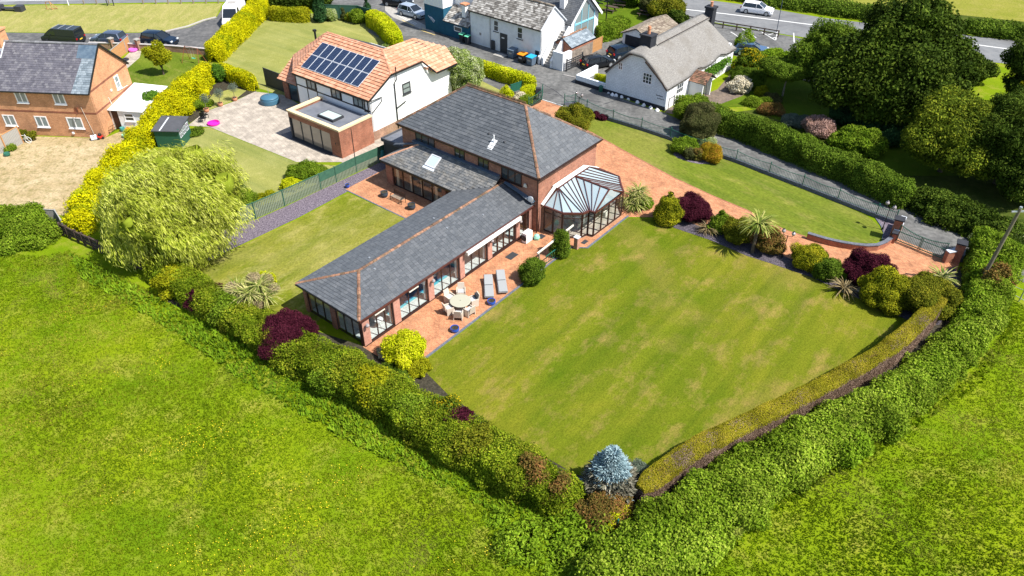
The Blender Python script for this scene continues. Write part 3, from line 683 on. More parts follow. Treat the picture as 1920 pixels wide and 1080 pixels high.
gs('neighbour_bed_lawn', [(400, 176), (440, 165), (462, 170), (440, 188), (392, 206), (372, 212)], 4, 'lawn_olive')
gs('pale_flagstone_patio', [(352, 236), (386, 209), (440, 190), (478, 172), (530, 178), (640, 240), (740, 255), (738, 290), (669, 318), (640, 304), (556, 304), (392, 238)], 5, 'flag')
gs('grey_flagstones', [(526, 253), (549, 245), (556, 262), (543, 263)], 6, 'flag_grey')
gs('neighbour_back_lawn', [(392, 239), (556, 305), (648, 312), (600, 338), (480, 410), (440, 430), (330, 330), (350, 245)], 3, 'lawn_olive')
gs('slate_chipping_strip', [(722, 300), (740, 290), (770, 290), (760, 330), (652, 359), (560, 408), (408, 480), (330, 540), (300, 500), (435, 424), (480, 412), (534, 388), (602, 356), (669, 325)], 4, 'chips')
gs('west_lawn', [(652, 362), (762, 411), (700, 520), (600, 600), (560, 640), (480, 610), (300, 530), (408, 482), (560, 411)], 5, 'lawn_w')

# the brick house frame: x along its front (towards the lane), y along the pool wing
HO = G(673, 602.5, 2.55); HA = YAW
def HL(x, y):   # local -> world ground
    return (HO[0] + x * cos(HA) + y * sin(HA), HO[1] - x * sin(HA) + y * cos(HA))
def hsheet(name, pts, lvl, m): return sheet(name, [HL(*p) for p in pts], .004 * lvl, m)
hsheet('terracotta_west_patio', [(-17.0, 13.35), (-6.0, 13.35), (-6.0, 18.4), (-17.0, 18.4)], 7, 'terra')
hsheet('terracotta_patio', [(-.3, .2), (2.2, .2), (3.7, 2.1), (3.72, 18.5), (4.75, 19.3), (4.75, 25.4), (6.9, 27.1), (8.5, 29.5), (-.3, 29.5)], 7, 'terra')
gs('drive', [(1010, 430), (990, 200), (1013, 187), (1053, 200), (1062, 214), (1046, 225), (1062, 231), (1110, 245), (1172, 278), (1262, 326), (1330, 356), (1400, 385), (1440, 405), (1470, 424), (1512, 438), (1576, 464), (1622, 470), (1655, 465), (1672, 452), (1680, 446), (1772, 484), (1800, 490), (1790, 520), (1740, 540), (1690, 545), (1600, 500), (1480, 485), (1380, 452), (1300, 425), (1240, 408), (1177, 407), (1100, 440)], 6, 'terra')
gs('upper_lawn', [(1082, 232), (1105, 224), (1130, 224), (1150, 231), (1202, 246), (1256, 264), (1379, 306), (1441, 330), (1503, 354), (1569, 381), (1625, 405), (1646, 422), (1655, 437), (1650, 450), (1635, 456), (1600, 458), (1576, 460), (1545, 454), (1512, 445), (1470, 431), (1440, 415), (1400, 394), (1330, 365), (1262, 333), (1172, 284), (1110, 249)], 8, 'lawn_n')
gs('gate_chipping_bed', [(1641, 407), (1674, 418), (1680, 440), (1664, 455), (1656, 452), (1658, 437), (1650, 420)], 9, 'chips')
gs('island_bed', [(1262, 290), (1280, 275), (1310, 272), (1345, 285), (1356, 297), (1340, 306), (1312, 308), (1282, 301)], 10, 'chips', True)
gs('main_lawn', [(802, 672), (900, 598), (986, 528), (1040, 489), (1075, 466), (1104, 466), (1178, 409), (1232, 412), (1262, 425), (1330, 448), (1400, 478), (1450, 492), (1520, 520), (1600, 556), (1700, 600), (1760, 600), (1700, 650), (1600, 700), (1500, 745), (1350, 810), (1250, 860), (1215, 890), (1130, 900), (1080, 890), (940, 810), (840, 740), (800, 700)], 5, 'lawn')
gs('shrub_bed', [(1172, 384), (1185, 378), (1230, 396), (1300, 420), (1380, 447), (1465, 478), (1560, 520), (1640, 545), (1690, 540), (1740, 520), (1790, 500), (1800, 560), (1760, 610), (1700, 600), (1600, 556), (1520, 520), (1450, 496), (1400, 480), (1330, 450), (1262, 427), (1240, 412), (1205, 398)], 8, 'chips_shade')
gs('hedge_bed', [(300, 480), (400, 530), (560, 610), (700, 655), (800, 690), (940, 800), (1080, 890), (1215, 880), (1200, 960), (1080, 960), (900, 870), (700, 760), (500, 650), (300, 560)], 3, 'soil')
gs('hedge_gap_shade', [(1200, 960), (1240, 925), (1300, 882), (1370, 846), (1440, 812), (1510, 776), (1580, 738), (1650, 696), (1705, 650), (1745, 606), (1770, 560), (1800, 500), (1830, 500), (1845, 560), (1820, 640), (1760, 700), (1680, 750), (1560, 815), (1440, 880), (1330, 950), (1240, 1010), (1180, 1000)], 4, 'soil')  # dark sheet added between the hedges, standing in for their shade
gs('lane_bed', [(960, 172), (1016, 186), (1014, 192), (990, 204), (950, 186)], 9, 'soil')
# stepping pavers and edging
for i, (a, b, c, d) in enumerate((((1176, 391), (1198, 389), (1204, 403), (1180, 405)), ((1200, 389), (1222, 392), (1232, 405), (1207, 403)))):
    mb = MB(); mb.prism(GL((a, b, c, d)), .03, .06); o = mb.build('paving_slab', 'terra'); tag(o, ['terracotta square slab beside the conservatory corner', 'terracotta slab between the yellow cone bush and the first slab'][i], 'paving slab', 'slabs linking patio and drive')
def strip(name, pts, w, z0, z1, m, label=None, cat=None, kind='structure', world=False, sm=0):
    P = pts if world else GL(pts)
    if sm: P = smooth_path(P, sm)
    P = [np.array(p) for p in P]; L = []; R_ = []
    for i, p in enumerate(P):
        d = P[min(i + 1, len(P) - 1)] - P[max(0, i - 1)]; d /= np.linalg.norm(d); s = np.array([-d[1], d[0]]) * w / 2; L.append(p + s); R_.append(p - s)
    mb = MB(); n = len(P); V = [(*q, z0) for q in L] + [(*q, z0) for q in R_] + [(*q, z1) for q in L] + [(*q, z1) for q in R_]; F = []
    for i in range(n - 1): F += [(2 * n + i, 3 * n + i, 3 * n + i + 1, 2 * n + i + 1), (i, 2 * n + i, 2 * n + i + 1, i + 1), (n + i, n + i + 1, 3 * n + i + 1, 3 * n + i)]
    F += [(0, n, 3 * n, 2 * n), (n - 1, 3 * n - 1, 4 * n - 1, 2 * n - 1)]; mb.add(V, F); o = mb.build(name, m)
    if kind: o['kind'] = kind
    return tag(o, label, cat)
strip('patio_kerb', [HL(*p) for p in [(2.1, .4), (3.72, 2.1), (3.75, 18.5), (4.8, 19.3), (4.8, 25.4)]], .16, 0, .07, 'wallcap', world=True)
strip('patio_kerb', [HL(*p) for p in [(-17.0, 13.3), (-6.4, 13.3)]], .12, 0, .04, 'wallcap', world=True)
strip('drive_kerb', [(1062, 229), (1110, 249), (1172, 284), (1262, 333), (1330, 365), (1400, 394), (1440, 415), (1470, 431), (1510, 444)], .1, 0, .04, 'brick_new')
strip('verge_kerb', [(405, 33), (384, 38), (352, 50), (310, 60)], .25, 0, .12, 'kerb')
strip('lawn_kerb', [(1641, 408), (1652, 424), (1657, 437), (1654, 450)], .1, 0, .06, 'wallcap')
strip('lane_kerb', [(1057, 141), (1080, 146), (1108, 155)], .12, 0, .07, 'kerb')
# painted lines
strip('road_line', [(1200, 6), (1270, 16), (1360, 26), (1440, 36), (1526, 47)], .28, .012, .018, 'paint_w')
strip('road_line', [(1700, 66), (1832, 84), (1860, 88), (1960, 101)], .28, .012, .018, 'paint_w')
strip('road_edge_line', [(-300, 4), (0, 2), (300, -3)], .2, .012, .018, 'paint_w')
for a, b in (((1388, 52), (1418, 71)), ((1421, 56), (1454, 76)), ((1454, 76), (1458, 60)), ((1440, 66), (1458, 61)), ((1448, 72), (1457, 69)), ((1488, 62), (1489, 80)), ((1370, 60), (1386, 70))):
    strip('bay_line', [a, b], .13, .02, .026, 'paint_w')
for a, b in (((743, 28), (782, 45)), ((740, 29), (779, 46.5))): strip('lane_line', [(a[0] + 5, a[1]), b], .1, .024, .028, 'paint_w')
for a, b in (((754, 38), (776, 49)), ((786, 56), (816, 66)), ((792, 54), (799, 57))): strip('lane_line', [a, b], .16, .024, .028, 'paint_y')
strip('lane_line', [(1014, 186), (1050, 197), (1100, 213)], .09, .024, .028, 'paint_w')
for j, pts in enumerate(([(1010, 172), (1060, 181), (1126, 192)], [(1131, 196), (1160, 186), (1165, 178)], [(1000, 150), (1040, 170), (1065, 192)])):
    strip('tar_seam', pts, .08, .021, .0235, 'tar', sm=.5)
for c, r_ in (((1620, 414), .28), ((1624, 423), .3)): pass
# dirt and litter at the patio end
# ================================================================ THE BRICK HOUSE WITH ITS POOL WING
house = thing('brick_house', HO, HA, 'large red brick house with hipped slate roofs and a long glazed pool wing', 'house')
EZ = 2.55
def rend(poly3, mb, t=.12): mb.slab(poly3, t)
# --- main block: x -14.7..0.3, y 18.6..26.8, eaves 5.2, ridge 8.4
X0, X1, Y0, Y1 = -14.7, .3, 18.6, 26.8
mb = MB(); t = .28
mb.box(X0, X1, Y0, Y0 + t, 0, 5.12); mb.box(X0, X1, Y1 - t, Y1, 0, 5.12)
mb.box(X0, X0 + t, Y0 + t + .002, Y1 - t - .002, 0, 5.12); mb.box(X1 - t, X1, Y0 + t + .002, Y1 - t - .002, 0, 5.12)
mb.build('wall', 'brick', house)
ex0, ex1, ey0, ey1, ez = -15.0, .6, 18.3, 27.05, 5.2; hr = (ey1 - ey0) / 2; rz = 8.4; ym = (ey0 + ey1) / 2
A_, B_, C_, D_ = (ex0, ey0, ez), (ex1, ey0, ez), (ex1, ey1, ez), (ex0, ey1, ez); RL, RR_ = (ex0 + 4.5, ym, rz), (ex1 - 4.8, ym, rz)
planes = [[A_, B_, RR_, RL], [B_, C_, RR_], [C_, D_, RL, RR_], [D_, A_, RL]]
mb = MB()
for p in planes: mb.slab(p, .1)
mroof = mb.build('roof', 'deck', house)
T = Tiles()
for i, p in enumerate(planes): T.plane(p, .42, .29, .026, seed=i)
T.build('slates', 'slate', mroof)
ridge_tiles([(RL, RR_), (A_, RL), (B_, RR_), (C_, RR_), (D_, RL)], mroof)
mb = MB()   # decorative crested ridge: row of small fins along the ridge
for k in range(60):
    x = RL[0] + (RR_[0] - RL[0]) * k / 59; mb.box(x, x + .05, ym - .02, ym + .02, rz + .06, rz + .26)
mb.build('ridge_crest', 'ridge', mroof, kind='stuff')
mb = MB(); mb.box(ex0, ex1, ey0 - .005, ey0 + .07, ez - .26, ez - .03); mb.box(ex0, ex1, ey1 - .07, ey1 + .005, ez - .26, ez - .03)
mb.box(ex0, ex0 + .07, ey0 + .075, ey1 - .075, ez - .26, ez - .03); mb.box(ex1 - .07, ex1, ey0 + .075, ey1 - .075, ez - .26, ez - .03)
mb.build('fascia', 'brown_dk', house)
mb = MB(); mb.box(ex0 + .08, ex1 - .08, ey0 + .08, ey1 - .08, ez - .2, ez - .15); mb.build('soffit', 'brown_dk', house)
def gutter(parent, pts, m='brown_dk', r=.06, name='gutter'):
    mb = MB()
    for a, b in zip(pts[:-1], pts[1:]): mb.beam(a, b, r * 2, r * 1.6)
    return mb.build(name, m, parent)
gutter(house, [(ex0, ey0 - .07, ez - .06), (ex1 + .07, ey0 - .07, ez - .06)]); gutter(house, [(ex1 + .07, ey0 - .05, ez - .06), (ex1 + .07, ey1 + .05, ez - .06)])
mb = MB(); mb.tube([(.36, 18.52, 5.0), (.36, 18.52, .05)], .05, 8); mb.build('downpipe', 'brown_dk', house)
mb = MB(); mb.tube([(.47, 18.75, 2.4), (.47, 18.75, .05)], .045, 8); mb.build('downpipe', 'brick_sunlit', house)
for x, w, c in ((-11.9, 2.3, 3), (-7.9, 1.15, 2), (-5.3, 1.15, 2), (-2.35, 2.1, 3)):
    window(house, (x, Y0), (0, -1), w, 1.15, 3.72, 'brown_dk', 'pane', c, 1, .09, sill='brown_dk')
mb = MB()
for k in range(24): pass
# alarm box and satellite dish on the front corner
mb = MB(); mb.lathe([(.02, 0), (.22, .02), (.26, .06), (.2, .1), (.05, .11)], n=16)
dish = mb.build('satellite_dish', 'galv'); dish.location = (*HL(-.15, Y0 - .3), 3.1); dish.rotation_euler = (rad(75), 0, -HA + rad(15)); tag(dish, 'pale round satellite dish on the brick wall above the pool wing roof', 'satellite dish')
mb = MB(); mb.prism([(-.16, 0), (.16, 0), (.1, .3), (-.1, .3)], 0, .09)
al = mb.build('alarm_box', 'offwhite'); al.location = (*HL(-.85, Y0 - .09), 3.85); al.rotation_euler = (rad(90), 0, -HA); tag(al, 'cream bell shaped alarm box on the brick wall near the house corner', 'alarm box')
# roof fittings of the main roof
def onplane(p, x, y):
    a, b, c = [np.array(q) for q in p[:3]]; n = np.cross(b - a, c - a); return a[2] - (n[0] * (x - a[0]) + n[1] * (y - a[1])) / n[2]
for x, y in ((-5.75, 19.9), (-4.0, 19.75)):
    mb = MB(); mb.lathe([(.1, 0), (.1, .08), (.05, .11)], x, y, 12, onplane(planes[0], x, y)); mb.build('roof_vent', 'charcoal', mroof)
mb = MB(); zz = onplane(planes[0], -4.9, 19.6); mb.slab([(-5.15, 18.9, onplane(planes[0], 0, 18.9) + .05), (-4.65, 18.9, onplane(planes[0], 0, 18.9) + .05), (-4.65, 19.7, onplane(planes[0], 0, 19.7) + .05), (-5.15, 19.7, onplane(planes[0], 0, 19.7) + .05)], .02)
mb.tube([(-4.9, 19.5, zz - .1), (-4.9, 19.5, zz + .55)], .05, 8); mb.build('soil_vent', 'white', mroof)
# --- pool wing roof: x -6.4..0, y 0..18.5, ridge 3.4
PX0, PX1, PRZ = -6.4, 0.0, 3.42; pxm = (PX0 + PX1) / 2
a, b, c, d = (PX0, 0, EZ), (PX1, 0, EZ), (PX1, 18.55, EZ), (PX0, 18.55, EZ); r0 = (pxm, 3.0, PRZ); r1 = (pxm, 18.55, PRZ)
VJ = (PX0, 16.05, EZ)   # inner corner with the garden room
KE, KT, KZ = 16.05, 18.35, 3.95
pp = [[a, b, r0], [b, c, r1, r0], [VJ, a, r0, r1, (PX0 + .02, 18.5, EZ)]]
pp[2] = [VJ, a, r0, (pxm, 17.7, PRZ)]
mb = MB()
for p in pp: mb.slab(p, .1)
proof = mb.build('roof', 'deck', house)
T = Tiles(); T.plane(pp[0], .36, .24, .022, seed=21).plane(pp[1], .36, .24, .022, seed=22, bias=.05).plane(pp[2], .36, .24, .022, seed=23, bias=-.18); T.build('slates', 'slate', proof)
ridge_tiles([(r0, r1), (a, r0), (b, r0)], proof, r=.125)
for x, y in ((-2.6, 3.9), (-2.3, 10.9), (-3.9, 4.6), (-3.95, 11.2), (-1.6, 14.2)):
    z = PRZ - abs(x - pxm) * (PRZ - EZ) / 3.2; mb = MB(); mb.cbox(x, y, z + .06, .12, .12, .08); mb.build('roof_vent', 'galv', proof)
# --- garden room roof (lean-to along the main wall)
k = [(-15.1, KE, EZ), (-6.3, KE, EZ), (-3.3, 17.75, 3.4), (-3.3, KT, KZ - .15), (-12.6, KT, KZ), ]
k = [(-15.1, KE, EZ), (-6.4, KE, EZ), (-3.3, 17.5, EZ + (17.5 - KE) * (KZ - EZ) / (KT - KE)), (-3.3, KT, KZ), (-12.4, KT, KZ)]
k2 = [(-15.1, 18.4, EZ), (-15.1, KE, EZ), (-12.4, KT, KZ)]
mb = MB(); mb.slab(k, .1); mb.slab(k2, .1); kroof = mb.build('roof', 'deck', house)
T = Tiles(); T.plane(k, .34, .24, .022, seed=31, bias=.1).plane(k2, .34, .24, .022, seed=32); T.build('slates', 'slate_mossy', kroof)
ridge_tiles([(k[0], k[4])], kroof, 'ridge_or', r=.11)
mb = MB(); mb.beam((-13.2, 18.42, KZ + .08), (-3.5, 18.42, 3.95), .42, .07); mb.beam((-15.2, 18.0, 3.2), (-12.6, 18.3, 3.98), .35, .06)
mb.beam((-2.9, 18.45, 3.62), (.1, 18.42, 2.85), .36, .07); mb.build('lead_flashing', 'lead', house)
mb = MB(); mb.beam((-.9, 18.3, 3.1), (.05, 18.3, 2.82), .2, .05); mb.build('flashing', 'galv', house)
vx, vy, vz = -11.0, 17.2, 0
def kz(y): return EZ + (y - KE) * (KZ - EZ) / (KT - KE)
f = MB()
for (x0, x1, y0, y1) in ((-10.5, -9.4, 16.95, 17.03), (-10.5, -9.4, 17.87, 17.95), (-10.5, -10.42, 17.04, 17.86), (-9.48, -9.4, 17.04, 17.86)):
    f.slab([(x0, y0, kz(y0) + .12), (x1, y0, kz(y0) + .12), (x1, y1, kz(y1) + .12), (x0, y1, kz(y1) + .12)], .12)
fo = f.build('roof_window', 'capwhite', kroof); f = MB(); f.slab([(-10.42, 17.04, kz(17.04) + .09), (-9.48, 17.04, kz(17.04) + .09), (-9.48, 17.86, kz(17.86) + .09), (-10.42, 17.86, kz(17.86) + .09)], .04); f.build('pane', 'skylight', fo)
f = MB(); f.slab([(-10.6, 16.75, kz(16.75) + .05), (-9.3, 16.75, kz(16.75) + .05), (-9.3, 16.93, kz(16.93) + .05), (-10.6, 16.93, kz(16.93) + .05)], .02); f.build('flashing', 'capwhite', fo)
# fascias and gutters of the wings
mb = MB(); mb.box(PX1 - .12, PX1 - .05, .1, 18.5, 2.22, EZ - .03); mb.box(PX0 + .1, PX1 - .13, .05, .12, 2.22, EZ - .03)
mb.build('fascia', 'brown_red', house)
mb = MB(); mb.box(PX0 + .03, PX0 + .1, .05, 16.0, 2.27, EZ - .03); mb.box(-15.0, -6.45, KE + .05, KE + .12, 2.2, EZ - .03); mb.box(-15.0, -14.93, KE + .13, 18.3, 2.2, EZ - .03); mb.build('fascia', 'brown_dk', house)
gutter(house, [(PX1 + .03, 0, EZ - .07), (PX1 + .03, 18.5, EZ - .07)], 'brown'); gutter(house, [(PX0, -.04, EZ - .07), (PX1, -.04, EZ - .07)], 'black'); gutter(house, [(-15.1, KE - .05, EZ - .07), (-6.5, KE - .05, EZ - .07)], 'black')
mb = MB(); mb.box(PX0 + .11, PX1 - .13, .13, 18.5, 2.2, 2.24); mb.box(-14.9, PX0 + .08, KE + .13, 18.4, 2.2, 2.24); mb.build('ceiling', 'offwhite', house)
# piers and doors of the pool wing, garden front (x = -.15)
FX = -.17
for y0, y1 in ((.32, .92), (3.13, 3.72), (6.52, 7.07), (9.86, 10.36), (13.05, 13.55), (16.55, 16.98), (18.22, 18.5)):
    B1(FX - .35, FX, y0, y1, 0, 2.2).build('brick_pier', 'brick_sunlit', house)
def doors(x, y0, y1, n, fw=.034, dm='brown_dk', leaf='glazed_door', h=2.2, thick=False):
    """run of sliding doors facing +x between y0 and y1"""
    w = (y1 - y0) / n
    for i in range(n):
        a0, a1 = y0 + i * w + .004, y0 + (i + 1) * w - .004; mb = MB(); q = fw * (2.2 if thick else 1)
        mb.box(x - .06, x, a0, a0 + q, .06, h); mb.box(x - .06, x, a1 - q, a1, .06, h); mb.box(x - .06, x, a0 + q, a1 - q, .06, .06 + q * 1.5); mb.box(x - .06, x, a0 + q, a1 - q, h - q, h)
        o = mb.build(leaf, dm, house); mb = MB(); mb.box(x - .035, x - .025, a0 + q, a1 - q, .06 + q, h - q); mb.build('pane', 'clear', o)
for (y0, y1, n, th) in ((.93, 3.12, 3, 0), (3.73, 6.51, 3, 0), (7.08, 9.85, 3, 0), (10.37, 13.04, 3, 0), (13.56, 16.54, 4, 1), (16.99, 18.21, 2, 0)): doors(FX - .1, y0, y1, n, thick=th)
mb = MB(); mb.box(FX - .2, FX + .06, .3, 18.5, 0, .055); mb.build('door_sill', 'brown_dk', house)
for y in (3.08, 6.47, 9.8, 13.0): B1(FX - .5, FX - .36, y, y + .12, .06, 2.2).build('door_jamb', 'white', house)
for y in (5.1, 1.9):
    mb = MB(); mb.box(FX - .02, FX + .05, y - .45, y + .45, 1.98, 2.06); mb.build('blind_rail', 'offwhite', house)
# south end of the pool wing
for x0, x1 in ((-6.25, -5.95), (-3.42, -2.98), (-.5, FX - .01)): B1(x0, x1, .3, .6, 0, 2.2).build('brick_pier', 'brick', house)
B1(-.17 - .36, FX - .001, .3, .318, 0, 2.2).build('corner_trim', 'brown', house)
for x0, x1, n in ((-5.94, -3.43, 3), (-2.97, -.52, 3)):
    w = (x1 - x0) / n
    for i in range(n):
        mb = MB(); q = .045; a0, a1 = x0 + i * w + .004, x0 + (i + 1) * w - .004
        mb.box(a0, a0 + q, .4, .46, .06, 2.2); mb.box(a1 - q, a1, .4, .46, .06, 2.2); mb.box(a0 + q, a1 - q, .4, .46, .06, .12); mb.box(a0 + q, a1 - q, .4, .46, 2.14, 2.2)
        o = mb.build('glazed_door', 'brown_dk', house); B1(a0 + q, a1 - q, .425, .435, .1, 2.15).build('pane', 'clear', o)
# back wall, partition, floor, pool
mb = MB(); mb.box(-6.3, -6.05, .62, 16.3, 0, 2.19); mb.box(-6.04, FX - .55, 13.1, 13.2, 0, 2.19); mb.box(-15, -6.04, 18.3, 18.5, 0, 2.2); mb.build('inner_wall', 'grey_wall', house)
B1(-6.0, FX - .2, .62, 3.6, 0, .05).build('poolside_floor', 'pooltile', house); B1(-1.2, FX - .2, 3.6, 11.0, 0, .05).build('poolside_floor', 'pooltile', house)
B1(-6.0, FX - .2, 11.0, 18.3, 0, .05).build('poolside_floor', 'pooltile', house); B1(-6.0, -5.1, 3.6, 11.0, 0, .05).build('poolside_floor', 'pooltile', house)
mb = MB(); mb.box(-1.4, -1.2, 3.6, 11.0, .0, .06); mb.box(-5.1, -1.4, 3.6, 3.8, .0, .06); mb.box(-5.1, -1.4, 10.8, 11.0, .0, .06); mb.build('pool_coping', 'aqua', house)
B1(-5.1, -1.4, 3.8, 10.8, .005, .03).build('pool_water', 'poolcover', house)
B1(-6.04, -6.0, 3.6, 11.0, .05, 1.9).build('mural_panel', 'navy', house)
# garden room front
for x0, x1 in ((-14.7, -14.2), (-8.2, -7.75)): B1(x0, x1, 16.5, 16.85, 0, 2.2).build('brick_pier', 'brick', house)
w = (14.15 - 8.25) / 5
for i in range(5):
    a0 = -14.15 + i * w; mb = MB(); q = .06; a1 = a0 + w - .008
    mb.box(a0, a0 + q, 16.6, 16.66, .05, 2.2); mb.box(a1 - q, a1, 16.6, 16.66, .05, 2.2); mb.box(a0 + q, a1 - q, 16.6, 16.66, .05, .13); mb.box(a0 + q, a1 - q, 16.6, 16.66, 2.12, 2.2)
    o = mb.build('glazed_door', 'brown_dk', house); B1(a0 + q, a1 - q, 16.625, 16.635, .1, 2.15).build('pane', 'clear', o)
B1(-14.6, -6.4, 16.7, 18.3, 0, .05).build('room_floor', 'flag', house)
mb = MB()
for x in (-13.9, -12.2, -10.9, -9.2): mb.box(x, x + .3, 16.72, 16.8, .06, 2.15)
mb.build('curtain', 'curtain', house)
B1(-7.7, -6.3, 17.2, 17.4, 0, 2.2).build('wall', 'brick', house)
B1(-14.95, -14.7, 16.5, 18.4, 0, 2.2).build('wall', 'brick', house)
# flat roofed store on the far left of the main block
B1(-17.9, -14.75, 18.9, 23.8, 2.35, 2.5).build('flat_roof', 'felt', house)
mb = MB(); mb.box(-17.95, -17.8, 18.85, 23.85, 2.3, 2.62); mb.box(-17.78, -14.76, 18.85, 19.0, 2.3, 2.62); mb.box(-17.78, -14.76, 23.7, 23.85, 2.3, 2.62); mb.build('parapet', 'felt_dk', house)
mb = MB(); mb.box(-17.8, -17.6, 19.0, 23.7, 0, 2.29); mb.box(-17.59, -14.8, 19.02, 19.2, 0, 2.29); mb.build('store_wall', 'charcoal', house)
# porch roof at the back, seen over the ridge
mb = MB(); mb.box(-8.2, -3.8, 27.1, 29.2, 0, 2.3); mb.build('wall', 'brick', house)
q1 = [(-3.6, 27.0, 2.35), (-3.6, 29.6, 2.35), (-6.0, 29.6, 3.9), (-6.0, 27.0, 3.9)]; q2 = [(-8.4, 29.6, 2.35), (-8.4, 27.0, 2.35), (-6.0, 27.0, 3.9), (-6.0, 29.6, 3.9)]
mb = MB(); mb.slab(q1, .1); mb.slab(q2, .1); br = mb.build('roof', 'deck', house); T = Tiles(); T.plane(q1, .25, .2, .014, seed=5).plane(q2, .25, .2, .014, seed=6); T.build('slates', 'slate', br)
ridge_tiles([((-6, 27.0, 3.9), (-6, 29.6, 3.9))], br)

# awning cassette
aw = thing('awning', (*HL(.12, 10.3), 2.2), HA, 'long white folded awning cassette under the pool wing gutter', 'awning')
mb = MB(); mb.box(-.08, .14, 0, 6.3, -.02, .2); mb.build('cassette', 'white', aw)
for y in (0, 3.15, 6.28): B1(-.14, .16, y - .03, y + .05, -.05, .26).build('end_cap', 'offwhite', aw)

# ================================================================ CONSERVATORY
cons = thing('conservatory', HO, HA, 'brown framed conservatory with pale glass roof and two bay ends against the brick house', 'conservatory')
CE, CR = 2.35, 3.5
base = [(.62, 19.1), (2.4, 19.15), (3.65, 20.1), (3.8, 20.75), (4.3, 20.85), (4.35, 25.0), (3.6, 25.8), (2.7, 26.9), (.62, 27.0)]
mb = MB(); mb.prism(base, .03, .12); mb.build('floor', 'flag', cons)
apS, apN, apM, apE = (.95, 20.5, CR), (.9, 24.9, CR), (.9, 22.9, CR + .02), (4.2, 22.9, CR)
rc = base
def P3(i): return (rc[i][0], rc[i][1], CE)
W0, W8 = (.62, 19.1, CR - .25), (.62, 27.0, CR - .25)
facets = [[P3(0), P3(1), apS], [P3(1), P3(2), apS], [P3(2), P3(3), (1.6, 21.9, 3.28), apS],
          [P3(3), P3(4), apE, apM, apS][0:0], [P3(5), P3(6), apN], [P3(6), P3(7), apN], [P3(7), P3(8), apN]]
facets = [[P3(0), P3(1), apS], [P3(1), P3(2), apS], [P3(2), P3(3), apM, apS], [P3(3), P3(4), apE, apM], [P3(5), P3(6), apN, apM, apE][:0], [apE, P3(5), P3(6), apM][:0],
          [P3(5), P3(6), apM, apE], [P3(6), P3(7), apN, apM], [P3(7), P3(8), apN]]
def bars(poly, n, mbx, w=.042):
    e0, e1 = np.array(poly[0]), np.array(poly[1]); tops = [np.array(p) for p in poly[2:]]
    for i in range(n + 1):
        t = i / n; p = e0 + (e1 - e0) * t
        q = tops[0] if len(tops) == 1 else tops[1] + (tops[0] - tops[1]) * t
        mbx.beam(p + [0, 0, .05], q + [0, 0, .05], w, .07)
for i, fct in enumerate([f for f in facets if f]):
    e0, e1 = np.array(fct[0]), np.array(fct[1]); L = np.linalg.norm(e1 - e0); n = max(2, round(L / .75)) if len(fct) == 3 else 4
    tops = [np.array(p) for p in fct[2:]]
    for j in range(n):
        t0, t1 = j / n + .01, (j + 1) / n - .01; p, q = e0 + (e1 - e0) * t0, e0 + (e1 - e0) * t1
        if len(tops) == 1: V = [p, q, tops[0]]
        else: V = [p, q, tops[1] + (tops[0] - tops[1]) * t1, tops[1] + (tops[0] - tops[1]) * t0]
        mb = MB(); mb.slab([tuple(v) for v in V], .02); mb.build('roof_pane', 'consroof', cons)
    mb = MB(); bars(fct, n, mb); mb.build('glazing_bar', 'brown', cons)
# front gable triangle over the long side
mb = MB(); mb.beam(P3(4), apE, .1, .1); mb.beam(P3(5), apE, .1, .1); mb.beam(apM, apE, .13, .13); mb.beam(apS, apM, .1, .08); mb.beam(apM, apN, .1, .08); mb.beam(P3(3), apM, .1, .1); mb.beam(P3(6), apM, .1, .1)
mb.build('ridge_bar', 'brown', cons)
for t in range(5):
    pass
q = .02; mb = MB(); yA, yB = 20.85, 25.0
for i in range(4):
    y0, y1 = yA + (yB - yA) * i / 4, yA + (yB - yA) * (i + 1) / 4
    def gz(y): return CE + (CR - CE) * (1 - abs(y - 22.92) / 2.07)
    zs = [(4.32, y0, CE), (4.32, y1, CE), (4.28, y1, max(CE + .01, gz(y1))), (4.28, y0, max(CE + .01, gz(y0)))]
    g = MB(); g.add(zs, [(0, 1, 2, 3)]); g.build('pane', 'consroof', cons)
mb = MB()
for i in range(len(rc) - 1): mb.beam(P3(i), P3(i + 1), .14, .16)
mb.beam((4.33, 20.85, CE), (4.36, 25.0, CE), .14, .16); mb.build('eaves_beam', 'brown', cons)
mb = MB(); mb.beam((.45, 19.05, 2.45), (.62, 20.45, CR + .02), .28, .05); mb.beam((.62, 20.45, CR + .03), (.6, 24.9, CR + .03), .46, .05); mb.beam((.6, 24.95, CR + .02), (.5, 26.95, 2.5), .28, .05); mb.build('white_flashing', 'white', cons)
for i in range(len(rc) - 1):
    a, b = np.array(rc[i]), np.array(rc[i + 1]); L = np.linalg.norm(b - a); n = max(1, round(L / 1.05))
    for j in range(n):
        p, q_ = a + (b - a) * (j / n), a + (b - a) * ((j + 1) / n); dd = (q_ - p) / np.linalg.norm(q_ - p)
        mb = MB(); pa, pb = p + dd * .04, q_ - dd * .04
        mb.beam((*pa, .12), (*pa, CE - .08), .07, .07); mb.beam((*pb, .12), (*pb, CE - .08), .07, .07); mb.beam((*pa, .16), (*pb, .16), .07, .1); mb.beam((*pa, CE - .45), (*pb, CE - .45), .05, .05)
        o = mb.build('glazed_frame', 'brown_dk', cons); g = MB(); g.add([(*pa, .2), (*pb, .2), (*pb, CE - .1), (*pa, CE - .1)], [(0, 1, 2, 3)]); g.build('pane', 'clear', o)
ch = MB()
for x, y in ((2.2, 22.0), (3.2, 24.2), (1.6, 24.6)):
    ch.box(x - .3, x + .3, y - .3, y + .3, .12, .5); ch.box(x - .3, x + .3, y + .2, y + .32, .5, .95)
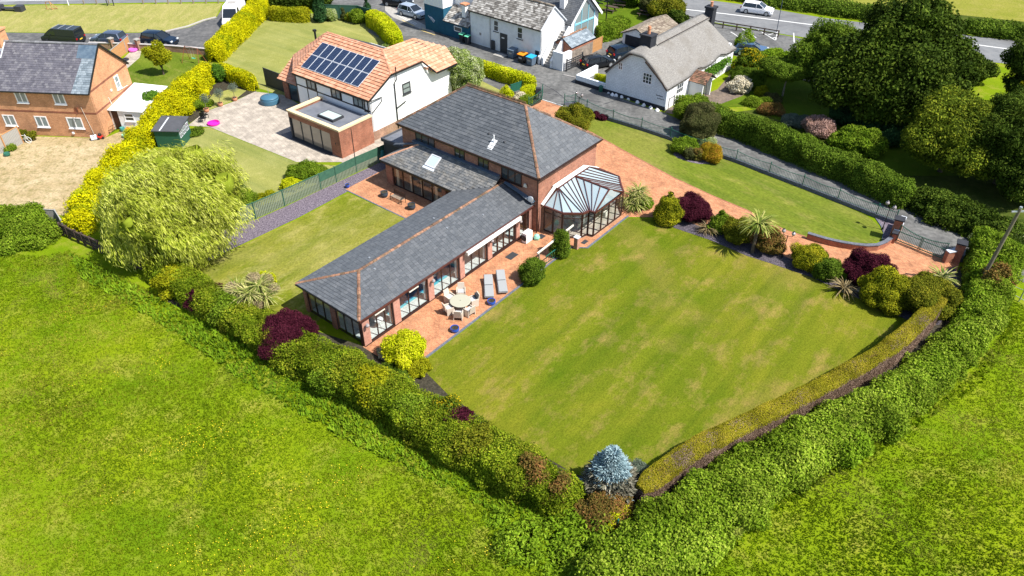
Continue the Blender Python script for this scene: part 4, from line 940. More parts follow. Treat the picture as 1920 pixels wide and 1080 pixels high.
o = ch.build('wicker_armchairs', 'offwhite', None); o.location = (HO[0], HO[1], 0); o.rotation_euler = (0, 0, -HA); tag(o, 'cream armchairs seen through the conservatory glass', 'armchairs'); o['kind'] = 'stuff'

# ================================================================ THE WHITE HOUSE WITH SOLAR PANELS
WO = G(634.4, 245, 2.9); WA = rad(37.5)
wh = thing('white_house', WO, WA, 'white rendered house with terracotta tiled roof, black framing and a flat roofed brick extension', 'house')
def WL(x, y): return (WO[0] + x * cos(WA) + y * sin(WA), WO[1] - x * sin(WA) + y * cos(WA))
# extension
mb = MB(); mb.box(-1.35, 0, 0, .25, 0, 2.75); mb.box(-.25, 0, .252, 4.2, 0, 2.75); mb.box(-7.3, -7.05, .252, 4.2, 0, 2.75); mb.box(-7.3, -1.352, 0, .25, 2.2, 2.75); mb.build('extension_wall', 'brick_new', wh)
B1(-7.3, -7.12, 0, .25, 0, 2.2).build('post', 'charcoal', wh)
mb = MB(); mb.box(-7.4, .06, -.06, .4, 2.75, 2.92); mb.box(-.36, .06, .402, 4.2, 2.75, 2.92); mb.box(-7.4, -6.98, .402, 4.2, 2.75, 2.92); mb.build('coping', 'coping', wh)
B1(-6.97, -.37, .41, 4.2, 2.5, 2.58).build('flat_roof', 'felt', wh)
mb = MB(); mb.box(-4.4, -2.2, 1.25, 2.65, 2.58, 2.8); o = mb.build('roof_lantern', 'charcoal', wh); B1(-4.25, -2.35, 1.38, 2.52, 2.8, 2.83).build('pane', 'skylight', o)
for i in range(4):
    x0 = -7.08 + i * 1.42; mb = MB(); mb.box(x0, x0 + .06, .1, .17, .05, 2.2); mb.box(x0 + 1.34, x0 + 1.4, .1, .17, .05, 2.2); mb.box(x0 + .06, x0 + 1.34, .1, .17, .05, .12); mb.box(x0 + .06, x0 + 1.34, .1, .17, 2.13, 2.2)
    o = mb.build('glazed_door', 'charcoal', wh); B1(x0 + .06, x0 + 1.34, .13, .14, .12, 2.13).build('pane', 'reflect_tint', o)
B1(-7.2, -1.3, -.35, .09, .0, .05).build('door_sill', 'charcoal', wh)
B1(-.75, -.65, -.03, 0, 1.3, 1.42).build('wall_light', 'black', wh)
# main block walls
fx0, fx1, fy, by = -11.3, -.3, 4.45, 16.1
mb = MB(); wall_poly(mb, (fx0, fy), (fx1, fy), [(0, 4.35), (1, 4.35)], .25); mb.build('front_wall', 'render', wh)
mb = MB(); wall_poly(mb, (fx1, fy + .01), (fx1, by), [(0, 4.4), (3.0 / 11.65, 5.75), (7.2 / 11.65, 5.75), (8.8 / 11.65, 4.9), (1, 4.2)], .25); mb.build('side_wall', 'render', wh)
mb = MB(); mb.box(fx0, fx0 + .25, fy + .26, 15, 0, 4.4); mb.box(fx0, fx1 - .26, 15.0, 15.25, 0, 4.3); mb.build('rear_wall', 'render', wh)
mb = MB(); mb.box(fx1 + .001, fx1 + .035, fy - .02, by, 0, .95); mb.build('brick_plinth', 'brick_pale', wh)
mb = MB(); mb.box(fx0, -7.4, fy - .035, fy - .001, 0, 1.0); mb.build('brick_plinth', 'brick_new', wh)
# roof
RZ = 7.0; ry = 9.5
e0, e1, h0, h1, rL, rR = (-11.3, 4.2, 4.33), (-.15, 4.2, 4.33), (-.15, 7.4, 5.95), (-.15, 11.7, 5.95), (-11.4, ry, RZ), (-3.2, ry, RZ)
P0 = [e0, e1, h0, rR, rL]; P1_ = [h0, h1, rR]
P2_ = [(.35, 13.2, 4.45), (.35, 16.3, 4.45), (-1.4, 16.6, 5.6), (-3.0, 13.6, RZ), (-3.2, ry, RZ)]
P4_ = [(-15.6, 5.3, 2.3), (-11.3, 5.3, 2.3), (-11.3, 8.8, 4.3), (-15.9, 8.1, 3.9)]; P5_ = [(-15.9, 8.1, 3.9), (-11.3, 4.4, 4.42), (-11.4, ry, RZ)]
P6_ = [(-3.2, ry + .02, RZ - .01), (-11.4, ry + .02, RZ - .01), (-11.3, 15.4, 4.2), (-3.2, 15.4, 4.2)]
mb = MB()
for p in (P0, P1_, P2_, P4_, P5_): mb.slab(p, .12)
mb.slab([P6_[3], P6_[2], P6_[1], P6_[0]], .1)
mb.slab([(-3.1, 13.5, RZ - .2), (-6.5, 13.5, 4.6), (-6.5, ry, 4.6), (-3.3, ry, RZ - .2)][::-1], .05)
wr = mb.build('roof', 'deck', wh); T = Tiles()
for i, p in enumerate((P0, P1_, P2_, P4_, P5_)): T.plane(p, .33, .38, .07, gap=.004, seed=40 + i)
T.build('roof_tiles', 'pantile', wr)
ridge_tiles([(rL, rR), (h0, rR), (rR, (-3.0, 13.6, RZ)), (rR, (-.05, 12.4, 4.9)), ((-3.0, 13.6, RZ), (-1.4, 16.6, 5.6)), (rL, (-15.9, 8.1, 3.9))], wr, 'pantile', r=.14, L=.4)
mb = MB(); mb.beam((e0[0], e0[1] - .04, e0[2] - .1), (e1[0], e1[1] - .04, e1[2] - .1), .1, .16); mb.beam((e1[0], e1[1], e1[2] - .08), (h0[0], h0[1], h0[2] - .08), .08, .16); mb.beam((h0[0] + .05, h0[1], h0[2] - .08), (h1[0] + .05, h1[1], h1[2] - .08), .12, .14)
mb.beam((h1[0], h1[1], h1[2] - .06), (.35, 13.2, 4.36), .1, .16); mb.beam((.4, 13.2, 4.36), (.4, 16.3, 4.36), .12, .14); mb.build('gutter', 'black', wh)
# black timber framing on the front
mb = MB(); yf = fy - .03
for (x0, x1, z0, z1) in ((-11.3, -.3, 3.02, 3.14), (-11.3, -11.15, 1.0, 4.2), (-9.6, -9.5, 3.14, 4.2), (-8.1, -8.0, 3.14, 4.2), (-5.9, -5.8, 3.14, 4.2), (-4.4, -4.3, 3.14, 4.2), (-2.7, -2.6, 3.14, 4.2), (-9.6, -9.5, 1.0, 3.02), (-8.1, -8.0, 1.0, 3.02)):
    mb.box(x0, x1, yf, fy - .001, z0, z1)
mb.build('timber_framing', 'black', wh)
for x in (-8.8, -5.1, -1.95): window(wh, (x, fy - .03), (0, -1), 1.35, 1.05, 3.15, 'black', 'pane_l', 2, 1, .11)
window(wh, (fx1 + .01, 9.4), (1, 0), 1.15, 1.1, 3.3, 'charcoal', 'pane_l', 1, 2, .13, sill='charcoal')
mb = MB(); mb.tube([(-.12, 8.0, 6.5), (-.12, 8.0, 5.2), (-.2, 7.75, 4.9), (-.2, 7.75, .2)], .055, 8); mb.tube([(-.2, 7.8, 2.3), (-.2, 9.1, 2.6)], .05, 8); mb.build('soil_pipe', 'black', wh)
mb = MB(); mb.tube([(-.1, 4.4, 4.2), (-.2, 5.9, 4.1), (-.22, 5.9, 3.7), (-.22, 4.6, 2.95)], .045, 6); mb.build('downpipe', 'black', wh)
mb = MB(); mb.box(-1.1, -1.02, fy - .1, fy - .02, 2.9, 4.2); mb.box(-.62, -.54, fy - .1, fy - .02, 2.9, 4.2); mb.box(-1.02, -.62, fy - .1, fy - .02, 4.1, 4.18); mb.box(-1.02, -.62, fy - .1, fy - .02, 2.95, 3.03); mb.build('downpipe_loop', 'black', wh)
mb = MB(); mb.tube([(-13.6, 9.6, 3.5), (-13.6, 9.6, 6.6)], .11, 8); mb.box(-13.75, -13.45, 9.45, 9.75, 6.6, 6.8); mb.build('flue', 'black', wh)
mb = MB(); mb.box(-15.4, -15.1, 5.7, 8.1, 0, 2.35); mb.box(-15.09, -14.6, 5.7, 5.95, 0, 2.2); mb.build('side_wing_wall', 'brick_new', wh)
for i in range(2):
    x0 = -14.5 + i * 1.5; mb = MB(); mb.box(x0, x0 + .08, 5.75, 5.82, .05, 2.2); mb.box(x0 + 1.4, x0 + 1.48, 5.75, 5.82, .05, 2.2); mb.box(x0 + .08, x0 + 1.4, 5.75, 5.82, 2.1, 2.2); o = mb.build('glazed_door', 'black', wh); B1(x0 + .08, x0 + 1.4, 5.78, 5.79, .05, 2.1).build('pane', 'pane', o)
# solar array: two rows of eight
nP = np.cross(np.array(e1) - np.array(e0), np.array(rL) - np.array(e0)); nP /= np.linalg.norm(nP); vP = np.cross(nP, (1, 0, 0))
sol = thing('solar_array', WO, WA, 'two rows of eight dark blue solar panels on the terracotta roof', 'solar panels')
for rI in range(2):
    for cI in range(8):
        o0 = np.array([-10.75 + cI * 1.05 , 4.2, 4.33]) + vP * (.95 + rI * 1.8) + nP * .13
        w_, h_ = 1.035, 1.76; q = [o0, o0 + [w_, 0, 0], o0 + np.array([w_, 0, 0]) + vP * h_, o0 + vP * h_]
        mb = MB(); mb.slab([tuple(x) for x in q], .04); fo = mb.build('solar_panel', 'capwhite', sol)
        i0 = [o0 + np.array([.035, 0, 0]) + vP * .035, o0 + np.array([w_ - .035, 0, 0]) + vP * .035, o0 + np.array([w_ - .035, 0, 0]) + vP * (h_ - .035), o0 + np.array([.05, 0, 0]) + vP * (h_ - .035)]
        mb = MB(); mb.slab([tuple(x + nP * .008) for x in i0], .006); mb.build('cells', 'cell', fo)
# dark fence left of the white house
dk = thing('dark_fence', WL(-15.3, 6.6), WA, 'tall charcoal board fence between the white house and the golden hedge', 'fence')
for k_ in range(22): B1(-4.6 + k_ * .2, -4.6 + k_ * .2 + .185, 0, .04, 0, 2.0).build('board', 'charcoal', dk)
mb = MB(); mb.box(-4.62, -.15, -.02, .06, 2.0, 2.06); mb.build('cap_rail', 'charcoal', dk)

# ================================================================ THE ORANGE BRICK HOUSE (left)
LO = G(196.7, 259); LA = rad(4.5)
lh = thing('orange_brick_house', LO, LA, 'orange brick semi with purple grey slate roof and white windows at the left edge', 'house')
mb = MB(); wall_poly(mb, (-20, 0), (0, 0), [(0, 4.85), (1, 4.85)], .28); mb.box(-20, -.3, 7.05, 7.3, 0, 4.8); mb.build('front_wall', 'brick_or', lh)
mb = MB(); wall_poly(mb, (0, .001), (0, 7.3), [(0, 4.85), (.5, 8.0), (1, 4.85)], .28); mb.build('gable_wall', 'brick_or', lh)
mb = MB(); mb.box(-20, .012, -.014, -.001, 2.5, 2.68); mb.box(.001, .014, 0, 7.3, 2.5, 2.68); mb.box(.001, .014, 0, 7.3, 4.6, 4.78); mb.build('brick_band', 'brick_band', lh)
q0 = [(-20.1, -.25, 4.72), (.12, -.25, 4.72), (.12, 3.65, 8.1), (-20.1, 3.65, 8.1)]; q1 = [(.12, 7.55, 4.72), (-20.1, 7.55, 4.72), (-20.1, 3.65, 8.1), (.12, 3.65, 8.1)]
mb = MB(); mb.slab(q0, .12); mb.slab(q1, .12); lr = mb.build('roof', 'deck', lh)
T = Tiles(); T.plane([(-20.1, -.25, 4.72), (-1.6, -.25, 4.72), (-1.0, 3.65, 8.1), (-20.1, 3.65, 8.1)], .3, .24, .018, seed=50).plane(q1, .3, .24, .018, seed=51); T.build('slates', 'slate_purple', lr)
T = Tiles(); T.plane([(-1.6, -.25, 4.72), (.12, -.25, 4.72), (.12, 3.65, 8.1), (-1.0, 3.65, 8.1)], .3, .24, .02, seed=52); T.build('repaired_slates', 'slate_blue', lr)
mb = MB(); mb.slab([(-1.75, 2.45, 7.06 + .05), (.1, 2.45, 7.06 + .05), (.1, 3.5, 7.97 + .05), (-1.75, 3.5, 7.97 + .05)], .02); mb.build('roof_patch', 'lead', lr)
ridge_tiles([((-20, 3.65, 8.12), (.12, 3.65, 8.12))], lr, 'ridge_grey', r=.14, L=.45)
mb = MB(); mb.beam((.14, -.25, 4.68), (.14, 3.65, 8.06), .06, .2); mb.beam((.14, 3.65, 8.06), (.14, 7.55, 4.68), .06, .2); mb.beam((-20, -.32, 4.66), (.1, -.32, 4.66), .12, .12); mb.build('bargeboard', 'black', lh)
mb = MB(); mb.box(-10.7, -9.3, 3.0, 4.3, 6.6, 9.1); mb.box(-10.8, -9.2, 2.9, 4.4, 9.1, 9.25); o = mb.build('chimney', 'brick_or', lr)
for x in (-10.35, -9.65): mb = MB(); mb.lathe([(.13, 0), (.15, .1), (.12, .4), (.15, .42)], x, 3.65, 10, 9.25); mb.build('chimney_pot', 'terra_pot', o)
mb = MB(); mb.beam((-9.25, 2.2, 6.95), (-9.2, 3.7, 8.2), .1, .05); mb.beam((-10.75, 2.85, 7.5), (-9.2, 2.85, 7.5), .06, .3); mb.build('flashing', 'capwhite', o)
for i, (x, z, w_, h_, c_) in enumerate(((-7.0, 3.45, 1.15, 1.15, 2), (-3.2, 3.45, 1.15, 1.15, 2), (-5.9, .95, 1.25, 1.15, 2), (-2.5, .95, 1.55, 1.15, 2), (-9.2, .95, 1.2, 1.15, 2))):
    window(lh, (x, 0), (0, -1), w_, h_, z, 'white', 'pane_l', c_, 1, .11, sill='white')
    B1(x - w_ / 2 - .06, x + w_ / 2 + .06, -.05, -.001, z - .17, z - .09).build('window_ledge', 'brick_band', lh)
window(lh, (0, 4.9), (1, 0), .8, 1.35, 3.1, 'white', 'pane_l', 1, 2, .12, sill='white')
window(lh, (0, 3.9), (1, 0), .45, .45, 1.85, 'white', 'pane', 1, 1, .1)
mb = MB(); mb.tube([(-1.3, -.03, 3.2), (-.9, -.03, 0)], .02, 5); mb.tube([(.05, 2.6, 3.1), (.05, 2.9, 1.8), (.05, 2.9, .1)], .045, 6); mb.tube([(.05, 5.1, 2.95), (.05, 6.3, 2.85)], .04, 6); mb.build('cable', 'offwhite', lh)
mb = MB(); mb.cbox(.06, 3.4, 3.55, .1, .25, .2); mb.cbox(.04, 4.5, 4.35, .1, .2, .15); mb.build('wall_light', 'offwhite', lh)
mb = MB(); mb.box(-3.15, -2.95, -.12, -.001, .35, .55); mb.build('boiler_flue', 'white', lh)
# rusty dish
mb = MB(); mb.lathe([(.05, 0), (.3, .03), (.36, .1), (.33, .1), (.02, .04)], n=18); o = mb.build('satellite_dish', 'rust'); o.location = (LO[0] - 1.6, LO[1] + .05 - .3, 3.0); o.rotation_euler = (rad(80), 0, rad(-30)); tag(o, 'rusty brown satellite dish on the orange brick wall', 'satellite dish')
mb = MB(); mb.tube([(0, 0, 0), (0, .3, -.15)], .03, 6); b_ = mb.build('bracket', 'rust', None); b_.parent = o; 
# lean-to
lt = thing('lean_to', LO, LA, 'white walled lean-to with a pale sheet roof beside the orange house', 'outbuilding')
mb = MB(); mb.box(.9, 3.4, 1.9, 2.05, 0, 2.05); mb.box(3.25, 3.4, 2.06, 7.3, 0, 2.15); mb.box(.03, .2, 2.0, 2.2, 0, 2.1); mb.build('wall', 'render_old', lt)
mb = MB(); mb.slab([(.05, 1.75, 2.2), (3.6, 1.75, 2.1), (3.6, 7.6, 2.35), (.05, 7.6, 2.6)], .06); mb.build('roof', 'render', lt)
window(lt, (2.0, 1.9), (0, -1), 1.0, .85, 1.0, 'white', 'pane', 1, 2, .1, sill='white')
B1(.25, .88, 1.95, 2.0, 0, 1.95).build('door', 'brown_dk', lt)

# ================================================================ THE PUB GROUP
def PQ(X, Y): return (800 + X / 6, Y / 6)
PO = G(*PQ(500, 475)); PA = rad(40.3)
pub = thing('white_stone_building', PO, PA, 'long two storey white painted building with lichen mottled stone tile roof', 'building')
mb = MB(); mb.box(0, 11.3, 0, .3, .0, 4.15); mb.box(0, 11.3, 4.3, 4.6, 0, 4.1); mb.box(0, .3, .301, 4.3, 0, 4.1); mb.build('wall', 'render_old', pub)
mb = MB(); wall_poly(mb, (11.3, .001), (11.3, 4.6), [(0, 4.15), (.5, 6.2), (1, 4.15)], .3); mb.build('gable_wall', 'render', pub)
q0 = [(-.15, -.2, 4.1), (11.4, -.2, 4.1), (11.4, 2.3, 6.3), (-.15, 2.3, 6.3)]; q1 = [(11.4, 4.8, 4.1), (-.15, 4.8, 4.1), (-.15, 2.3, 6.3), (11.4, 2.3, 6.3)]
mb = MB(); mb.slab(q0, .12); mb.slab(q1, .12); o = mb.build('roof', 'deck', pub); T = Tiles(); T.plane(q0, .36, .27, .03, seed=60).plane(q1, .36, .27, .03, seed=61); T.build('stone_tiles', 'stonetile', o)
ridge_tiles([((-.1, 2.3, 6.33), (11.4, 2.3, 6.33))], o, 'browntile', r=.15, L=.4)
mb = MB(); mb.beam((-.1, -.28, 4.02), (11.4, -.28, 4.02), .12, .1); mb.build('gutter', 'black', pub); mb = MB(); mb.beam((11.43, -.2, 4.05), (11.43, 2.3, 6.25), .05, .14); mb.beam((11.43, 2.3, 6.25), (11.43, 4.8, 4.05), .05, .14); mb.build('bargeboard', 'capwhite', pub)
mb = MB(); mb.tube([(3.35, -.15, 4.0), (3.35, -.08, 3.8), (3.35, -.08, .1)], .05, 6); mb.build('downpipe', 'galv', pub)
window(pub, (4.3, 0), (0, -1), .8, 1.35, 2.35, 'render', 'pane', 1, 2, .09, sill='charcoal'); window(pub, (8.1, 0), (0, -1), .85, 1.4, 2.3, 'render', 'pane', 1, 2, .09, sill='charcoal')
window(pub, (11.3, 2.4), (1, 0), .9, 1.3, 2.0, 'render', 'pane', 1, 2, .1)
mb = MB(); mb.box(4.95, 6.1, -.05, -.001, 0, 2.35); o = mb.build('door', 'charcoal', pub); B1(5.25, 5.65, -.07, -.051, 1.75, 1.9).build('notice', 'white', o)
B1(10.5, 11.1, -.04, -.001, 0, 1.5).build('door', 'tar', pub); B1(3.6, 4.1, -.22, -.02, 0, 1.15).build('meter_box', 'charcoal', pub); B1(1.5, 1.8, -.03, -.001, 1.3, 1.6).build('vent', 'concrete', pub)
mb = MB(); mb.box(5.0, 6.6, -1.5, -.5, .03, .06); mb.build('door_mat', 'concrete', pub)
# outside stair
st = thing('stone_stair', PO, PA, 'whitewashed outside stone stair with sloping parapets at the end of the white building', 'staircase')
mb = MB(); wall_poly(mb, (11.35, -.2), (11.35 + .001, 3.2), [(0, .9), (.35, 2.2), (1, 3.9)], .0 + .3)
mb.add(*[[], []][:2] if False else ([(11.62, -.2, 0), (11.9, -.2, 0), (11.9, 3.2, 0), (11.62, 3.2, 0), (11.62, -.2, .9), (11.9, -.2, .9), (11.9, 3.2, 4.1), (11.62, 3.2, 4.1)], [(0, 3, 2, 1), (4, 5, 6, 7), (0, 1, 5, 4), (1, 2, 6, 5), (2, 3, 7, 6), (3, 0, 4, 7)]))
mb.add([(12.9, -.2, 0), (13.15, -.2, 0), (13.15, 3.2, 0), (12.9, 3.2, 0), (12.9, -.2, .9), (13.15, -.2, .9), (13.15, 3.2, 4.1), (12.9, 3.2, 4.1)], [(0, 3, 2, 1), (4, 5, 6, 7), (0, 1, 5, 4), (1, 2, 6, 5), (2, 3, 7, 6), (3, 0, 4, 7)]); mb.build('parapet', 'render_old', st)
for k_ in range(14): B1(11.91, 12.89, -.1 + k_ * .24, .15 + k_ * .24, 0, .25 + k_ * .24).build('step', 'concrete', st)
mb = MB(); mb.box(13.2, 14.7, -.1, .35, 0, 2.1); mb.box(14.3, 14.75, .36, 1.6, 0, 2.0); mb.build('pier', 'render_old', st)
# blue building
bl = thing('blue_building', PO, PA, 'deep blue rendered building with white upper wall and mottled lean-to roof', 'building')
mb = MB(); mb.box(-8.0, -.05, -.25, 0, 0, 1.95); mb.box(-8, -7.75, 0, 6.5, 0, 3.0); mb.box(-7.74, -4.5, .7, .95, 0, 3.0); mb.box(-4.5, -.02, 1.6, 1.85, 0, 3.2); mb.build('lower_wall', 'navy', bl)
mb = MB(); mb.box(-8.02, -.02, .72, 1.0, 3.2, 5.9) if False else mb.box(-4.5, -.02, 1.9, 6.5, 3.0, 5.9); mb.box(-8.02, -4.52, -.26, 6.5, 3.32, 6.0); mb.build('upper_wall', 'render', bl)
B1(-8.0, -4.5, -.24, 1.9, 1.95, 3.3).build('side_bay', 'navy', bl)
q0 = [(-4.45, -.45, 1.95), (.0, -.45, 1.95), (.0, 1.75, 3.5), (-4.45, 1.75, 3.5)]; mb = MB(); mb.slab(q0, .12); o = mb.build('roof', 'deck', bl); T = Tiles(); T.plane(q0, .34, .26, .03, seed=66); T.build('stone_tiles', 'stonetile', o)
mb = MB(); mb.box(-1.95, -1.35, .5, 1.1, 2.6, 4.2); c_ = mb.build('chimney', 'render', o); mb = MB(); mb.box(-2.1, -1.2, .35, 1.25, 4.2, 4.35); mb.build('cap', 'terra_pot', c_)
window(bl, (-2.0, -.25), (0, -1), 1.35, .65, .95, 'white', 'pane', 1, 1, .09)
mb = MB()
for k_ in range(3): mb.beam((-7.3 + k_ * .28, -.3, 1.9 - k_ * .03), (-6.3 + k_ * .1, -.3, 1.2 + .12 * k_), .08, .02)
mb.build('painted_arrow', 'render', bl)
# rear slate building with glazed gable
rb = thing('glazed_gable_building', PO, PA, 'slate roofed building with a white edged glazed gable behind the white building', 'building')
gx = 11.6
mb = MB(); wall_poly(mb, (gx, 5.2), (gx, 11.2), [(0, 3.6), (.5, 6.4), (1, 3.6)], .25); mb.box(0, gx - .3, 5.2, 5.4, 0, 3.6); mb.build('wall', 'render', rb)
q0 = [(0, 5.0, 3.5), (gx + .4, 5.0, 3.5), (gx + .4, 8.2, 6.6), (0, 8.2, 6.6)]; q1 = [(gx + .4, 11.4, 3.5), (0, 11.4, 3.5), (0, 8.2, 6.6), (gx + .4, 8.2, 6.6)]
mb = MB(); mb.slab(q0, .12); mb.slab(q1, .12); o = mb.build('roof', 'deck', rb); T = Tiles(); T.plane(q0, .3, .24, .015, seed=68).plane(q1, .3, .24, .015, seed=69); T.build('slates', 'slate', o)
ridge_tiles([((0, 8.2, 6.63), (gx + .4, 8.2, 6.63))], o, 'ridge_grey')
mb = MB(); mb.beam((gx + .44, 5.0, 3.45), (gx + .44, 8.2, 6.55), .06, .3); mb.beam((gx + .44, 8.2, 6.55), (gx + .44, 11.4, 3.45), .06, .3); mb.build('bargeboard', 'white', rb)
mb = MB(); mb.add([(gx + .03, 6.2, 3.3), (gx + .03, 10.2, 3.3), (gx + .03, 10.2, 4.0), (gx + .03, 8.2, 5.9), (gx + .03, 6.2, 4.0)], [(0, 1, 2, 3, 4)]); mb.build('gable_window', 'pane_l', rb)
mb = MB()
for y in (6.2, 7.5, 8.9, 10.2): mb.box(gx + .031, gx + .09, y - .05, y + .05, .2, 5.0 if 7 < y < 9.5 else 4.0)
mb.box(gx + .031, gx + .1, 6.2, 10.2, 3.05, 3.25); mb.build('window_frame', 'cyan', rb); B1(gx + .031, gx + .06, 6.3, 10.1, .1, 3.0).build('glazed_doors', 'pane_l', rb); B1(gx + .061, gx + .09, 7.6, 8.3, .1, 2.3).build('door', 'rust', rb)
mb = MB(); mb.box(9.2, 9.9, 6.2, 6.9, 4.2, 7.4); c_ = mb.build('chimney', 'render', o); mb = MB(); mb.lathe([(.14, 0), (.16, .3)], 10.25, 6.7, 8, 6.3); mb.build('chimney_pot', 'terra_pot', c_)
# brick outhouse
ou = thing('brick_outhouse', PO, PA, 'small brick and stone outhouse with pale slate roof next to the stone stair', 'outbuilding')
mb = MB(); mb.box(14.15, 14.35, 2.0, 6.4, 0, 1.75); mb.build('stone_wall', 'stone', ou); mb = MB(); mb.box(14.15, 14.36, 2.0, 6.4, 1.752, 2.25); mb.build('brick_wall', 'brick_new', ou)
mb = MB(); wall_poly(mb, (12.0, 1.95), (14.14, 1.95), [(0, 2.3), (.5, 3.0), (1, 2.3)], .2); wall_poly(mb, (12.0, 6.2), (14.14, 6.2), [(0, 2.3), (.5, 3.0), (1, 2.3)], .2); mb.build('gable_wall', 'brick_new', ou)
q0 = [(14.5, 1.8, 2.22), (14.5, 6.6, 2.22), (13.05, 6.6, 3.1), (13.05, 1.8, 3.1)]; q1 = [(11.7, 6.6, 2.22), (11.7, 1.8, 2.22), (13.05, 1.8, 3.1), (13.05, 6.6, 3.1)]
mb = MB(); mb.slab(q0, .08); mb.slab(q1, .08); o = mb.build('roof', 'deck', ou); T = Tiles(); T.plane(q0, .5, .3, .02, seed=70).plane(q1, .5, .3, .02, seed=71); T.build('slates', 'slate_blue', o); ridge_tiles([((13.05, 1.8, 3.12), (13.05, 6.6, 3.12))], o, 'ridge', r=.14)

# ================================================================ THATCHED COTTAGE
CO = G(1246, 208); CA = rad(39.4)
ct = thing('thatched_cottage', CO, CA, 'white painted stone cottage under a thick grey thatched roof beside the lane', 'cottage')
def ctprof(x):    # gable profile height under the thatch for x from -8.2 to 0
    return float(np.interp(x, [-7.6, -7.3, -4.7, -3.3, -.5, 0], [2.45, 2.75, 5.1, 5.1, 2.95, 2.35]))
n_ = 24; pr = [(k_ / n_, ctprof(-7.6 + 7.6 * k_ / n_)) for k_ in range(n_ + 1)]
mb = MB(); wall_poly(mb, (-7.6, 0), (0, 0), [(s, z) for s, z in pr], .4); mb.build('gable_wall', 'paintbrick', ct)
mb = MB(); mb.box(-.4, 0, .401, 15.2, 0, 2.55); mb.box(-7.6, -7.2, .401, 15.2, 0, 2.35); mb.box(-7.2, -.4, 14.8, 15.2, 0, 3); mb.build('front_wall', 'render', ct)
mb = MB(); mb.box(-8.6, .0, -.05, -.001, 0, .42); mb.build('black_plinth', 'tar', ct)
mb = MB(); nx, ny = 28, 52; V = []; F = []
for j in range(ny + 1):
    y = -.25 + (15.9) * j / ny
    endf = max(0, (y - 13.6) / 2.05)                      # hipped far end
    for i in range(nx + 1):
        s = -1 + 2 * i / nx; x = -4.1 + s * (4.25 if s > 0 else 3.5)
        z = 5.75 - (abs(s) ** 1.35) * 3.3 + .03 * sin(7 * y + 3 * s)
        if y < 1.6: z = min(z, 5.35 + .25 * y) if abs(s) < .5 else z
        z -= 1.5 * endf ** 1.6 * (1 - abs(s) ** 2)
        if s > .72: z += .42 * (s - .72) / .28 * (math.exp(-((y - 6.2) / 1.1) ** 2) + math.exp(-((y - 11.4) / 1.1) ** 2))
        V.append((x, y, z))
for j in range(ny):
    for i in range(nx): a = j * (nx + 1) + i; F.append((a, a + 1, a + nx + 2, a + nx + 1))
mb.add(V, F); n0 = len(mb.v); low = [(p[0] * .985 - .06, p[1], p[2] - .24) for p in V]; mb.add(low, [f_[::-1] for f_ in F])
nn = len(V)
for j in range(ny):
    for i in (0, nx): a = j * (nx + 1) + i; b = a + nx + 1; mb.f.append((a, b, b + nn, a + nn) if i else (b, a, a + nn, b + nn)); mb.r.append(.5)
for j in (0, ny):
    for i in range(nx): a = j * (nx + 1) + i; mb.f.append((a + 1, a, a + nn, a + 1 + nn) if j == 0 else (a, a + 1, a + 1 + nn, a + nn)); mb.r.append(.5)
tr = mb.build('thatched_roof', 'thatch', ct, smooth=True)
mb = MB(); V = []; F = []; m_ = 8
for j in range(31):
    y = 2.8 + 11.9 * j / 30
    for i in range(m_ + 1): s = (-1 + 2 * i / m_) * .2; V.append((-4.1 + s * 4.2, y, 5.75 - (abs(s) ** 1.35) * 3.3 + .09 + .02 * sin(5 * y)))
for j in range(30):
    for i in range(m_): a = j * (m_ + 1) + i; F.append((a, a + 1, a + m_ + 2, a + m_ + 1))
for j in range(30):
    for i in (0, m_): a = j * (m_ + 1) + i; b = a + m_ + 1; k0 = len(V); V += [(V[a][0], V[a][1], V[a][2] - .2), (V[b][0], V[b][1], V[b][2] - .2)]; F.append((a, b, k0 + 1, k0))
mb.add(V, F); mb.build('ridge_cap', 'thatch', tr)
mb = MB(); mb.beam((-3.24, 2.8, 5.62), (-3.24, 14.6, 5.62), .05, .05); mb.build('ridge_sway', 'thatch_e', tr)
for lo, hi in ((0, 10), (15, n_)):
    mb = MB()
    for k_ in range(lo, hi): x0, x1 = -7.65 + 7.75 * k_ / n_, -7.65 + 7.75 * (k_ + 1) / n_; mb.beam((x0, -.29, ctprof(x0) + .03), (x1, -.29, ctprof(x1) + .03), .06, .16)
    mb.build('gable_edge', 'thatch_e', tr)
mb = MB(); mb.box(-4.75, -3.45, 1.5, 2.7, 4.2, 6.6); mb.box(-4.83, -3.37, 1.42, 2.78, 6.6, 6.75); o = mb.build('chimney', 'tar', ct); mb = MB(); mb.lathe([(.18, 0), (.15, .5), (.2, .52), (.16, .8)], -4.1, 2.1, 10, 6.75); mb.build('chimney_pot', 'terra_pot', o)
mb = MB(); mb.box(-4.0, -3.0, 14.4, 15.3, 4, 6.5); mb.box(-4.1, -2.9, 14.3, 15.4, 6.5, 6.7); o = mb.build('chimney', 'tar', ct); mb = MB(); mb.lathe([(.18, 0), (.15, .5), (.2, .52)], -3.5, 14.85, 10, 6.7); mb.build('chimney_pot', 'terra_pot', o)
window(ct, (-5.9, 0), (0, -1), .55, .85, 3.0, 'white', 'pane', 2, 2, .09); window(ct, (-2.5, 0), (0, -1), 1.1, 1.15, 2.35, 'white', 'pane', 3, 3, .07, sill='white')
for y, w_, z_ in ((2.8, 1.4, 1.1), (6.1, 1.3, 2.35), (10.2, 1.3, 2.3), (8.9, 1.0, 1.0), (11.0, 1.5, .95)): window(ct, (0, y), (1, 0), w_, .9 if z_ > 2 else 1.1, z_ if z_ < 2 else 1.75, 'white', 'pane', 3, 2, .06)
txt = MB()
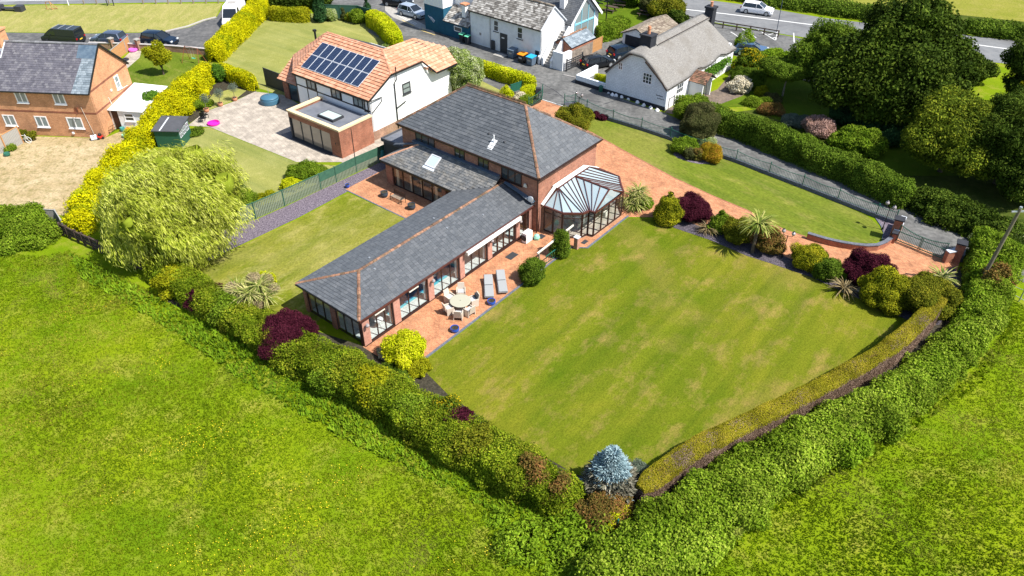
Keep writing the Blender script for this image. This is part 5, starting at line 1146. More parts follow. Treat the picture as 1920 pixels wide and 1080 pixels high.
for k_ in range(5): txt.box(-1.25 + k_ * .17, -1.13 + k_ * .17, -.02, -.001, 1.42, 1.5); txt.box(-1.05 + k_ * .17, -.93 + k_ * .17, -.02, -.001, 1.12, 1.2)
txt.build('house_name_letters', 'tar', ct)
# porch
mb = MB(); mb.box(.05, 1.7, 4.8, 4.95, 0, 1.9); mb.box(.05, 1.7, 6.7, 6.85, 0, 1.9); mb.build('porch_wall', 'render', ct)
q0 = [(0.02, 4.6, 1.95), (2.05, 4.6, 1.95), (2.05, 5.85, 2.8), (0.02, 5.85, 2.8)]; q1 = [(2.05, 7.1, 1.95), (.02, 7.1, 1.95), (.02, 5.85, 2.8), (2.05, 5.85, 2.8)]
mb = MB(); mb.slab(q0, .07); mb.slab(q1, .07); o = mb.build('porch_roof', 'deck', ct); T = Tiles(); T.plane(q0, .22, .2, .03, seed=80).plane(q1, .22, .2, .03, seed=81); T.build('roof_tiles', 'ridge', o)
# garden wall with rubble stones along the lane
gw = thing('cottage_side_wall', CO, CA, 'white painted garden wall with black plinth running from the cottage gable', 'wall')
mb = MB(); mb.box(-11.6, -7.63, -.02, .25, .4, .95); mb.build('wall', 'paintbrick', gw); B1(-11.62, -8.62, -.07, .27, 0, .399).build('plinth', 'tar', gw); B1(-11.65, -11.3, .25, 4.0, 0, .95).build('return_wall', 'paintbrick', gw)
for k_, (px, py) in enumerate(((1132.5, 169), (1142, 173), (1148, 177.5), (1155, 179), (1166, 181.5), (1179, 185), (1195, 191.5), (1207, 197), (1220, 202), (1232, 206.5), (1122, 166))):
    mb = MB(); r_ = random.Random(k_); mb.lathe([(.24, 0), (.22, .12), (.1, .26), (.02, .3)], 0, 0, 7); v = [(x + r_.uniform(-.05, .05), y + r_.uniform(-.05, .05), z) for x, y, z in mb.v]; mb.v = v
    o = mb.build('kerb_stone', 'render'); o.location = (*G(px, py + 1.5), .01); tag(o, ('leftmost white stone', 'second white stone', 'third white stone', 'fourth white stone', 'fifth white stone', 'middle white stone', 'seventh white stone', 'eighth white stone', 'ninth white stone', 'rightmost white stone', 'white stone left of the garden bin')[k_] + (' in the row along the cottage gable' if k_ < 10 else ''), 'stone', 'white stones along the cottage gable')
# garage
ga = thing('white_garage', CO, CA, 'white garage with black door and brown tiled roof behind the cottage', 'garage')
mb = MB(); wall_poly(mb, (-13.4, 12.3), (-9.8, 12.3), [(0, 2.2), (.52, 2.95), (1, 2.2)], .2); mb.box(-10.0, -9.8, 12.5, 19, 0, 2.2); mb.box(-13.4, -13.2, 12.5, 19, 0, 2.2); wall_poly(mb, (-13.4, 18.8), (-9.8, 18.8), [(0, 2.2), (.52, 2.95), (1, 2.2)], .2); mb.build('wall', 'render', ga)
B1(-13.0, -10.2, 12.25, 12.29, 0, 2.0).build('garage_door', 'tar', ga); window(ga, (-9.8, 15.0), (1, 0), .9, .4, 1.5, 'charcoal', 'pane', 2, 1, .06)
q0 = [(-9.5, 12.1, 2.1), (-9.5, 19.2, 2.1), (-11.5, 19.2, 3.05), (-11.5, 12.1, 3.05)]; q1 = [(-13.6, 19.2, 2.1), (-13.6, 12.1, 2.1), (-11.5, 12.1, 3.05), (-11.5, 19.2, 3.05)]
mb = MB(); mb.slab(q0, .1); mb.slab(q1, .1); o = mb.build('roof', 'deck', ga); T = Tiles(); T.plane(q0, .35, .3, .04, seed=83).plane(q1, .35, .3, .04, seed=84); T.build('roof_tiles', 'browntile', o)

# ================================================================ VEHICLES
def car(name, p_rear, p_front, L, Wd, Hh, paint_m, label, cat='car', kind='hatch', plate=True):
    a, b = np.array(G(*p_rear)), np.array(G(*p_front)); c = (a + b) / 2; d = b - a; az = math.atan2(d[0], d[1])
    root = thing(name, (c[0], c[1], .02), az, label, cat)   # local +y = forward
    h = L / 2; w = Wd / 2
    if kind == 'van':     # stations: y, top z of the whole body, belt z, roof half width factor
        st = [(-h, 1.0, .45), (-h + .03, Hh * .97, .45), (-h + .3, Hh, .9), (h * .30, Hh, .9), (h * .48, Hh * .93, .9), (h * .74, 1.12, .9), (h * .97, .85, .45), (h, .5, .4)]
    elif kind == 'camper':
        st = [(-h, 1.0, .45), (-h + .03, Hh * .98, .5), (-h + .3, Hh, .9), (h * .45, Hh, .9), (h * .62, Hh * .93, .9), (h * .80, 1.25, .9), (h * .97, 1.0, .45), (h, .55, .4)]
    else:
        st = [(-h, .62, .3), (-h + .12, .95, .5), (-h + .3, Hh * .93, .9), (-h * .35, Hh, .9), (h * .10, Hh * .985, .9), (h * .47, .98, .9), (h * .88, .82, .5), (h, .55, .4)]
    belt = {'van': 1.15, 'camper': 1.25}.get(kind, .93)
    # lower body
    mb = MB(); V = []; F = []; n = 10
    for i, (y, zt, _) in enumerate(st):
        zt = min(zt, belt); e = .86 if i in (0, len(st) - 1) else 1
        for x, z in ((-w * .9 * e, .2), (-w * e, .38), (-w * e, zt * .72), (-w * .97 * e, zt - .06), (-w * .85 * e, zt), (w * .85 * e, zt), (w * .97 * e, zt - .06), (w * e, zt * .72), (w * e, .38), (w * .9 * e, .2)): V.append((x, y, z))
    for i in range(len(st) - 1):
        for k in range(n): F.append((i * n + k, i * n + (k + 1) % n, (i + 1) * n + (k + 1) % n, (i + 1) * n + k))
    F += [tuple(range(n)), tuple((len(st) - 1) * n + k for k in range(n - 1, -1, -1))]; mb.add(V, F); mb.build('body', paint_m, root)
    # greenhouse
    if kind in ('van', 'camper'):
        g0 = {'van': h * .74, 'camper': h * .80}[kind]; ry = st[3][0]; mb = MB(); V = []; F = []
        pts = [(-h + .02, .93), (-h + .06, .9), (ry, .88), (g0, .93)]; tops = [belt, Hh, Hh, belt]
        V = [(-w * .97, -h + .02, belt - .02), (w * .97, -h + .02, belt - .02), (w * .97, g0, belt - .02), (-w * .97, g0, belt - .02), (-w * .86, -h + .12, Hh), (w * .86, -h + .12, Hh), (w * .86, ry, Hh), (-w * .86, ry, Hh)]
        F = [(4, 5, 6, 7), (0, 1, 5, 4), (1, 2, 6, 5), (3, 0, 4, 7), (2, 3, 7, 6)]; mb.add(V, F); mb.build('upper_body', paint_m, root)
        # windscreen set proud of the slope
        a_, b_ = np.array([0, g0, belt]), np.array([0, ry, Hh]); dn = np.array([0, 0.02, .03]); mb = MB()
        q = [(-w * .88, *(a_ * .94 + b_ * .06)[1:]), (w * .88, *(a_ * .94 + b_ * .06)[1:]), (w * .80, *(a_ * .25 + b_ * .75)[1:]), (-w * .80, *(a_ * .25 + b_ * .75)[1:])]; mb.slab([tuple(np.array(v) + dn) for v in q], .02); mb.build('windscreen', 'carglass', root)
        for s in (-1, 1):
            mb = MB(); y0, y1 = g0 - .35, ry - .35
            mb.add([(s * w * .985, y0, belt + .02), (s * w * .985, y1 - .2, belt + .02), (s * w * .90, y1 - .1, Hh - .28), (s * w * .90, ry + .1, Hh - .28)], [(0, 1, 2, 3) if s > 0 else (3, 2, 1, 0)]); mb.build('side_window', 'carglass', root)
        if kind == 'van':
            mb = MB(); mb.add([(-w * .8, -h - .012, belt + .1), (w * .8, -h - .012, belt + .1), (w * .74, -h + .07, Hh - .2), (-w * .74, -h + .07, Hh - .2)], [(0, 1, 2, 3)]); mb.build('rear_window', 'carglass', root)
            for y in (-h * .6, -h * .15, h * .2): B1(-w * .8, w * .8, y, y + .07, Hh + .05, Hh + .1).build('roof_bar', 'galv', root)
        else:
            mb = MB(); mb.box(-w * .5, w * .5, -.4, .5, Hh + .002, Hh + .1); mb.build('roof_hatch', 'concrete', root)
    else:
        gy = [(-h + .18, -h + .42), (h * .50, h * .08)]; wr = .74
        V = [(-w * .93, gy[0][0], belt - .03), (w * .93, gy[0][0], belt - .03), (w * .93, gy[1][0], belt - .03), (-w * .93, gy[1][0], belt - .03), (-w * wr, gy[0][1], Hh - .05), (w * wr, gy[0][1], Hh - .05), (w * wr, gy[1][1], Hh - .05), (-w * wr, gy[1][1], Hh - .05)]
        mb = MB(); mb.add(V, [(4, 5, 6, 7), (0, 1, 5, 4), (1, 2, 6, 5), (2, 3, 7, 6), (3, 0, 4, 7)]); mb.build('windows', 'carglass', root)
        mb = MB(); r0, r1 = gy[0][1] - .05, gy[1][1] + .05; V = []
        for y, zc in ((r0, Hh - .06), (r0 + .3, Hh), ((r0 + r1) / 2, Hh + .02), (r1 - .3, Hh), (r1, Hh - .05)):
            for x, dz in ((-w * .77, -.05), (-w * .6, 0), (0, .03), (w * .6, 0), (w * .77, -.05)): V.append((x, y, zc + dz))
        F = [(j * 5 + i, j * 5 + i + 1, j * 5 + i + 6, j * 5 + i + 5) for j in range(4) for i in range(4)]; mb.add(V, F)
        nb = len(V); mb.add([(x, y, z - .06) for x, y, z in V], [f_[::-1] for f_ in F])
        mb.build('roof', paint_m, root, smooth=True)
        mb = MB()
        for s in (-1, 1):
            mb.beam((s * w * .92, gy[1][0], belt), (s * w * wr, gy[1][1], Hh - .03), .07, .06); mb.beam((s * w * .92, gy[0][0], belt), (s * w * wr, gy[0][1], Hh - .03), .14, .08)
            mb.beam((s * w * .935, -.1, belt), (s * w * (wr + .01), -.12, Hh - .04), .03, .07)
        mb.build('pillars', paint_m, root)
    for s in (-1, 1):
        for y in (-h * .62, h * .64):
            r_ = .33 if kind == 'hatch' else .36; mb = MB(); mb.tube([(s * (w - .2), y, r_), (s * (w + .015), y, r_)], r_, 18); t_ = mb.build('wheel', 'rubber', root)
            mb = MB(); mb.tube([(s * (w + .016), y, r_), (s * (w + .03), y, r_)], r_ * .66, 14); mb.build('rim', 'galv' if paint_m != 'cardark' else 'charcoal', t_)
        mb = MB(); mb.cbox(s * w * .72, h - .09, .68, .36, .14, .14); mb.build('headlight', 'carlight', root)
        mb = MB(); mb.cbox(s * w * .82, -h + .05, .8, .24, .16, .2); mb.build('tail_light', 'carred', root)
        mb = MB(); mb.cbox(s * (w + .07), h * .38, belt + .05, .16, .12, .11); mb.build('wing_mirror', paint_m, root)
    mb = MB(); mb.box(-w * .55, w * .55, h - .02, h + .02, .35, .52); mb.build('grille', 'black', root)
    if plate: mb = MB(); mb.box(-.26, .26, -h - .02, -h + .05, .55, .67); mb.build('number_plate', 'plate_y', root)
    return root
car('parked_van', (160, 82), (84, 76.5), 5.0, 1.9, 1.92, 'cardark', 'dark grey van with pale roof bars parked behind the orange house', 'van', 'van')
car('parked_car', (240, 83), (174, 79), 4.3, 1.8, 1.5, 'carsteel', 'slate blue estate car parked between the dark van and the navy car', 'car')
car('parked_car', (266, 80), (337, 86), 4.4, 1.82, 1.58, 'carnavy', 'dark navy car parked beyond the small garden tree', 'car')
car('campervan', (458, 20), (426, 66), 5.9, 2.05, 2.6, 'carwhite', 'white high roofed camper van facing down the dark drive beside the golden hedge', 'van', 'camper', plate=False)
car('parked_car', (751, 24), (797, 36.5), 4.2, 1.8, 1.5, 'carsilver', 'pale silver blue hatchback parked by the deep blue building', 'car')
car('parked_car', (726, 8), (768, 14), 4.3, 1.8, 1.5, 'carblack', 'black car cut by the top edge of the picture behind the silver hatchback', 'car')
car('parked_car', (1099, 129.5), (1141, 121), 4.0, 1.8, 1.42, 'carblack', 'black hatchback parked nose in by the dark slatted gate', 'car')
car('parked_car', (1149, 110), (1188, 101), 4.2, 1.78, 1.45, 'carnavy', 'dark blue hatchback parked in front of the white garage', 'car')
car('white_car', (1393, 21.5), (1444, 28.5), 4.4, 1.82, 1.5, 'carwhite', 'white hatchback driving along the main road', 'car')
car('parked_car', (1388, 100), (1425, 103), 4.2, 1.8, 1.45, 'carblue', 'blue car partly hidden behind the thatched cottage', 'car')

# ================================================================ FENCES, WALLS, GATES
def railing(name, pix, label, m='green_rail', h=1.15, plinth=None, posts=True, step=.14, group=None, z0=.3):
    P = [np.array(G(*p)) for p in pix]; o = P[0]; root = thing(name, (o[0], o[1], 0), 0, label, 'railing', group); Q = [p - o for p in P]
    bars_ = MB(); 
    for a, b in zip(Q[:-1], Q[1:]):
        L = np.linalg.norm(b - a); n = int(L / step)
        for k in range(1, n): p = a + (b - a) * k / n; sag = -.12 * sin(pi * k / n); bars_.beam((*p, z0), (*p, h + sag + .05), .022, .022)
        mb = MB(); m_ = 8
        for k in range(m_): t0, t1 = k / m_, (k + 1) / m_; mb.beam((*(a + (b - a) * t0), h - .12 * sin(pi * t0)), (*(a + (b - a) * t1), h - .12 * sin(pi * t1)), .04, .03)
        mb.build('rail', m, root); mb = MB(); mb.beam((*a, z0 + .08), (*b, z0 + .08), .035, .03); mb.build('rail', m, root)
    bars_.build('bars', m, root, kind='stuff')
    for p in Q:
        mb = MB(); mb.tube([(*p, 0), (*p, h + .12)], .045, 8); mb.lathe([(.02, 0), (.06, .05), (.02, .12)], p[0], p[1], 8, h + .1); mb.build('post', m, root)
    if plinth:
        w_ = MB()
        for a, b in zip(Q[:-1], Q[1:]): w_.beam((*a, z0 / 2), (*b, z0 / 2), .22, z0)
        w_.build('plinth', plinth, root)
    return root
railing('lane_railing', [(1058, 198), (1078, 196), (1100, 209), (1149, 228), (1202, 244), (1256, 262), (1318, 284), (1379, 304), (1441, 328), (1503, 352), (1569, 378), (1641, 407), (1676, 420)], 'long green railing on a low blue brick plinth between the upper lawn and the lane', plinth='wallcap', z0=.32)
railing('short_railing', [(991, 204), (1016, 187), (1017, 180)], 'short green railing at the corner of the lane by the dark post box', z0=.15)
# gate
ga0, ga1 = np.array(G(1678, 452)), np.array(G(1768, 488)); gd = ga1 - ga0; gl = np.linalg.norm(gd); gaz = math.atan2(gd[1], gd[0])
for s in (0, 1):
    g = thing('drive_gate', (*(ga0 + gd * (.5 * s)), 0), -gaz, ['left leaf of the green barred drive gates, by the inner brick pier', 'right leaf of the green barred drive gates, beside the tall hedge'][s], 'gate', 'pair of drive gates'); L = gl / 2 - .04
    def topz(t): return 1.55 - .38 * sin(pi / 2 * (t if s == 0 else 1 - t)) if False else 1.2 + .35 * (1 - (t if s == 0 else 1 - t)) ** 2
    mb = MB(); mb.beam((0.02, 0, .15), (L, 0, .15), .06, .06); mb.build('rail', 'green_rail', g); mb = MB(); mb.beam((0.02, 0, .95), (L, 0, .95), .05, .05); mb.build('rail', 'green_rail', g)
    mb = MB()
    for k in range(8): mb.beam((.02 + L * k / 8, 0, topz(k / 8)), (.02 + L * (k + 1) / 8, 0, topz((k + 1) / 8)), .05, .04)
    mb.build('top_rail', 'green_rail', g); mb = MB(); n = int(L / .12)
    for k in range(1, n): mb.beam((L * k / n, 0, .15), (L * k / n, 0, topz(k / n) + .08), .022, .022)
    mb.build('bars', 'green_rail', g, kind='stuff')
    for x in (.03, L - .03): mb = MB(); mb.beam((x, 0, .08), (x, 0, 1.5 if (x < 1) == (s == 0) else 1.25), .06, .06); mb.build('stile', 'green_rail', g)
def pier(c, w, h, label, m='brick_new', cap='tar'):
    r = thing('brick_pier', (*c, 0), HA - rad(10), label, 'gate pier'); B1(-w / 2, w / 2, -w / 2, w / 2, 0, h).build('pillar', m, r)
    mb = MB(); mb.prism([(-w / 2 - .08, -w / 2 - .08), (w / 2 + .08, -w / 2 - .08), (w / 2 + .08, w / 2 + .08), (-w / 2 - .08, w / 2 + .08)], h, h + .1); mb.build('cap', cap, r); return r
pier(G(1688, 410, 1.9), .62, 1.85, 'square brick gate pier with black cap at the lamp end of the gate'); pier(G(1805, 455, 1.7), .6, 1.65, 'square brick gate pier with black cap against the clipped lane hedge')
pier(G(1672, 455), .3, .9, 'short brick post at the end of the curved lawn wall'); 
def curb_wall(name, P, w, h, m, cap, label, world=True, capt=.07):
    P = [np.array(p) for p in P]; o = P[0]; r = thing(name, (*o, 0), 0, label, 'wall'); Q = [p - o for p in P]; mb = MB(); c = MB()
    L = []; R_ = []; L2 = []; R2 = []
    for i, p in enumerate(Q):
        d = Q[min(i + 1, len(Q) - 1)] - Q[max(0, i - 1)]; d /= np.linalg.norm(d); s = np.array([-d[1], d[0]]); L.append(p + s * w / 2); R_.append(p - s * w / 2); L2.append(p + s * (w / 2 + .04)); R2.append(p - s * (w / 2 + .04))
    for i in range(len(Q) - 1):
        mb.prism([tuple(L[i]), tuple(L[i + 1]), tuple(R_[i + 1]), tuple(R_[i])], 0, h); c.prism([tuple(L2[i]), tuple(L2[i + 1]), tuple(R2[i + 1]), tuple(R2[i])], h, h + capt)
    mb.build('wall', m, r); c.build('coping', cap, r); return r
curb_wall('curved_brick_wall', smooth_path(GL([(1512, 447), (1545, 457), (1576, 464), (1600, 468), (1622, 470), (1642, 469), (1657, 463), (1668, 455)]), .5), .24, .5, 'brick_new', 'wallcap', 'low curved brick retaining wall with dark coping round the upper lawn tip')
curb_wall('gate_wing_wall', [G(1674, 452), G(1678, 446), G(1683, 436), G(1688, 426)], .34, 1.0, 'brick_new', 'capwhite', 'short pale capped brick wing wall at the lamp end of the gate')
curb_wall('gate_wing_wall', [G(1768, 492), G(1780, 490), G(1790, 484), G(1799, 476)], .34, 1.0, 'brick_new', 'capwhite', 'short pale capped brick wing wall next to the clipped lane hedge')
def panel_fence(name, pix, label, h, mboard, mpost, board=.12, solid=None, msolid=None, rails=False, gap=.02, cat='fence', cap=True):
    P = [np.array(G(*p)) for p in pix]; o = P[0]; root = thing(name, (*o, 0), 0, label, cat); Q = [p - o for p in P]; rr = random.Random(5)
    shared = {}
    for i, (a, b) in enumerate(zip(Q[:-1], Q[1:])):
        L = np.linalg.norm(b - a); d = (b - a) / L; n = max(1, int(L / board)); rz = math.atan2(d[1], d[0]); top = h
        if solid and i in solid:
            mb = MB(); c = a + (b - a) / 2; mb.cbox(c[0], c[1], h - .38, L - .12, .05, .75, rz); mb.build('solid_panel', msolid, root); top = h - .76
        for k in range(n):
            c = a + d * (k + .5) * L / n; key = (round(L / n - gap, 3), top)
            if key not in shared: mb = MB(); mb.cbox(0, 0, top / 2, L / n - gap, .03, top, 0); o_ = mb.build('board', mboard, root); shared[key] = o_.data
            else: o_ = bpy.data.objects.new('board', shared[key]); COL.objects.link(o_); o_.parent = root
            o_.location = (c[0], c[1], rr.uniform(-.02, .02)); o_.rotation_euler = (0, 0, rz)
        if cap: mb = MB(); mb.beam((*a, h + .02), (*b, h + .02), .07, .05); mb.build('cap_rail', mpost, root)
    for p in Q: mb = MB(); mb.cbox(p[0], p[1], (h + .08) / 2, .11, .11, h + .08, 0); mb.build('post', mpost, root)
    return root
panel_fence('green_slat_fence', [(433, 425), (480, 410), (534, 386), (602, 355), (631, 341.5), (669, 323), (711, 304.5), (735, 293)], 'faded green slatted fence between the chipping strip and the neighbour lawn', 1.5, 'green_slat', 'green_fence', .15, (3, 4, 5, 6), 'green_fence', gap=.045)
panel_fence('green_board_fence', [(598, 34), (640, 35), (672, 36), (700, 44)], 'tall dark green board fence at the back of the neighbour lawn', 1.8, 'green_fence', 'green_fence', 1.9, gap=.01)
panel_fence('pub_timber_fence', [(1107.5, 101), (1128, 91)], 'new orange timber fence panel beside the brick outhouse', 1.5, 'wood_or', 'wood_or', .14)
panel_fence('grey_board_fence', [(62, 414), (112, 417), (124, 436)], 'weathered grey board fence at the corner of the parched garden', 1.2, 'wood_grey', 'wood_grey', .5)
panel_fence('grey_panel_fence', [(-30, 296), (14, 285), (44, 268)], 'weathered grey fence panel beside the bicycle', 1.7, 'wood_grey', 'wood_or', .16)
panel_fence('toy_terrace_fence', [(214, 118), (238, 98), (246, 90)], 'orange stained fence panel behind the garden toys', 1.5, 'wood_or', 'wood_grey', .14)
panel_fence('cottage_picket_fence', [(1252, 204), (1262, 198)], 'low white picket panel at the cottage corner', 1.1, 'white', 'tar', .14, gap=.06)
panel_fence('lane_green_panel', [(958, 174), (986, 164)], 'low dark green board panel beside the golden hedge end', .9, 'green_rail', 'green_rail', .2)
# front brick wall of the parking drive
curb_wall('parking_wall', GL([(170, 91), (240, 93), (325, 97), (400, 104)]), .25, .75, 'brick_pale', 'kerb', 'low brick wall with pale coping between the parking drive and the left garden')
for px, py in ((213, 92), (262, 94)): pier(G(px, py), .45, 1.3, {213: 'brown stone gate post nearer the orange house gable', 262: 'brown stone gate post nearer the small garden tree'}[px], 'brick_pale', 'concrete')
# timber rail fence
tf = thing('timber_rail_fence', (*G(118, 440), 0), 0, 'dark stacked timber rail fence under the willow at the field edge', 'fence')
a, b = np.array([0., 0.]), np.array(G(272, 512)) - np.array(G(118, 440)); rr = random.Random(2)
for k in range(10):
    t0, t1 = k / 10 + rr.uniform(-.01, .01), (k + 1) / 10 + .01
    for j, z in enumerate((.35, .68, 1.0)): mb = MB(); mb.beam((*(a + (b - a) * t0), z + rr.uniform(-.05, .05)), (*(a + (b - a) * t1), z + rr.uniform(-.05, .05)), .12, .17); mb.build('rail', 'wood_dk', tf)
    mb = MB(); mb.cbox(*(a + (b - a) * t0), .6, .16, .16, 1.2, .4); mb.build('post', 'wood_dk', tf)
railing('teal_railing', [(1068, 952), (1100, 968), (1140, 988), (1156, 997)], 'teal green railing emerging from the hedge below the blue spruce', 'teal', .9, z0=.1, step=.3)
railing('teal_railing', [(640, 735), (668, 752)], 'teal green railing glimpsed through the field hedge', 'teal', 1.0, z0=.1, step=.2)
railing('wire_fence', [(1868, 540), (1910, 565), (1960, 592)], 'thin silver wire and post fence at the right edge', 'galv', 1.0, z0=.2, step=1.2)
# pergola beam and rails between patio and lawn
pg = thing('patio_screen', (*HL(3.6, 15.1), 0), HA, 'white timber beam on posts with green railing between two climbing shrubs', 'screen')
mb = MB(); mb.beam((-.15, -.6, 1.5), (-.3, 4.3, 1.5), .1, .12); mb.build('beam', 'offwhite', pg)
for y in (-.3, 3.6): mb = MB(); mb.beam((-.2, y, 0), (-.2, y, 1.45), .09, .09); mb.build('post', 'wood', pg)
mb = MB(); mb.beam((.05, .2, .85), (.05, 3.4, .85), .06, .05); mb.beam((.05, .2, .2), (.05, 3.4, .2), .04, .04)
for k in range(12): mb.beam((.05, .3 + k * .26, .2), (.05, .3 + k * .26, .85), .02, .02)
mb.build('green_rail', 'green_rail', pg)
pp_ = thing('brick_post', (*HL(4.15, 18.75), 0), HA, 'pink brick post at the step between patio and conservatory terrace', 'brick post'); B1(-.17, .17, -.17, .17, 0, 1.05).build('pillar', 'brick_sunlit', pp_); mb = MB(); mb.box(-.22, .22, -.22, .22, 1.05, 1.1); mb.build('cap', 'capwhite', pp_)
# main road fence and posts
def post_rail(name, pix, label, n, h=.9, m='wood_dk'):
    P0, P1 = np.array(G(*pix[0])), np.array(G(*pix[1])); r = thing(name, (*P0, 0), 0, label, 'fence'); d = P1 - P0
    for k in range(n + 1): mb = MB(); mb.cbox(*(d * k / n), h / 2, .14, .14, h); mb.build('post', m, r)
    for z in (h * .5, h * .92):
        mb = MB(); mb.beam((0, 0, z), (*d, z), .06, .12); mb.build('rail', m, r)
post_rail('road_rail_fence', ((1281, 41), (1458, 70)), 'low dark post and rail fence between the car park and the main road', 7)
for i, px in enumerate((158, 182, 205, 269, 293, 316, 340, 363, 387, 410)):
    mb = MB(); mb.cbox(0, 0, .3, .14, .14, .6); o = mb.build('verge_post', 'wood'); o.location = (*G(px, 9.5 - px * .008), 0); tag(o, ('leftmost', 'second', 'third', 'fourth', 'fifth', 'sixth', 'seventh', 'eighth', 'ninth', 'rightmost')[i] + ' short timber post from the left on the dry verge', 'post', 'timber posts along the verge')
# cottage yard gate
cg = thing('yard_gate', (*G(1062, 134), 0), 0, 'dark grey slatted driveway gate standing open by the stair pier', 'gate'); v = np.array(G(1091, 121)) - np.array(G(1062, 134))
for t in (0, 1): mb = MB(); mb.cbox(*(v * t), .75, .16, .16, 1.5); mb.build('post', 'charcoal', cg)
for z in (.25, .5, .75, 1.0, 1.25): mb = MB(); mb.beam((0, 0, z), (*v, z), .05, .12); mb.build('slat', 'charcoal', cg)
for k in range(1, 7): mb = MB(); mb.beam((*(v * k / 7), .2), (*(v * k / 7), 1.3), .05, .05); mb.build('upright', 'charcoal', cg)

# ================================================================ LAMPS AND POLES
def lamp(px, py, label, h=2.3, az=.6):
    r = thing('globe_lamp', (*G(px, py), 0), az, label, 'lamp post', 'twin globe garden lamps'); mb = MB(); mb.tube([(0, 0, 0), (0, 0, .25), (0, 0, .3), (0, 0, h - .2)], [.09, .07, .035, .03], 8); mb.build('pole', 'black', r)
    mb = MB(); mb.tube([(-.38, 0, h - .1), (-.3, 0, h - .25), (0, 0, h - .3), (.3, 0, h - .25), (.38, 0, h - .1)], .025, 6); mb.build('arm', 'black', r)
    for s in (-1, 1):
        mb = MB(); mb.lathe([(.03, -.16), (.12, -.1), (.165, 0), (.12, .11), (.04, .16)], s * .38, 0, 14, h + .06); g = mb.build('globe', 'globe', r, smooth=True); mb = MB(); mb.lathe([(.05, 0), (.09, .04), (.02, .1)], s * .38, 0, 8, h + .2); mb.build('cap', 'black', g)
lamp(1466, 483, 'twin globe black garden lamp between the red tipped shrub and the round olive shrub'); lamp(1654, 431, 'twin globe black garden lamp on the chipping bed by the gate pier', az=1.2); lamp(1084, 213, 'twin globe black garden lamp behind the big rounded shrub by the lane railing', 2.1, .9)
def pole(name, base, top, label, r0=.16, m='pole', cat='telegraph pole', arm=True):
    from math import hypot
    b = np.array(G(*base)); best = min(np.arange(1, 12, .05), key=lambda z: abs(G(*top, z)[1] - b[1]) + 0 * z); t = np.array(G(*top, best)); r = thing(name, (*b, 0), 0, label, cat); mb = MB(); d = t - b
    mb.tube([(0, 0, 0), (d[0], 0, best)], [r0, r0 * .7], 10); mb.build('pole', m, r)
    if arm: mb = MB(); mb.beam((d[0] - .5, 0, best - .25), (d[0] + .5, 0, best - .2), .1, .1); mb.tube([(d[0], 0, best), (d[0], 0, best + .15)], .1, 8); mb.build('crossarm', 'galv', r)
    return r, d[0], best
pole('telegraph_pole', (1829, 546), (1914, 392), 'leaning weathered telegraph pole rising from the hedge at the right edge', .15)
pole('telegraph_pole', (802, 53), (797, -25), 'pale telegraph pole at the corner of the deep blue building', .13, 'wood_grey')
pole('sign_pole', (1466 - 10, 60), (1470, -14), 'thin blue grey sign pole beside the main road fence', .05, 'carsteel', 'sign pole', False)
pole('street_lamp_post', (669, 323), (658, 240), 'black lamp post standing against the green slat fence', .045, 'black', 'lamp post', False)
pole('white_post', (129, 10), (122, -12), 'white post on the dry verge at the top left', .07, 'white', 'post', False)
pole('cottage_sign_post', (1322, 182 + 22), (1325, 150), 'dark sign post in front of the cottage porch', .05, 'charcoal', 'sign post', False)
# small post box
pb = thing('post_box', (*G(1009, 187), 0), 0, 'dark boxy parcel post beside the lane corner railing', 'post box'); B1(-.06, .06, -.06, .06, 0, .8).build('post', 'black', pb); B1(-.28, .28, -.2, .2, .8, 1.35).build('box', 'tar', pb)
gb = thing('garden_bin', (*G(1126, 172), 0), CA, 'small dark green bin against the cottage side wall', 'bin'); mb = MB(); mb.lathe([(.2, 0), (.24, .6), (.26, .62), (.1, .75)], n=12); mb.build('body', 'green_rail', gb)

# ================================================================ PATIO FURNITURE
tb = thing('round_table', (*G(863, 563.5, .73), 0), 0, 'round pale stone topped garden table on the terracotta patio', 'table')
mb = MB(); mb.lathe([(.7, 0), (.75, .02), (.75, .05), (.7, .06)], n=36, z=.68); mb.build('table_top', 'table_stone', tb); mb = MB(); mb.lathe([(.42, 0), (.40, .05), (.16, .12), (.14, .6), (.3, .68)], n=16); mb.build('pedestal', 'cream_rattan', tb); mb = MB(); mb.lathe([(.03, 0), (.03, .01)], n=10, z=.742); mb.build('parasol_hole_cap', 'charcoal', tb)
tc = np.array(G(863, 563.5, .73))
labs = ['cream rattan chair on the pool wing side of the round table, behind its far edge', 'cream rattan chair at the upper left of the round table', 'cream rattan chair at the lower left of the round table, turned outwards', 'cream rattan chair at the near side of the round table', 'cream rattan chair at the lower right of the round table', 'cream rattan chair with a grey cushion at the right of the round table']
chp = [(864.3, 546), (843, 557), (841, 577.5), (859, 588), (880, 581), (887.5, 562)]
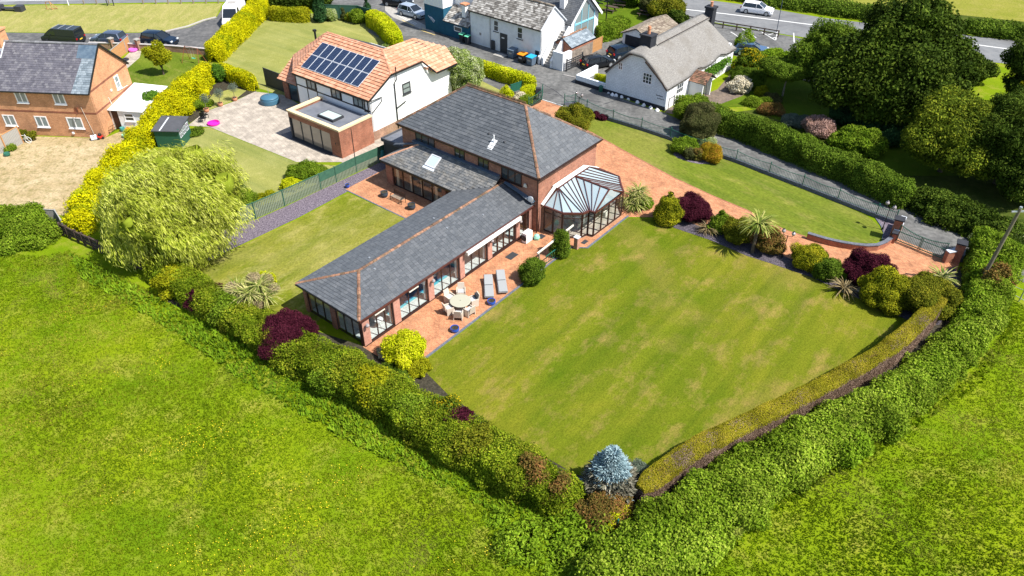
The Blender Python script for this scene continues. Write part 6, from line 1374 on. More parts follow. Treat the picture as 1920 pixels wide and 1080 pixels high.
for i, p in enumerate(chp):
    c = np.array(G(*p, .45)); d = tc - c; r = thing('rattan_chair', (*c, 0), math.atan2(d[0], d[1]), labs[i], 'chair', 'cream chairs round the patio table')
    mb = MB(); mb.box(-.26, .26, -.24, .28, .36, .46); mb.build('seat', 'cream_rattan', r)
    mb = MB(); mb.add([(-.27, -.3, .3), (.27, -.3, .3), (.27, -.22, .3), (-.27, -.22, .3), (-.24, -.42, .95), (.24, -.42, .95), (.24, -.36, .95), (-.24, -.36, .95)], [(0, 3, 2, 1), (4, 5, 6, 7), (0, 1, 5, 4), (1, 2, 6, 5), (2, 3, 7, 6), (3, 0, 4, 7)]); mb.build('backrest', 'cream_rattan', r)
    for s in (-1, 1):
        mb = MB(); mb.add([(s * .27, -.28, .0), (s * .33, -.28, 0), (s * .33, .27, 0), (s * .27, .27, 0), (s * .26, -.28, .64), (s * .32, -.28, .64), (s * .33, .27, .6), (s * .27, .27, .6)], [(0, 3, 2, 1), (4, 5, 6, 7), (0, 1, 5, 4), (1, 2, 6, 5), (2, 3, 7, 6), (3, 0, 4, 7)]); mb.build('arm', 'cream_rattan', r)
    mb = MB(); mb.box(-.27, .27, .2, .27, .0, .35); mb.build('apron', 'cream_rattan', r)
    mb = MB(); mb.box(-.23, .23, -.2, .24, .46, .52); mb.build('cushion', 'cushion', r)
    if i == 5: mb = MB(); mb.cbox(0, -.24, .7, .4, .1, .4); mb.build('back_cushion', 'charcoal', r)
for i, (h_, f_) in enumerate((((915, 519), (917.5, 556)), ((937.6, 510), (943.6, 547)))):
    a, b = np.array(G(*h_, .3)), np.array(G(*f_, .3)); c = (a + b) / 2; d = a - b; L = np.linalg.norm(d)
    r = thing('sun_lounger', (*c, 0), math.atan2(d[0], d[1]), ['pale grey sun lounger nearer the round table', 'pale grey sun lounger nearer the shrub and lawn edge'][i], 'sun lounger', 'two loungers on the patio'); h = L / 2
    pr = [(-h, .3), (-h * .3, .33), (h * .1, .34), (h * .95, .52), (h, .50)]; V = []; F = []
    for y, z in pr:
        for x, dz in ((-.33, -.03), (-.29, .03), (.29, .03), (.33, -.03)): V.append((x, y, z + dz))
    for j in range(4):
        for k in range(3): F.append((j * 4 + k, j * 4 + k + 1, j * 4 + k + 5, j * 4 + k + 4))
    mb = MB(); mb.add(V, F); n0 = len(V); mb.add([(x, y, z - .07) for x, y, z in V], [q[::-1] for q in F]); mb.build('mattress', 'lounge', r)
    mb = MB()
    for s in (-1, 1): mb.beam((s * .32, -h, .25), (s * .32, h * .9, .27), .05, .06)
    mb.beam((-.32, -h, .25), (.32, -h, .25), .05, .06); mb.build('frame', 'galv', r); B1(-.29, .29, h * .08, h * .12, .355, .385).build('seam', 'charcoal', r)
    for x in (-.3, .3):
        for y in (-h * .85, h * .6): mb = MB(); mb.beam((x, y, 0), (x, y, .25), .05, .05); mb.build('leg', 'galv', r)
def pot(name, p, r_, h, m, label, cat='plant pot', group=None, soil='soil', z=0):
    r = thing(name, (*G(*p), z), 0, label, cat, group); mb = MB(); mb.lathe([(r_ * .7, 0), (r_ * .95, h * .35), (r_ * 1.02, h * .6), (r_ * .9, h * .92), (r_, h), (r_ * .86, h), (r_ * .8, h * .86)], n=20); mb.build('pot', m, r, smooth=False); mb = MB(); mb.lathe([(r_ * .82, 0), (r_ * .82, .02)], n=14, z=h * .85); mb.build('compost', soil, r); return r
pot('blue_pot', (853, 621), .31, .34, 'blue_pot', 'glossy cobalt blue pot near the kerb below the round table'); pot('blue_pot', (921.5, 570), .3, .34, 'blue_pot', 'glossy cobalt blue pot at the foot of the sun loungers'); pot('blue_pot', (652, 352), .2, .35, 'blue_pot', 'small cobalt blue pot at the corner of the west patio')
pot('dark_pot', (721, 369), .33, .5, 'dark_pot', 'dark slate planter left of the black bench', group='planters flanking the bench'); pot('dark_pot', (772, 392), .34, .5, 'dark_pot', 'dark slate planter right of the black bench', group='planters flanking the bench')
bn = thing('metal_bench', (*G(746, 378), 0), HA, 'slatted black and brown garden bench on the west patio', 'bench')
for y in (-.2, -.08, .04, .16): B1(-.65, .65, y, y + .08, .42, .45).build('seat_slat', 'wood', bn)
for z in (.55, .68, .81): B1(-.65, .65, .26, .29, z, z + .08).build('back_slat', 'brown_dk', bn)
for s in (-1, 1): mb = MB(); mb.beam((s * .66, -.22, 0), (s * .66, -.2, .62), .04, .04); mb.beam((s * .66, .27, 0), (s * .66, .3, .92), .04, .04); mb.beam((s * .66, -.22, .62), (s * .66, .28, .62), .04, .04); mb.build('end_frame', 'black', bn)
wb = thing('water_butt', (*G(716, 300), 0), 0, 'dark green water butt at the corner of the garden room', 'water butt'); mb = MB(); mb.lathe([(.26, 0), (.33, .35), (.33, .7), (.27, 1.05), (.2, 1.1)], n=16); mb.build('barrel', 'teal2', wb)
ac = thing('white_outdoor_unit', (*HL(.5, 17.0), 0), HA, 'white boxy outdoor unit standing against the pool wing glazing', 'heat pump'); B1(-.2, .25, -.35, .45, .06, .95).build('casing', 'white', ac); mb = MB(); mb.tube([(0, -.36, .5), (0, -.38, .5)], .26, 14); mb.build('fan_grille', 'charcoal', ac)
mb = MB(); mb.lathe([(.22, 0), (.28, .2), (.2, .4), (.06, .5)], n=10); o = mb.build('garden_sack', 'mintbag'); o.location = (*HL(.95, 17.75), 0.03); tag(o, 'mint green garden sack beside the white outdoor unit', 'sack')
for i, (x, y, w_, h_) in enumerate(((.55, 14.2, .6, .95), (.75, 18.0, .5, .6), (4.0, 19.55, .35, .6))):
    mb = MB(); mb.box(0, w_, 0, h_, .034, .05); o = mb.build('door_mat', 'charcoal'); o.location = (*HL(x, y), 0); o.rotation_euler = (0, 0, -HA); tag(o, ['dark doormat outside the framed pool wing doors', 'dark doormat between the sack and the conservatory corner', 'small dark mat beside the pink brick post'][i], 'doormat')
for i, y in enumerate((.55, 6.8, 13.25, 16.75)):
    wl_ = thing('wall_lantern', (*HL(-.05, y), 1.75), HA, ['globe wall lantern on the corner pier of the pool wing', 'globe wall lantern on the pier behind the round table', 'globe wall lantern on the pier under the awning', 'globe wall lantern on the pier beside the end of the awning'][i], 'wall lamp', 'globe lanterns on the pool wing piers')
    mb = MB(); mb.beam((-.12, 0, -.1), (.12, 0, -.05), .04, .04); mb.build('bracket', 'black', wl_); mb = MB(); mb.lathe([(.03, 0), (.12, .06), (.14, .16), (.08, .27)], .14, 0, 12, -.02); mb.build('globe', 'globe', wl_)
for i, (x, y) in enumerate(((-1.2, 1.3), (-.9, 2.3))):
    mb = MB(); mb.lathe([(.32, 0), (.32, .03), (.06, .05)], n=20, z=.66); mb.tube([(-.2, -.2, 0), (0, 0, .35), (.1, .1, .66)], .015, 5); mb.tube([(.2, -.2, 0), (0, 0, .35), (-.1, .1, .66)], .015, 5); mb.tube([(0, .26, 0), (0, 0, .35), (0, -.1, .66)], .015, 5)
    o = mb.build('cafe_table', 'white'); o.location = (*HL(x - (0 if i else 0), y), .05); tag(o, ['white ornate cafe table inside the corner of the pool wing', 'white ornate cafe table inside the pool wing, further from the corner'][i], 'table')

# ================================================================ NEIGHBOURS' THINGS
# garden shed
SO = G(353, 262); sh = thing('garden_shed', (*G(330, 268), 0), rad(2), 'dark green garden shed with charcoal felt roof and small paned windows', 'shed')
mb = MB(); mb.box(-1.35, 1.05, -1.0, -.92, 0, 1.75); mb.box(-1.35, 1.05, 1.4, 1.48, 0, 2.0); mb.box(-1.35, -1.27, -.91, 1.39, 0, 1.8); mb.box(.97, 1.05, -.91, 1.39, 0, 1.85); mb.build('wall', 'green_shed', sh)
mb = MB(); mb.slab([(-1.5, -1.15, 1.8), (1.2, -1.15, 1.8), (1.2, 1.6, 2.1), (-1.5, 1.6, 2.1)], .07); mb.build('roof', 'felt_dk', sh); mb = MB(); mb.slab([(-.75, -1.1, 1.83), (-.62, -1.1, 1.83), (-.62, 1.3, 2.09), (-.75, 1.3, 2.09)], .02); mb.build('roof_batten', 'capwhite', sh)
for y, z_ in ((-.55, .95), (.2, .95), (.95, .95)): window(sh, (1.05, y), (1, 0), .6, .75, z_, 'capwhite', 'pane', 2, 2, .05)
# olive trees in pots
for i, (px, py) in enumerate(((388, 210), (414, 199), (441, 189))):
    lb = ['nearest the black chairs', 'middle one of the patio edge row', 'furthest, beside the golden hedge'][i]
    pot('terracotta_pot', (px, py), .27, .4, 'terra_pot', 'terracotta pot at the flagstone edge, ' + lb, group='terracotta pots with olive trees')
    t_ = thing('olive_tree', (*G(px, py), .36), 0, 'small grey green olive tree in a terracotta pot, ' + lb, 'potted tree', 'olive trees in terracotta pots'); mb = MB(); mb.tube([(0, 0, 0), (.05, 0, .8)], [.035, .02], 6); mb.build('trunk', 'bark_l', t_)
    plant('crown', [ellip((.05, 0, 1.15), .42, .42, .42, 12, 8, .2, seed=i)], 'l_grey', '', '', parent=t_, size=.12, asp=.35, dens=1.3, depth=.3, seed=i, core=None)
tubh = thing('hot_tub', (*G(507, 193), 0), 0, 'round covered blue grey hot tub on the flagstone patio', 'hot tub'); mb = MB(); mb.lathe([(.95, 0), (1.0, .1), (1.0, .5), (.95, .62)], n=28); mb.build('tub', 'tubblue', tubh); mb = MB(); mb.lathe([(.97, 0), (.9, .1), (.4, .2), (.02, .24)], n=28, z=.63); mb.build('cover', 'tubblue', tubh, smooth=True); mb = MB(); mb.beam((0, 0, .85), (0, .1, 1.6), .03, .03); mb.build('inflation_tube', 'galv', tubh)
mb = MB(); mb.lathe([(.5, 0), (.62, .05), (.62, .2), (.52, .22), (.5, .06)], n=24); o = mb.build('paddling_pool', 'pink'); o.location = (*G(401, 233), .02); tag(o, 'bright pink round paddling pool on the flagstones', 'paddling pool')
for i, (px, py, a_) in enumerate(((386, 222, .5), (379, 229, 3.3))):
    r = thing('garden_chair', (*G(px, py), 0), a_, ['black garden chair nearest the terracotta pots', 'black garden chair nearest the green shed'][i], 'chair', 'black garden chairs'); B1(-.24, .24, -.22, .24, .4, .45).build('seat', 'black', r); B1(-.24, .24, -.28, -.23, .42, .95).build('backrest', 'black', r)
    for x in (-.22, .22):
        for y in (-.22, .2): mb = MB(); mb.beam((x, y, 0), (x, y, .4), .035, .035); mb.build('leg', 'black', r)
        mb = MB(); mb.beam((x, -.24, .64), (x, .2, .64), .04, .03); mb.build('arm', 'black', r)
sw = thing('swing_frame', (*G(365, 118), 0), .4, 'rusty A frame garden swing on the left garden lawn', 'swing')
for s in (-1, 1):
    for q in (-1, 1): mb = MB(); mb.tube([(s * 1.3, q * .7, 0), (s * .95, 0, 1.9)], .03, 6); mb.build('leg', 'rust', sw)
mb = MB(); mb.tube([(-.98, 0, 1.9), (.98, 0, 1.9)], .03, 6); mb.build('top_bar', 'rust', sw)
for x in (-.2, .2): mb = MB(); mb.tube([(x, 0, 1.9), (x, 0, .6)], .015, 4); mb.build('rope', 'offwhite', sw)
B1(-.24, .24, -.12, .12, .55, .6).build('seat', 'mint', sw)
# bicycle
bi = thing('bicycle', (*G(46, 268), 0), rad(95), 'pale bicycle leaning by the grey fence panel on parched ground', 'bicycle')
for y in (-.52, .52):
    mb = MB(); P_ = [(0, y + .33 * cos(t), .34 + .33 * sin(t)) for t in np.linspace(0, 2 * pi, 17)]; mb.tube(P_, .022, 5, cap=False); w_ = mb.build('wheel', 'white', bi); mb = MB()
    for k in range(4): a_ = k * pi / 4; mb.tube([(0, y + .3 * cos(a_), .34 + .3 * sin(a_)), (0, y - .3 * cos(a_), .34 - .3 * sin(a_))], .006, 3)
    mb.build('spokes', 'galv', w_)
mb = MB()
for a_, b_ in (((0, -.52, .34), (0, -.05, .3)), ((0, -.52, .34), (0, -.2, .8)), ((0, -.05, .3), (0, -.2, .85)), ((0, -.05, .3), (0, .38, .78)), ((0, -.2, .8), (0, .38, .8)), ((0, .52, .34), (0, .36, .95))): mb.tube([a_, b_], .022, 5)
mb.build('frame', 'white', bi); mb = MB(); mb.beam((0, -.32, .9), (0, -.08, .9), .1, .05); mb.build('saddle', 'black', bi); mb = MB(); mb.beam((-.25, .36, .97), (.25, .36, .97), .03, .03); mb.build('handlebar', 'black', bi)
lm = thing('lawn_mower', (*G(182, 261), 0), rad(60), 'red and black lawn mower with grass box by the orange house corner', 'lawn mower'); B1(-.25, .25, .1, .6, .1, .3).build('deck', 'red', lm); mb = MB(); mb.lathe([(.16, 0), (.16, .18), (.08, .24)], 0, .35, 12, .3); mb.build('engine', 'black', lm); B1(-.24, .24, -.5, .05, .1, .42).build('grass_box', 'capwhite', lm)
for x in (-.2, .2): mb = MB(); mb.tube([(x, 0, .3), (x, -.75, .95)], .02, 5); mb.build('handle', 'black', lm)
for x, y in ((-.28, .15), (.28, .15), (-.28, .55), (.28, .55)): mb = MB(); mb.tube([(x - .03, y, .12), (x + .03, y, .12)], .12, 10); mb.build('wheel', 'rubber', lm)
for i, (nm, px, py, m_, rr_, hh, lb, ct_) in enumerate((('plastic_tub', 231, 246, 'teal2', .25, .4, 'teal plastic tub outside the lean-to door', 'tub'), ('space_hopper', 242, 247, 'orange', .22, .4, 'bright orange ball toy outside the lean-to', 'toy'), ('storage_tub', 236, 257, 'mintbag', .35, .3, 'pale mint storage tub below the orange ball toy', 'tub'),
        ('toy_trampoline', 250, 96, 'magenta', .55, .3, 'magenta and white inflatable toy on the terrace', 'toy'), ('toy_pool', 256, 93, 'cyan', .4, .2, 'small turquoise toy pool on the terrace', 'toy'), ('sand_tray', 236, 113, 'carnavy', .4, .2, 'dark blue sand tray beside the stained fence', 'toy'), ('planter', 14, 292, 'green_rail', .3, .3, 'green planter by the grey fence panel', 'planter'))):
    mb = MB(); mb.lathe([(rr_ * .8, 0), (rr_, hh * .5), (rr_ * .9, hh), (rr_ * .7, hh * .95), (.02, hh * .7)], n=16); o = mb.build(nm, m_); o.location = (*G(px, py), .015); tag(o, lb, ct_)
# metal garden rack by the gable
rk = thing('garden_rack', (*G(205, 252), 0), rad(20), 'black folding metal rack against the orange gable wall', 'rack'); mb = MB()
for y in (0, .5, 1.0): mb.beam((0, y, 0), (.25, y, .8), .025, .025)
for z, x in ((.15, .05), (.45, .15), (.8, .25)): mb.beam((x, 0, z), (x, 1.0, z), .025, .025)
mb.build('frame', 'black', rk)
# bins
def wheelie(p, az, body, lid, label, big=False):
    s = 1.55 if big else 1.0; r = thing('wheelie_bin', (*G(*p), .02), az, label, 'bin'); mb = MB(); a_, b_ = .24 * s, .29 * s
    mb.add([(-a_, -a_, .08), (a_, -a_, .08), (a_, a_, .08), (-a_, a_, .08), (-b_, -b_, 1.0), (b_, -b_, 1.0), (b_, b_, 1.05), (-b_, b_, 1.05)], [(0, 3, 2, 1), (4, 5, 6, 7), (0, 1, 5, 4), (1, 2, 6, 5), (2, 3, 7, 6), (3, 0, 4, 7)]); mb.build('body', body, r)
    mb = MB(); mb.slab([(-b_ - .03, -b_ - .05, 1.05), (b_ + .03, -b_ - .05, 1.05), (b_ + .03, b_ + .03, 1.14), (-b_ - .03, b_ + .03, 1.14)], .05); mb.build('lid', lid, r)
    for x in (-a_, a_): mb = MB(); mb.tube([(x - .03, a_, .1), (x + .03, a_, .1)], .1, 10); mb.build('wheel', 'rubber', r)
    B1(-a_ * .6, a_ * .6, -b_ - .001, -a_ + .0, .55, .75).build('label_panel', 'galv', r) if big else None
wheelie((961, 108), PA, 'bingrey', 'bingrey', 'large grey wheeled bin nearest the pub side door', True); wheelie((979.5, 117), PA, 'black', 'orange', 'black bin with orange lid between the grey and blue bins', True); wheelie((996, 122), PA, 'bingrey', 'skyblue', 'large grey bin with bright blue lid', True)
wheelie((867, 79), PA, 'tar', 'mint', 'dark bin with mint lid, the one further from the white building'); wheelie((877, 83), PA, 'tar', 'mint', 'dark bin with mint lid standing against the white building')
# picnic tables in the pub garden
for i, (px, py, az_) in enumerate(((1145, 22, .6), (1209, 30, .5), (1162, 12, .3))):
    r = thing('picnic_table', (*G(px, py), 0), az_, ['dark picnic table by the shrubs near the pub terrace', 'dark picnic table beyond the garage roof', 'dark picnic table under the trees at the top edge'][i], 'picnic table'); B1(-.9, .9, -.35, .35, .7, .76).build('table_top', 'wood_dk', r)
    for s in (-1, 1): B1(-.9, .9, s * .75 - .13, s * .75 + .13, .42, .47).build('bench', 'wood_dk', r); mb = MB(); mb.beam((s * .6, -.75, 0), (s * .6, .3, .7), .08, .08); mb.beam((s * .6, .75, 0), (s * .6, -.3, .7), .08, .08); mb.build('leg_frame', 'wood_dk', r)
# pergola / parasol by the pub
pr_ = thing('pub_pergola', (*G(1110, 40), 0), PA, 'black timber pergola with a pale canopy beside the glazed gable', 'pergola')
for x in (-1.5, 1.2):
    for y in (-1, 1.6): mb = MB(); mb.beam((x, y, 0), (x, y, 2.6), .12, .12); mb.build('post', 'black', pr_)
for y in (-1, 0, 1.0, 1.6): mb = MB(); mb.beam((-1.9, y, 2.65), (1.6, y, 2.65), .08, .12); mb.build('beam', 'black', pr_)
mb = MB(); mb.slab([(-1.8, .8, 2.8), (-.2, .8, 2.8), (-.2, 1.7, 2.9), (-1.8, 1.7, 2.9)], .04); mb.build('canopy', 'offwhite', pr_)
mb = MB(); mb.lathe([(.22, 0), (.3, .2), (.25, .4), (.1, .5)], n=14); o = mb.build('white_lantern', 'white'); o.location = (*G(1277, 36), .0); tag(o, 'white round object at the end of the dark road fence', 'planter')
# stone trough at top left and goal frame
tr_ = thing('stone_planter', (*G(20, 20), 0), .1, 'dark concrete planter bench with two raised ends on the verge', 'planter'); B1(-2.1, -1.1, -.5, .5, 0, .75).build('end_block', 'charcoal', tr_); B1(1.0, 2.0, -.5, .5, 0, .75).build('end_block', 'charcoal', tr_); B1(-1.1, 1.0, -.35, .35, .3, .42).build('bench_slab', 'charcoal', tr_)
fr = thing('timber_trestle', (*G(94, 18), 0), .2, 'thin pale timber trestle standing on the dry verge', 'trestle'); 
for a_, b_ in (((-.5, 0, 0), (-.35, 0, 1.0)), ((.45, 0, 0), (.3, 0, 1.1)), ((-.35, 0, 1.0), (.3, 0, 1.1)), ((.3, 0, 1.1), (.9, .4, .1)), ((-.5, 0, .05), (.9, .4, .1))): mb = MB(); mb.beam(a_, b_, .07, .07); mb.build('strut', 'wood_or', fr)
bs = thing('notice_stand', (*G(208, 11), 0), .0, 'dark two legged sign stand at the edge of the verge', 'sign')
for x in (-.45, .45): mb = MB(); mb.beam((x, 0, 0), (x, 0, 2.0), .1, .1); mb.build('leg', 'charcoal', bs)
B1(-.5, .5, -.04, .04, 1.6, 2.4).build('board', 'charcoal', bs)
# stones near the gate
for i, (px, py, s_) in enumerate(((1621, 535, .35), (1612, 545, .25), (1590, 528, .2))):
    mb = MB(); mb.lathe([(.9, 0), (.95, .3), (.6, .6), (.1, .7)], n=8); mb.v = [(x * s_ * 1.4, y * s_, z * s_ * 1.2) for x, y, z in mb.v]; o = mb.build('garden_rock', 'concrete'); o.location = (*G(px, py), .01); o.rotation_euler = (0, 0, i); tag(o, ['grey garden rock at the foot of the purple maple by the gate', 'smaller grey rock below the purple maple rock', 'small grey rock by the bronze strappy plant'][i], 'rock')
mb = MB(); mb.lathe([(.4, 0), (.42, .2), (.2, .32), (.02, .33)], n=8); o = mb.build('garden_rock', 'lead'); o.location = (*G(772, 704), .01); tag(o, 'blue grey rock in the bed at the south end of the patio', 'rock')

# ================================================================ HEDGES
def hplant(name, pix, w, h, m, label, cat='hedge', seed=0, bump=.12, sq=.7, taper=True, f=1.2, lump=None, **kw):
    P = GL(pix); o = np.array([P[0][0], P[0][1], 0]); sh = [hedge([(p[0] - o[0], p[1] - o[1]) for p in P], w, h, seed, bump, sq=sq, taper=taper, f=f)]
    if lump: sh = lumps(sh, lump[0], lump[1], lump[2], seed, zmin=lump[3] if len(lump) > 3 else .3)
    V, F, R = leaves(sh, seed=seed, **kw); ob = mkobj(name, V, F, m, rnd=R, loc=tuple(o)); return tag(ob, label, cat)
hplant('field_hedge', [(290, 508), (345, 545), (420, 592), (500, 640), (570, 682), (640, 712), (720, 758), (800, 806), (880, 853), (960, 898), (1040, 938), (1085, 955)], [2.2, 2.4, 2.5, 2.4, 2.5, 2.7, 2.8, 2.8, 2.9, 2.9, 2.8, 2.2], [1.4, 1.7, 1.6, 1.6, 1.9, 2.0, 2.0, 2.0, 2.1, 2.2, 2.0, 1.5], 'l_hedge', 'long overgrown mixed hedge between the left field and the gardens', seed=3, bump=.14, size=.12, asp=.62, dens=1.7, depth=.16, clump=.16, cf=1.3, maxn=125000, lump=(110, .3, .6))
hplant('bramble_hedge', [(1846, 480), (1848, 536), (1828, 606), (1787, 667), (1722, 724), (1642, 776), (1553, 822), (1475, 865), (1396, 913), (1330, 965), (1260, 1025), (1180, 1100), (1130, 1150)], [3.2, 3.3, 2.8, 2.7, 2.7, 2.8, 3.0, 3.2, 3.4, 3.6, 4.0, 4.4, 4.6], [2.4, 2.3, 1.7, 1.35, 1.25, 1.25, 1.3, 1.35, 1.45, 1.6, 1.7, 1.8, 1.7], 'l_hedge_r', 'broad bramble hedge between the big lawn and the right field', seed=5, bump=.16, sq=.45, size=.15, asp=.72, dens=1.6, depth=.2, clump=.18, cf=1.2, maxn=120000, lump=(130, .35, .7))
ch = hplant('clipped_hedge', [(1196, 950), (1240, 914), (1300, 872), (1370, 836), (1440, 802), (1510, 766), (1580, 728), (1650, 686), (1705, 640), (1742, 600), (1758, 578)], [1.2, 1.25, 1.25, 1.2, 1.15, 1.1, 1.15, 1.15, 1.15, 1.1, 1.0], [1.6, 1.65, 1.65, 1.6, 1.6, 1.55, 1.6, 1.6, 1.65, 1.6, 1.5], 'l_brown', 'narrow clipped curved hedge with bare brown flank and mossy green top along the big lawn', seed=8, bump=.05, sq=.85, size=.07, asp=.45, dens=2.0, depth=.06, clump=.03, cf=3, core=.06, maxn=80000)
P = GL([(1196, 950), (1240, 914), (1300, 872), (1370, 836), (1440, 802), (1510, 766), (1580, 728), (1650, 686), (1705, 640), (1742, 600), (1758, 578)])
o0 = ch.location
top = hedge([(p[0] - o0[0] - .04, p[1] - o0[1] + .03) for p in P], [1.2, 1.25, 1.25, 1.2, 1.15, 1.1, 1.15, 1.15, 1.15, 1.1, 1.0], [.4] * 11, 8, .06, sq=.8, z0=0); 
hh = np.interp(np.arange(len(top[0])), [0, len(top[0]) - 1], [1.3, 1.27]); top[0][:, 2] += hh
V, F, R = leaves([top], .075, .55, 2.0, .05, seed=9, clump=.03, core=.05, spread=.6, maxn=60000); mkobj('clipped_top', V, F, 'l_top', ch, rnd=R)
hplant('golden_hedge', [(150, 446), (165, 410), (195, 366), (228, 322), (262, 282), (290, 258), (318, 232), (345, 205), (375, 172), (388, 152)], [2.0, 2.2, 2.3, 2.2, 1.9, 2.1, 2.4, 2.6, 2.4, 2.0], [1.5, 1.8, 1.9, 1.8, 1.8, 2.2, 2.6, 2.8, 2.5, 2.0], 'l_yellow', 'shaggy golden yellow conifer hedge running from the field corner to the left garden', seed=12, bump=.2, sq=.5, size=.22, asp=.4, dens=1.6, depth=.3, clump=.16, cf=1.2, maxn=80000, lump=(110, .4, .9))
hplant('golden_clipped_hedge', [(402, 118), (425, 95), (450, 70), (475, 45), (497, 24)], [2.2, 2.3, 2.3, 2.3, 2.2], [2.2, 2.3, 2.3, 2.4, 2.4], 'l_yellow', 'tall clipped golden hedge between the dark drive and the neighbour lawn', seed=13, bump=.06, sq=.8, size=.2, asp=.4, dens=1.7, depth=.2, clump=.07, maxn=50000)
hplant('low_golden_hedge', [(418, 140), (440, 152), (462, 162), (482, 170)], [1.2, 1.3, 1.3, 1.3], [1.5, 1.6, 1.7, 1.7], 'l_yellow', 'short golden hedge at the left end of the white house garden', seed=14, bump=.1, sq=.75, size=.16, asp=.45, dens=1.7, depth=.15, clump=.08)
hplant('back_box_hedge', [(507, 36), (545, 39), (583, 40)], 1.6, [1.8, 1.8, 1.8], 'l_yellowgreen', 'clipped yellow green hedge along the back of the neighbour lawn', seed=15, bump=.05, sq=.85, size=.16, dens=1.6, depth=.15, clump=.05)
hplant('curved_gold_hedge', [(693, 45), (712, 55), (733, 75), (745, 96)], [1.9, 2.1, 2.1, 2.0], [2.0, 2.1, 2.1, 2.0], 'l_lime', 'curved clipped bright yellow hedge by the lane end of the neighbour lawn', seed=16, bump=.05, sq=.8, size=.17, dens=1.6, depth=.12, clump=.05)
hplant('lane_gold_hedge', [(812, 110), (860, 124), (900, 136), (950, 152), (990, 164), (1002, 168)], [1.4, 1.5, 1.5, 1.5, 1.5, 1.4], 1.5, 'l_lime', 'clipped yellow hedge between the pub lane and the neighbour lawn', seed=17, bump=.07, sq=.8, size=.16, dens=1.6, depth=.12, clump=.06)
hplant('pub_box_hedge', [(1113, 76), (1140, 70), (1168, 58)], [2.6, 2.7, 2.4], [1.9, 2.0, 1.9], 'l_bright', 'big block clipped hedge between the pub garden and the car yard', seed=18, bump=.04, sq=.9, taper=False, size=.18, dens=1.6, depth=.15, clump=.06)
hplant('lane_hedge', [(1290, 232), (1340, 240), (1420, 268), (1500, 302), (1580, 334), (1650, 366), (1700, 392)], [2.2, 2.4, 2.4, 2.4, 2.4, 2.4, 2.2], [2.3, 2.3, 2.4, 2.4, 2.3, 2.3, 2.2], 'l_green', 'long rounded green hedge between the lane and the cottage garden', seed=19, bump=.1, sq=.6, size=.16, dens=1.6, depth=.18, clump=.12, maxn=70000, lump=(60, .3, .6, 1.2))
hplant('planter_hedge', [(1115, 156), (1130, 161), (1143, 166)], .9, 1.25, 'l_lime', 'small yellow topped hedge inside the cottage side wall', seed=20, bump=.05, sq=.8, size=.1, dens=1.7, depth=.08, clump=.04)
hplant('roadside_hedge', [(1300, -14), (1380, -4), (1460, 10), (1540, 22), (1640, 36), (1740, 50)], 3.2, 1.6, 'l_green', 'dark rough hedge along the far side of the main road', seed=21, bump=.2, sq=.4, size=.3, dens=1.5, depth=.3, clump=.2)
hplant('roadside_hedge', [(1800, 58), (1860, 66), (1960, 78)], 3.0, 1.8, 'l_green', 'short dark hedge beyond the road at the right edge', seed=22, bump=.2, sq=.4, size=.3, dens=1.5, depth=.3, clump=.2)
hplant('climber_hedge', [(1478, 262), (1530, 285)], 1.0, 1.0, 'l_fern', 'low clipped edging inside the cottage garden', seed=23, size=.12, dens=1.5)
hplant('front_left_thicket', [(-30, 445), (20, 440), (70, 448), (92, 462)], [4.5, 5.0, 4.5, 2.5], [1.5, 1.9, 1.7, .9], 'l_bright', 'dense green shrub thicket at the left edge of the field', 'shrub', seed=24, bump=.2, sq=.3, size=.16, dens=1.5, depth=.3, clump=.2, lump=(50, .4, .9))

# ================================================================ SHRUBS
def bush(name, p, r, h, m, label, cat='shrub', seed=0, size=.11, asp=.6, dens=1.8, shape='e', ry=1.0, bump=.2, group=None, **kw):
    c = G(*p); o = (c[0], c[1], 0); r = r * 1.06
    if shape == 'cone': s = [conev((0, 0, 0), r, h, seed=seed, fat=.15, bump=bump * .7)]
    elif shape == 'col': s = [conev((0, 0, 0), r, h, seed=seed, p=.35, bump=bump * .7)]
    else: s = [ellip((0, 0, h * .5), r, r * ry, h * .52, 20, 12, bump, 1.4, seed)]
    return plant(name, s, m, label, cat, group, origin=o, size=size, asp=asp, dens=dens, seed=seed, **kw) if False else _bp(name, s, m, label, cat, group, o, size, asp, dens, seed, {**dict(depth=.16, clump=.11, cf=2.4), **kw})
def _bp(name, s, m, label, cat, group, o, size, asp, dens, seed, kw):
    ext = float(np.ptp(s[0][0][:, 0])) / 2; lk = kw.pop('lump', 20); s = lumps(s, lk, ext * .2, ext * .42, seed, sink=.35, nu=10, nv=6, zmin=.15)
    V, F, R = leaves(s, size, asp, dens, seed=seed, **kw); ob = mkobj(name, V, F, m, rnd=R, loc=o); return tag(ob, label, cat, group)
bush('variegated_cone_shrub', (1250, 416), 1.15, 2.9, 'l_var', 'tall egg shaped yellow speckled shrub nearest the conservatory slabs', seed=1, shape='cone', size=.1)
bush('purple_maple', (1296, 408), 1.3, 1.9, 'l_purple', 'domed dark purple maple beside the yellow speckled cone', 'maple', seed=2, size=.1, asp=.4)
bush('laurel_bush', (1347, 432), .85, 1.9, 'l_bright', 'upright fresh green shrub left of the palm', seed=3, size=.13, shape='cone')
bush('olive_shrub', (1380, 446), 1.25, 1.55, 'l_olive', 'rounded olive shrub behind the palm trunk', seed=4)
bush('photinia_bush', (1437, 471), 1.0, 2.0, 'l_redtip', 'loose red and gold tipped shrub between the palm and the lamp', seed=5, size=.12, gap=.35)
bush('round_golden_shrub', (1515, 500), 1.15, 1.6, 'l_var', 'clipped round yellow green shrub right of the garden lamp', seed=6, size=.09)
bush('green_shrub', (1548, 521), .85, 1.6, 'l_green', 'fresh green bushy shrub overlapping the clipped round one', seed=7, size=.12)
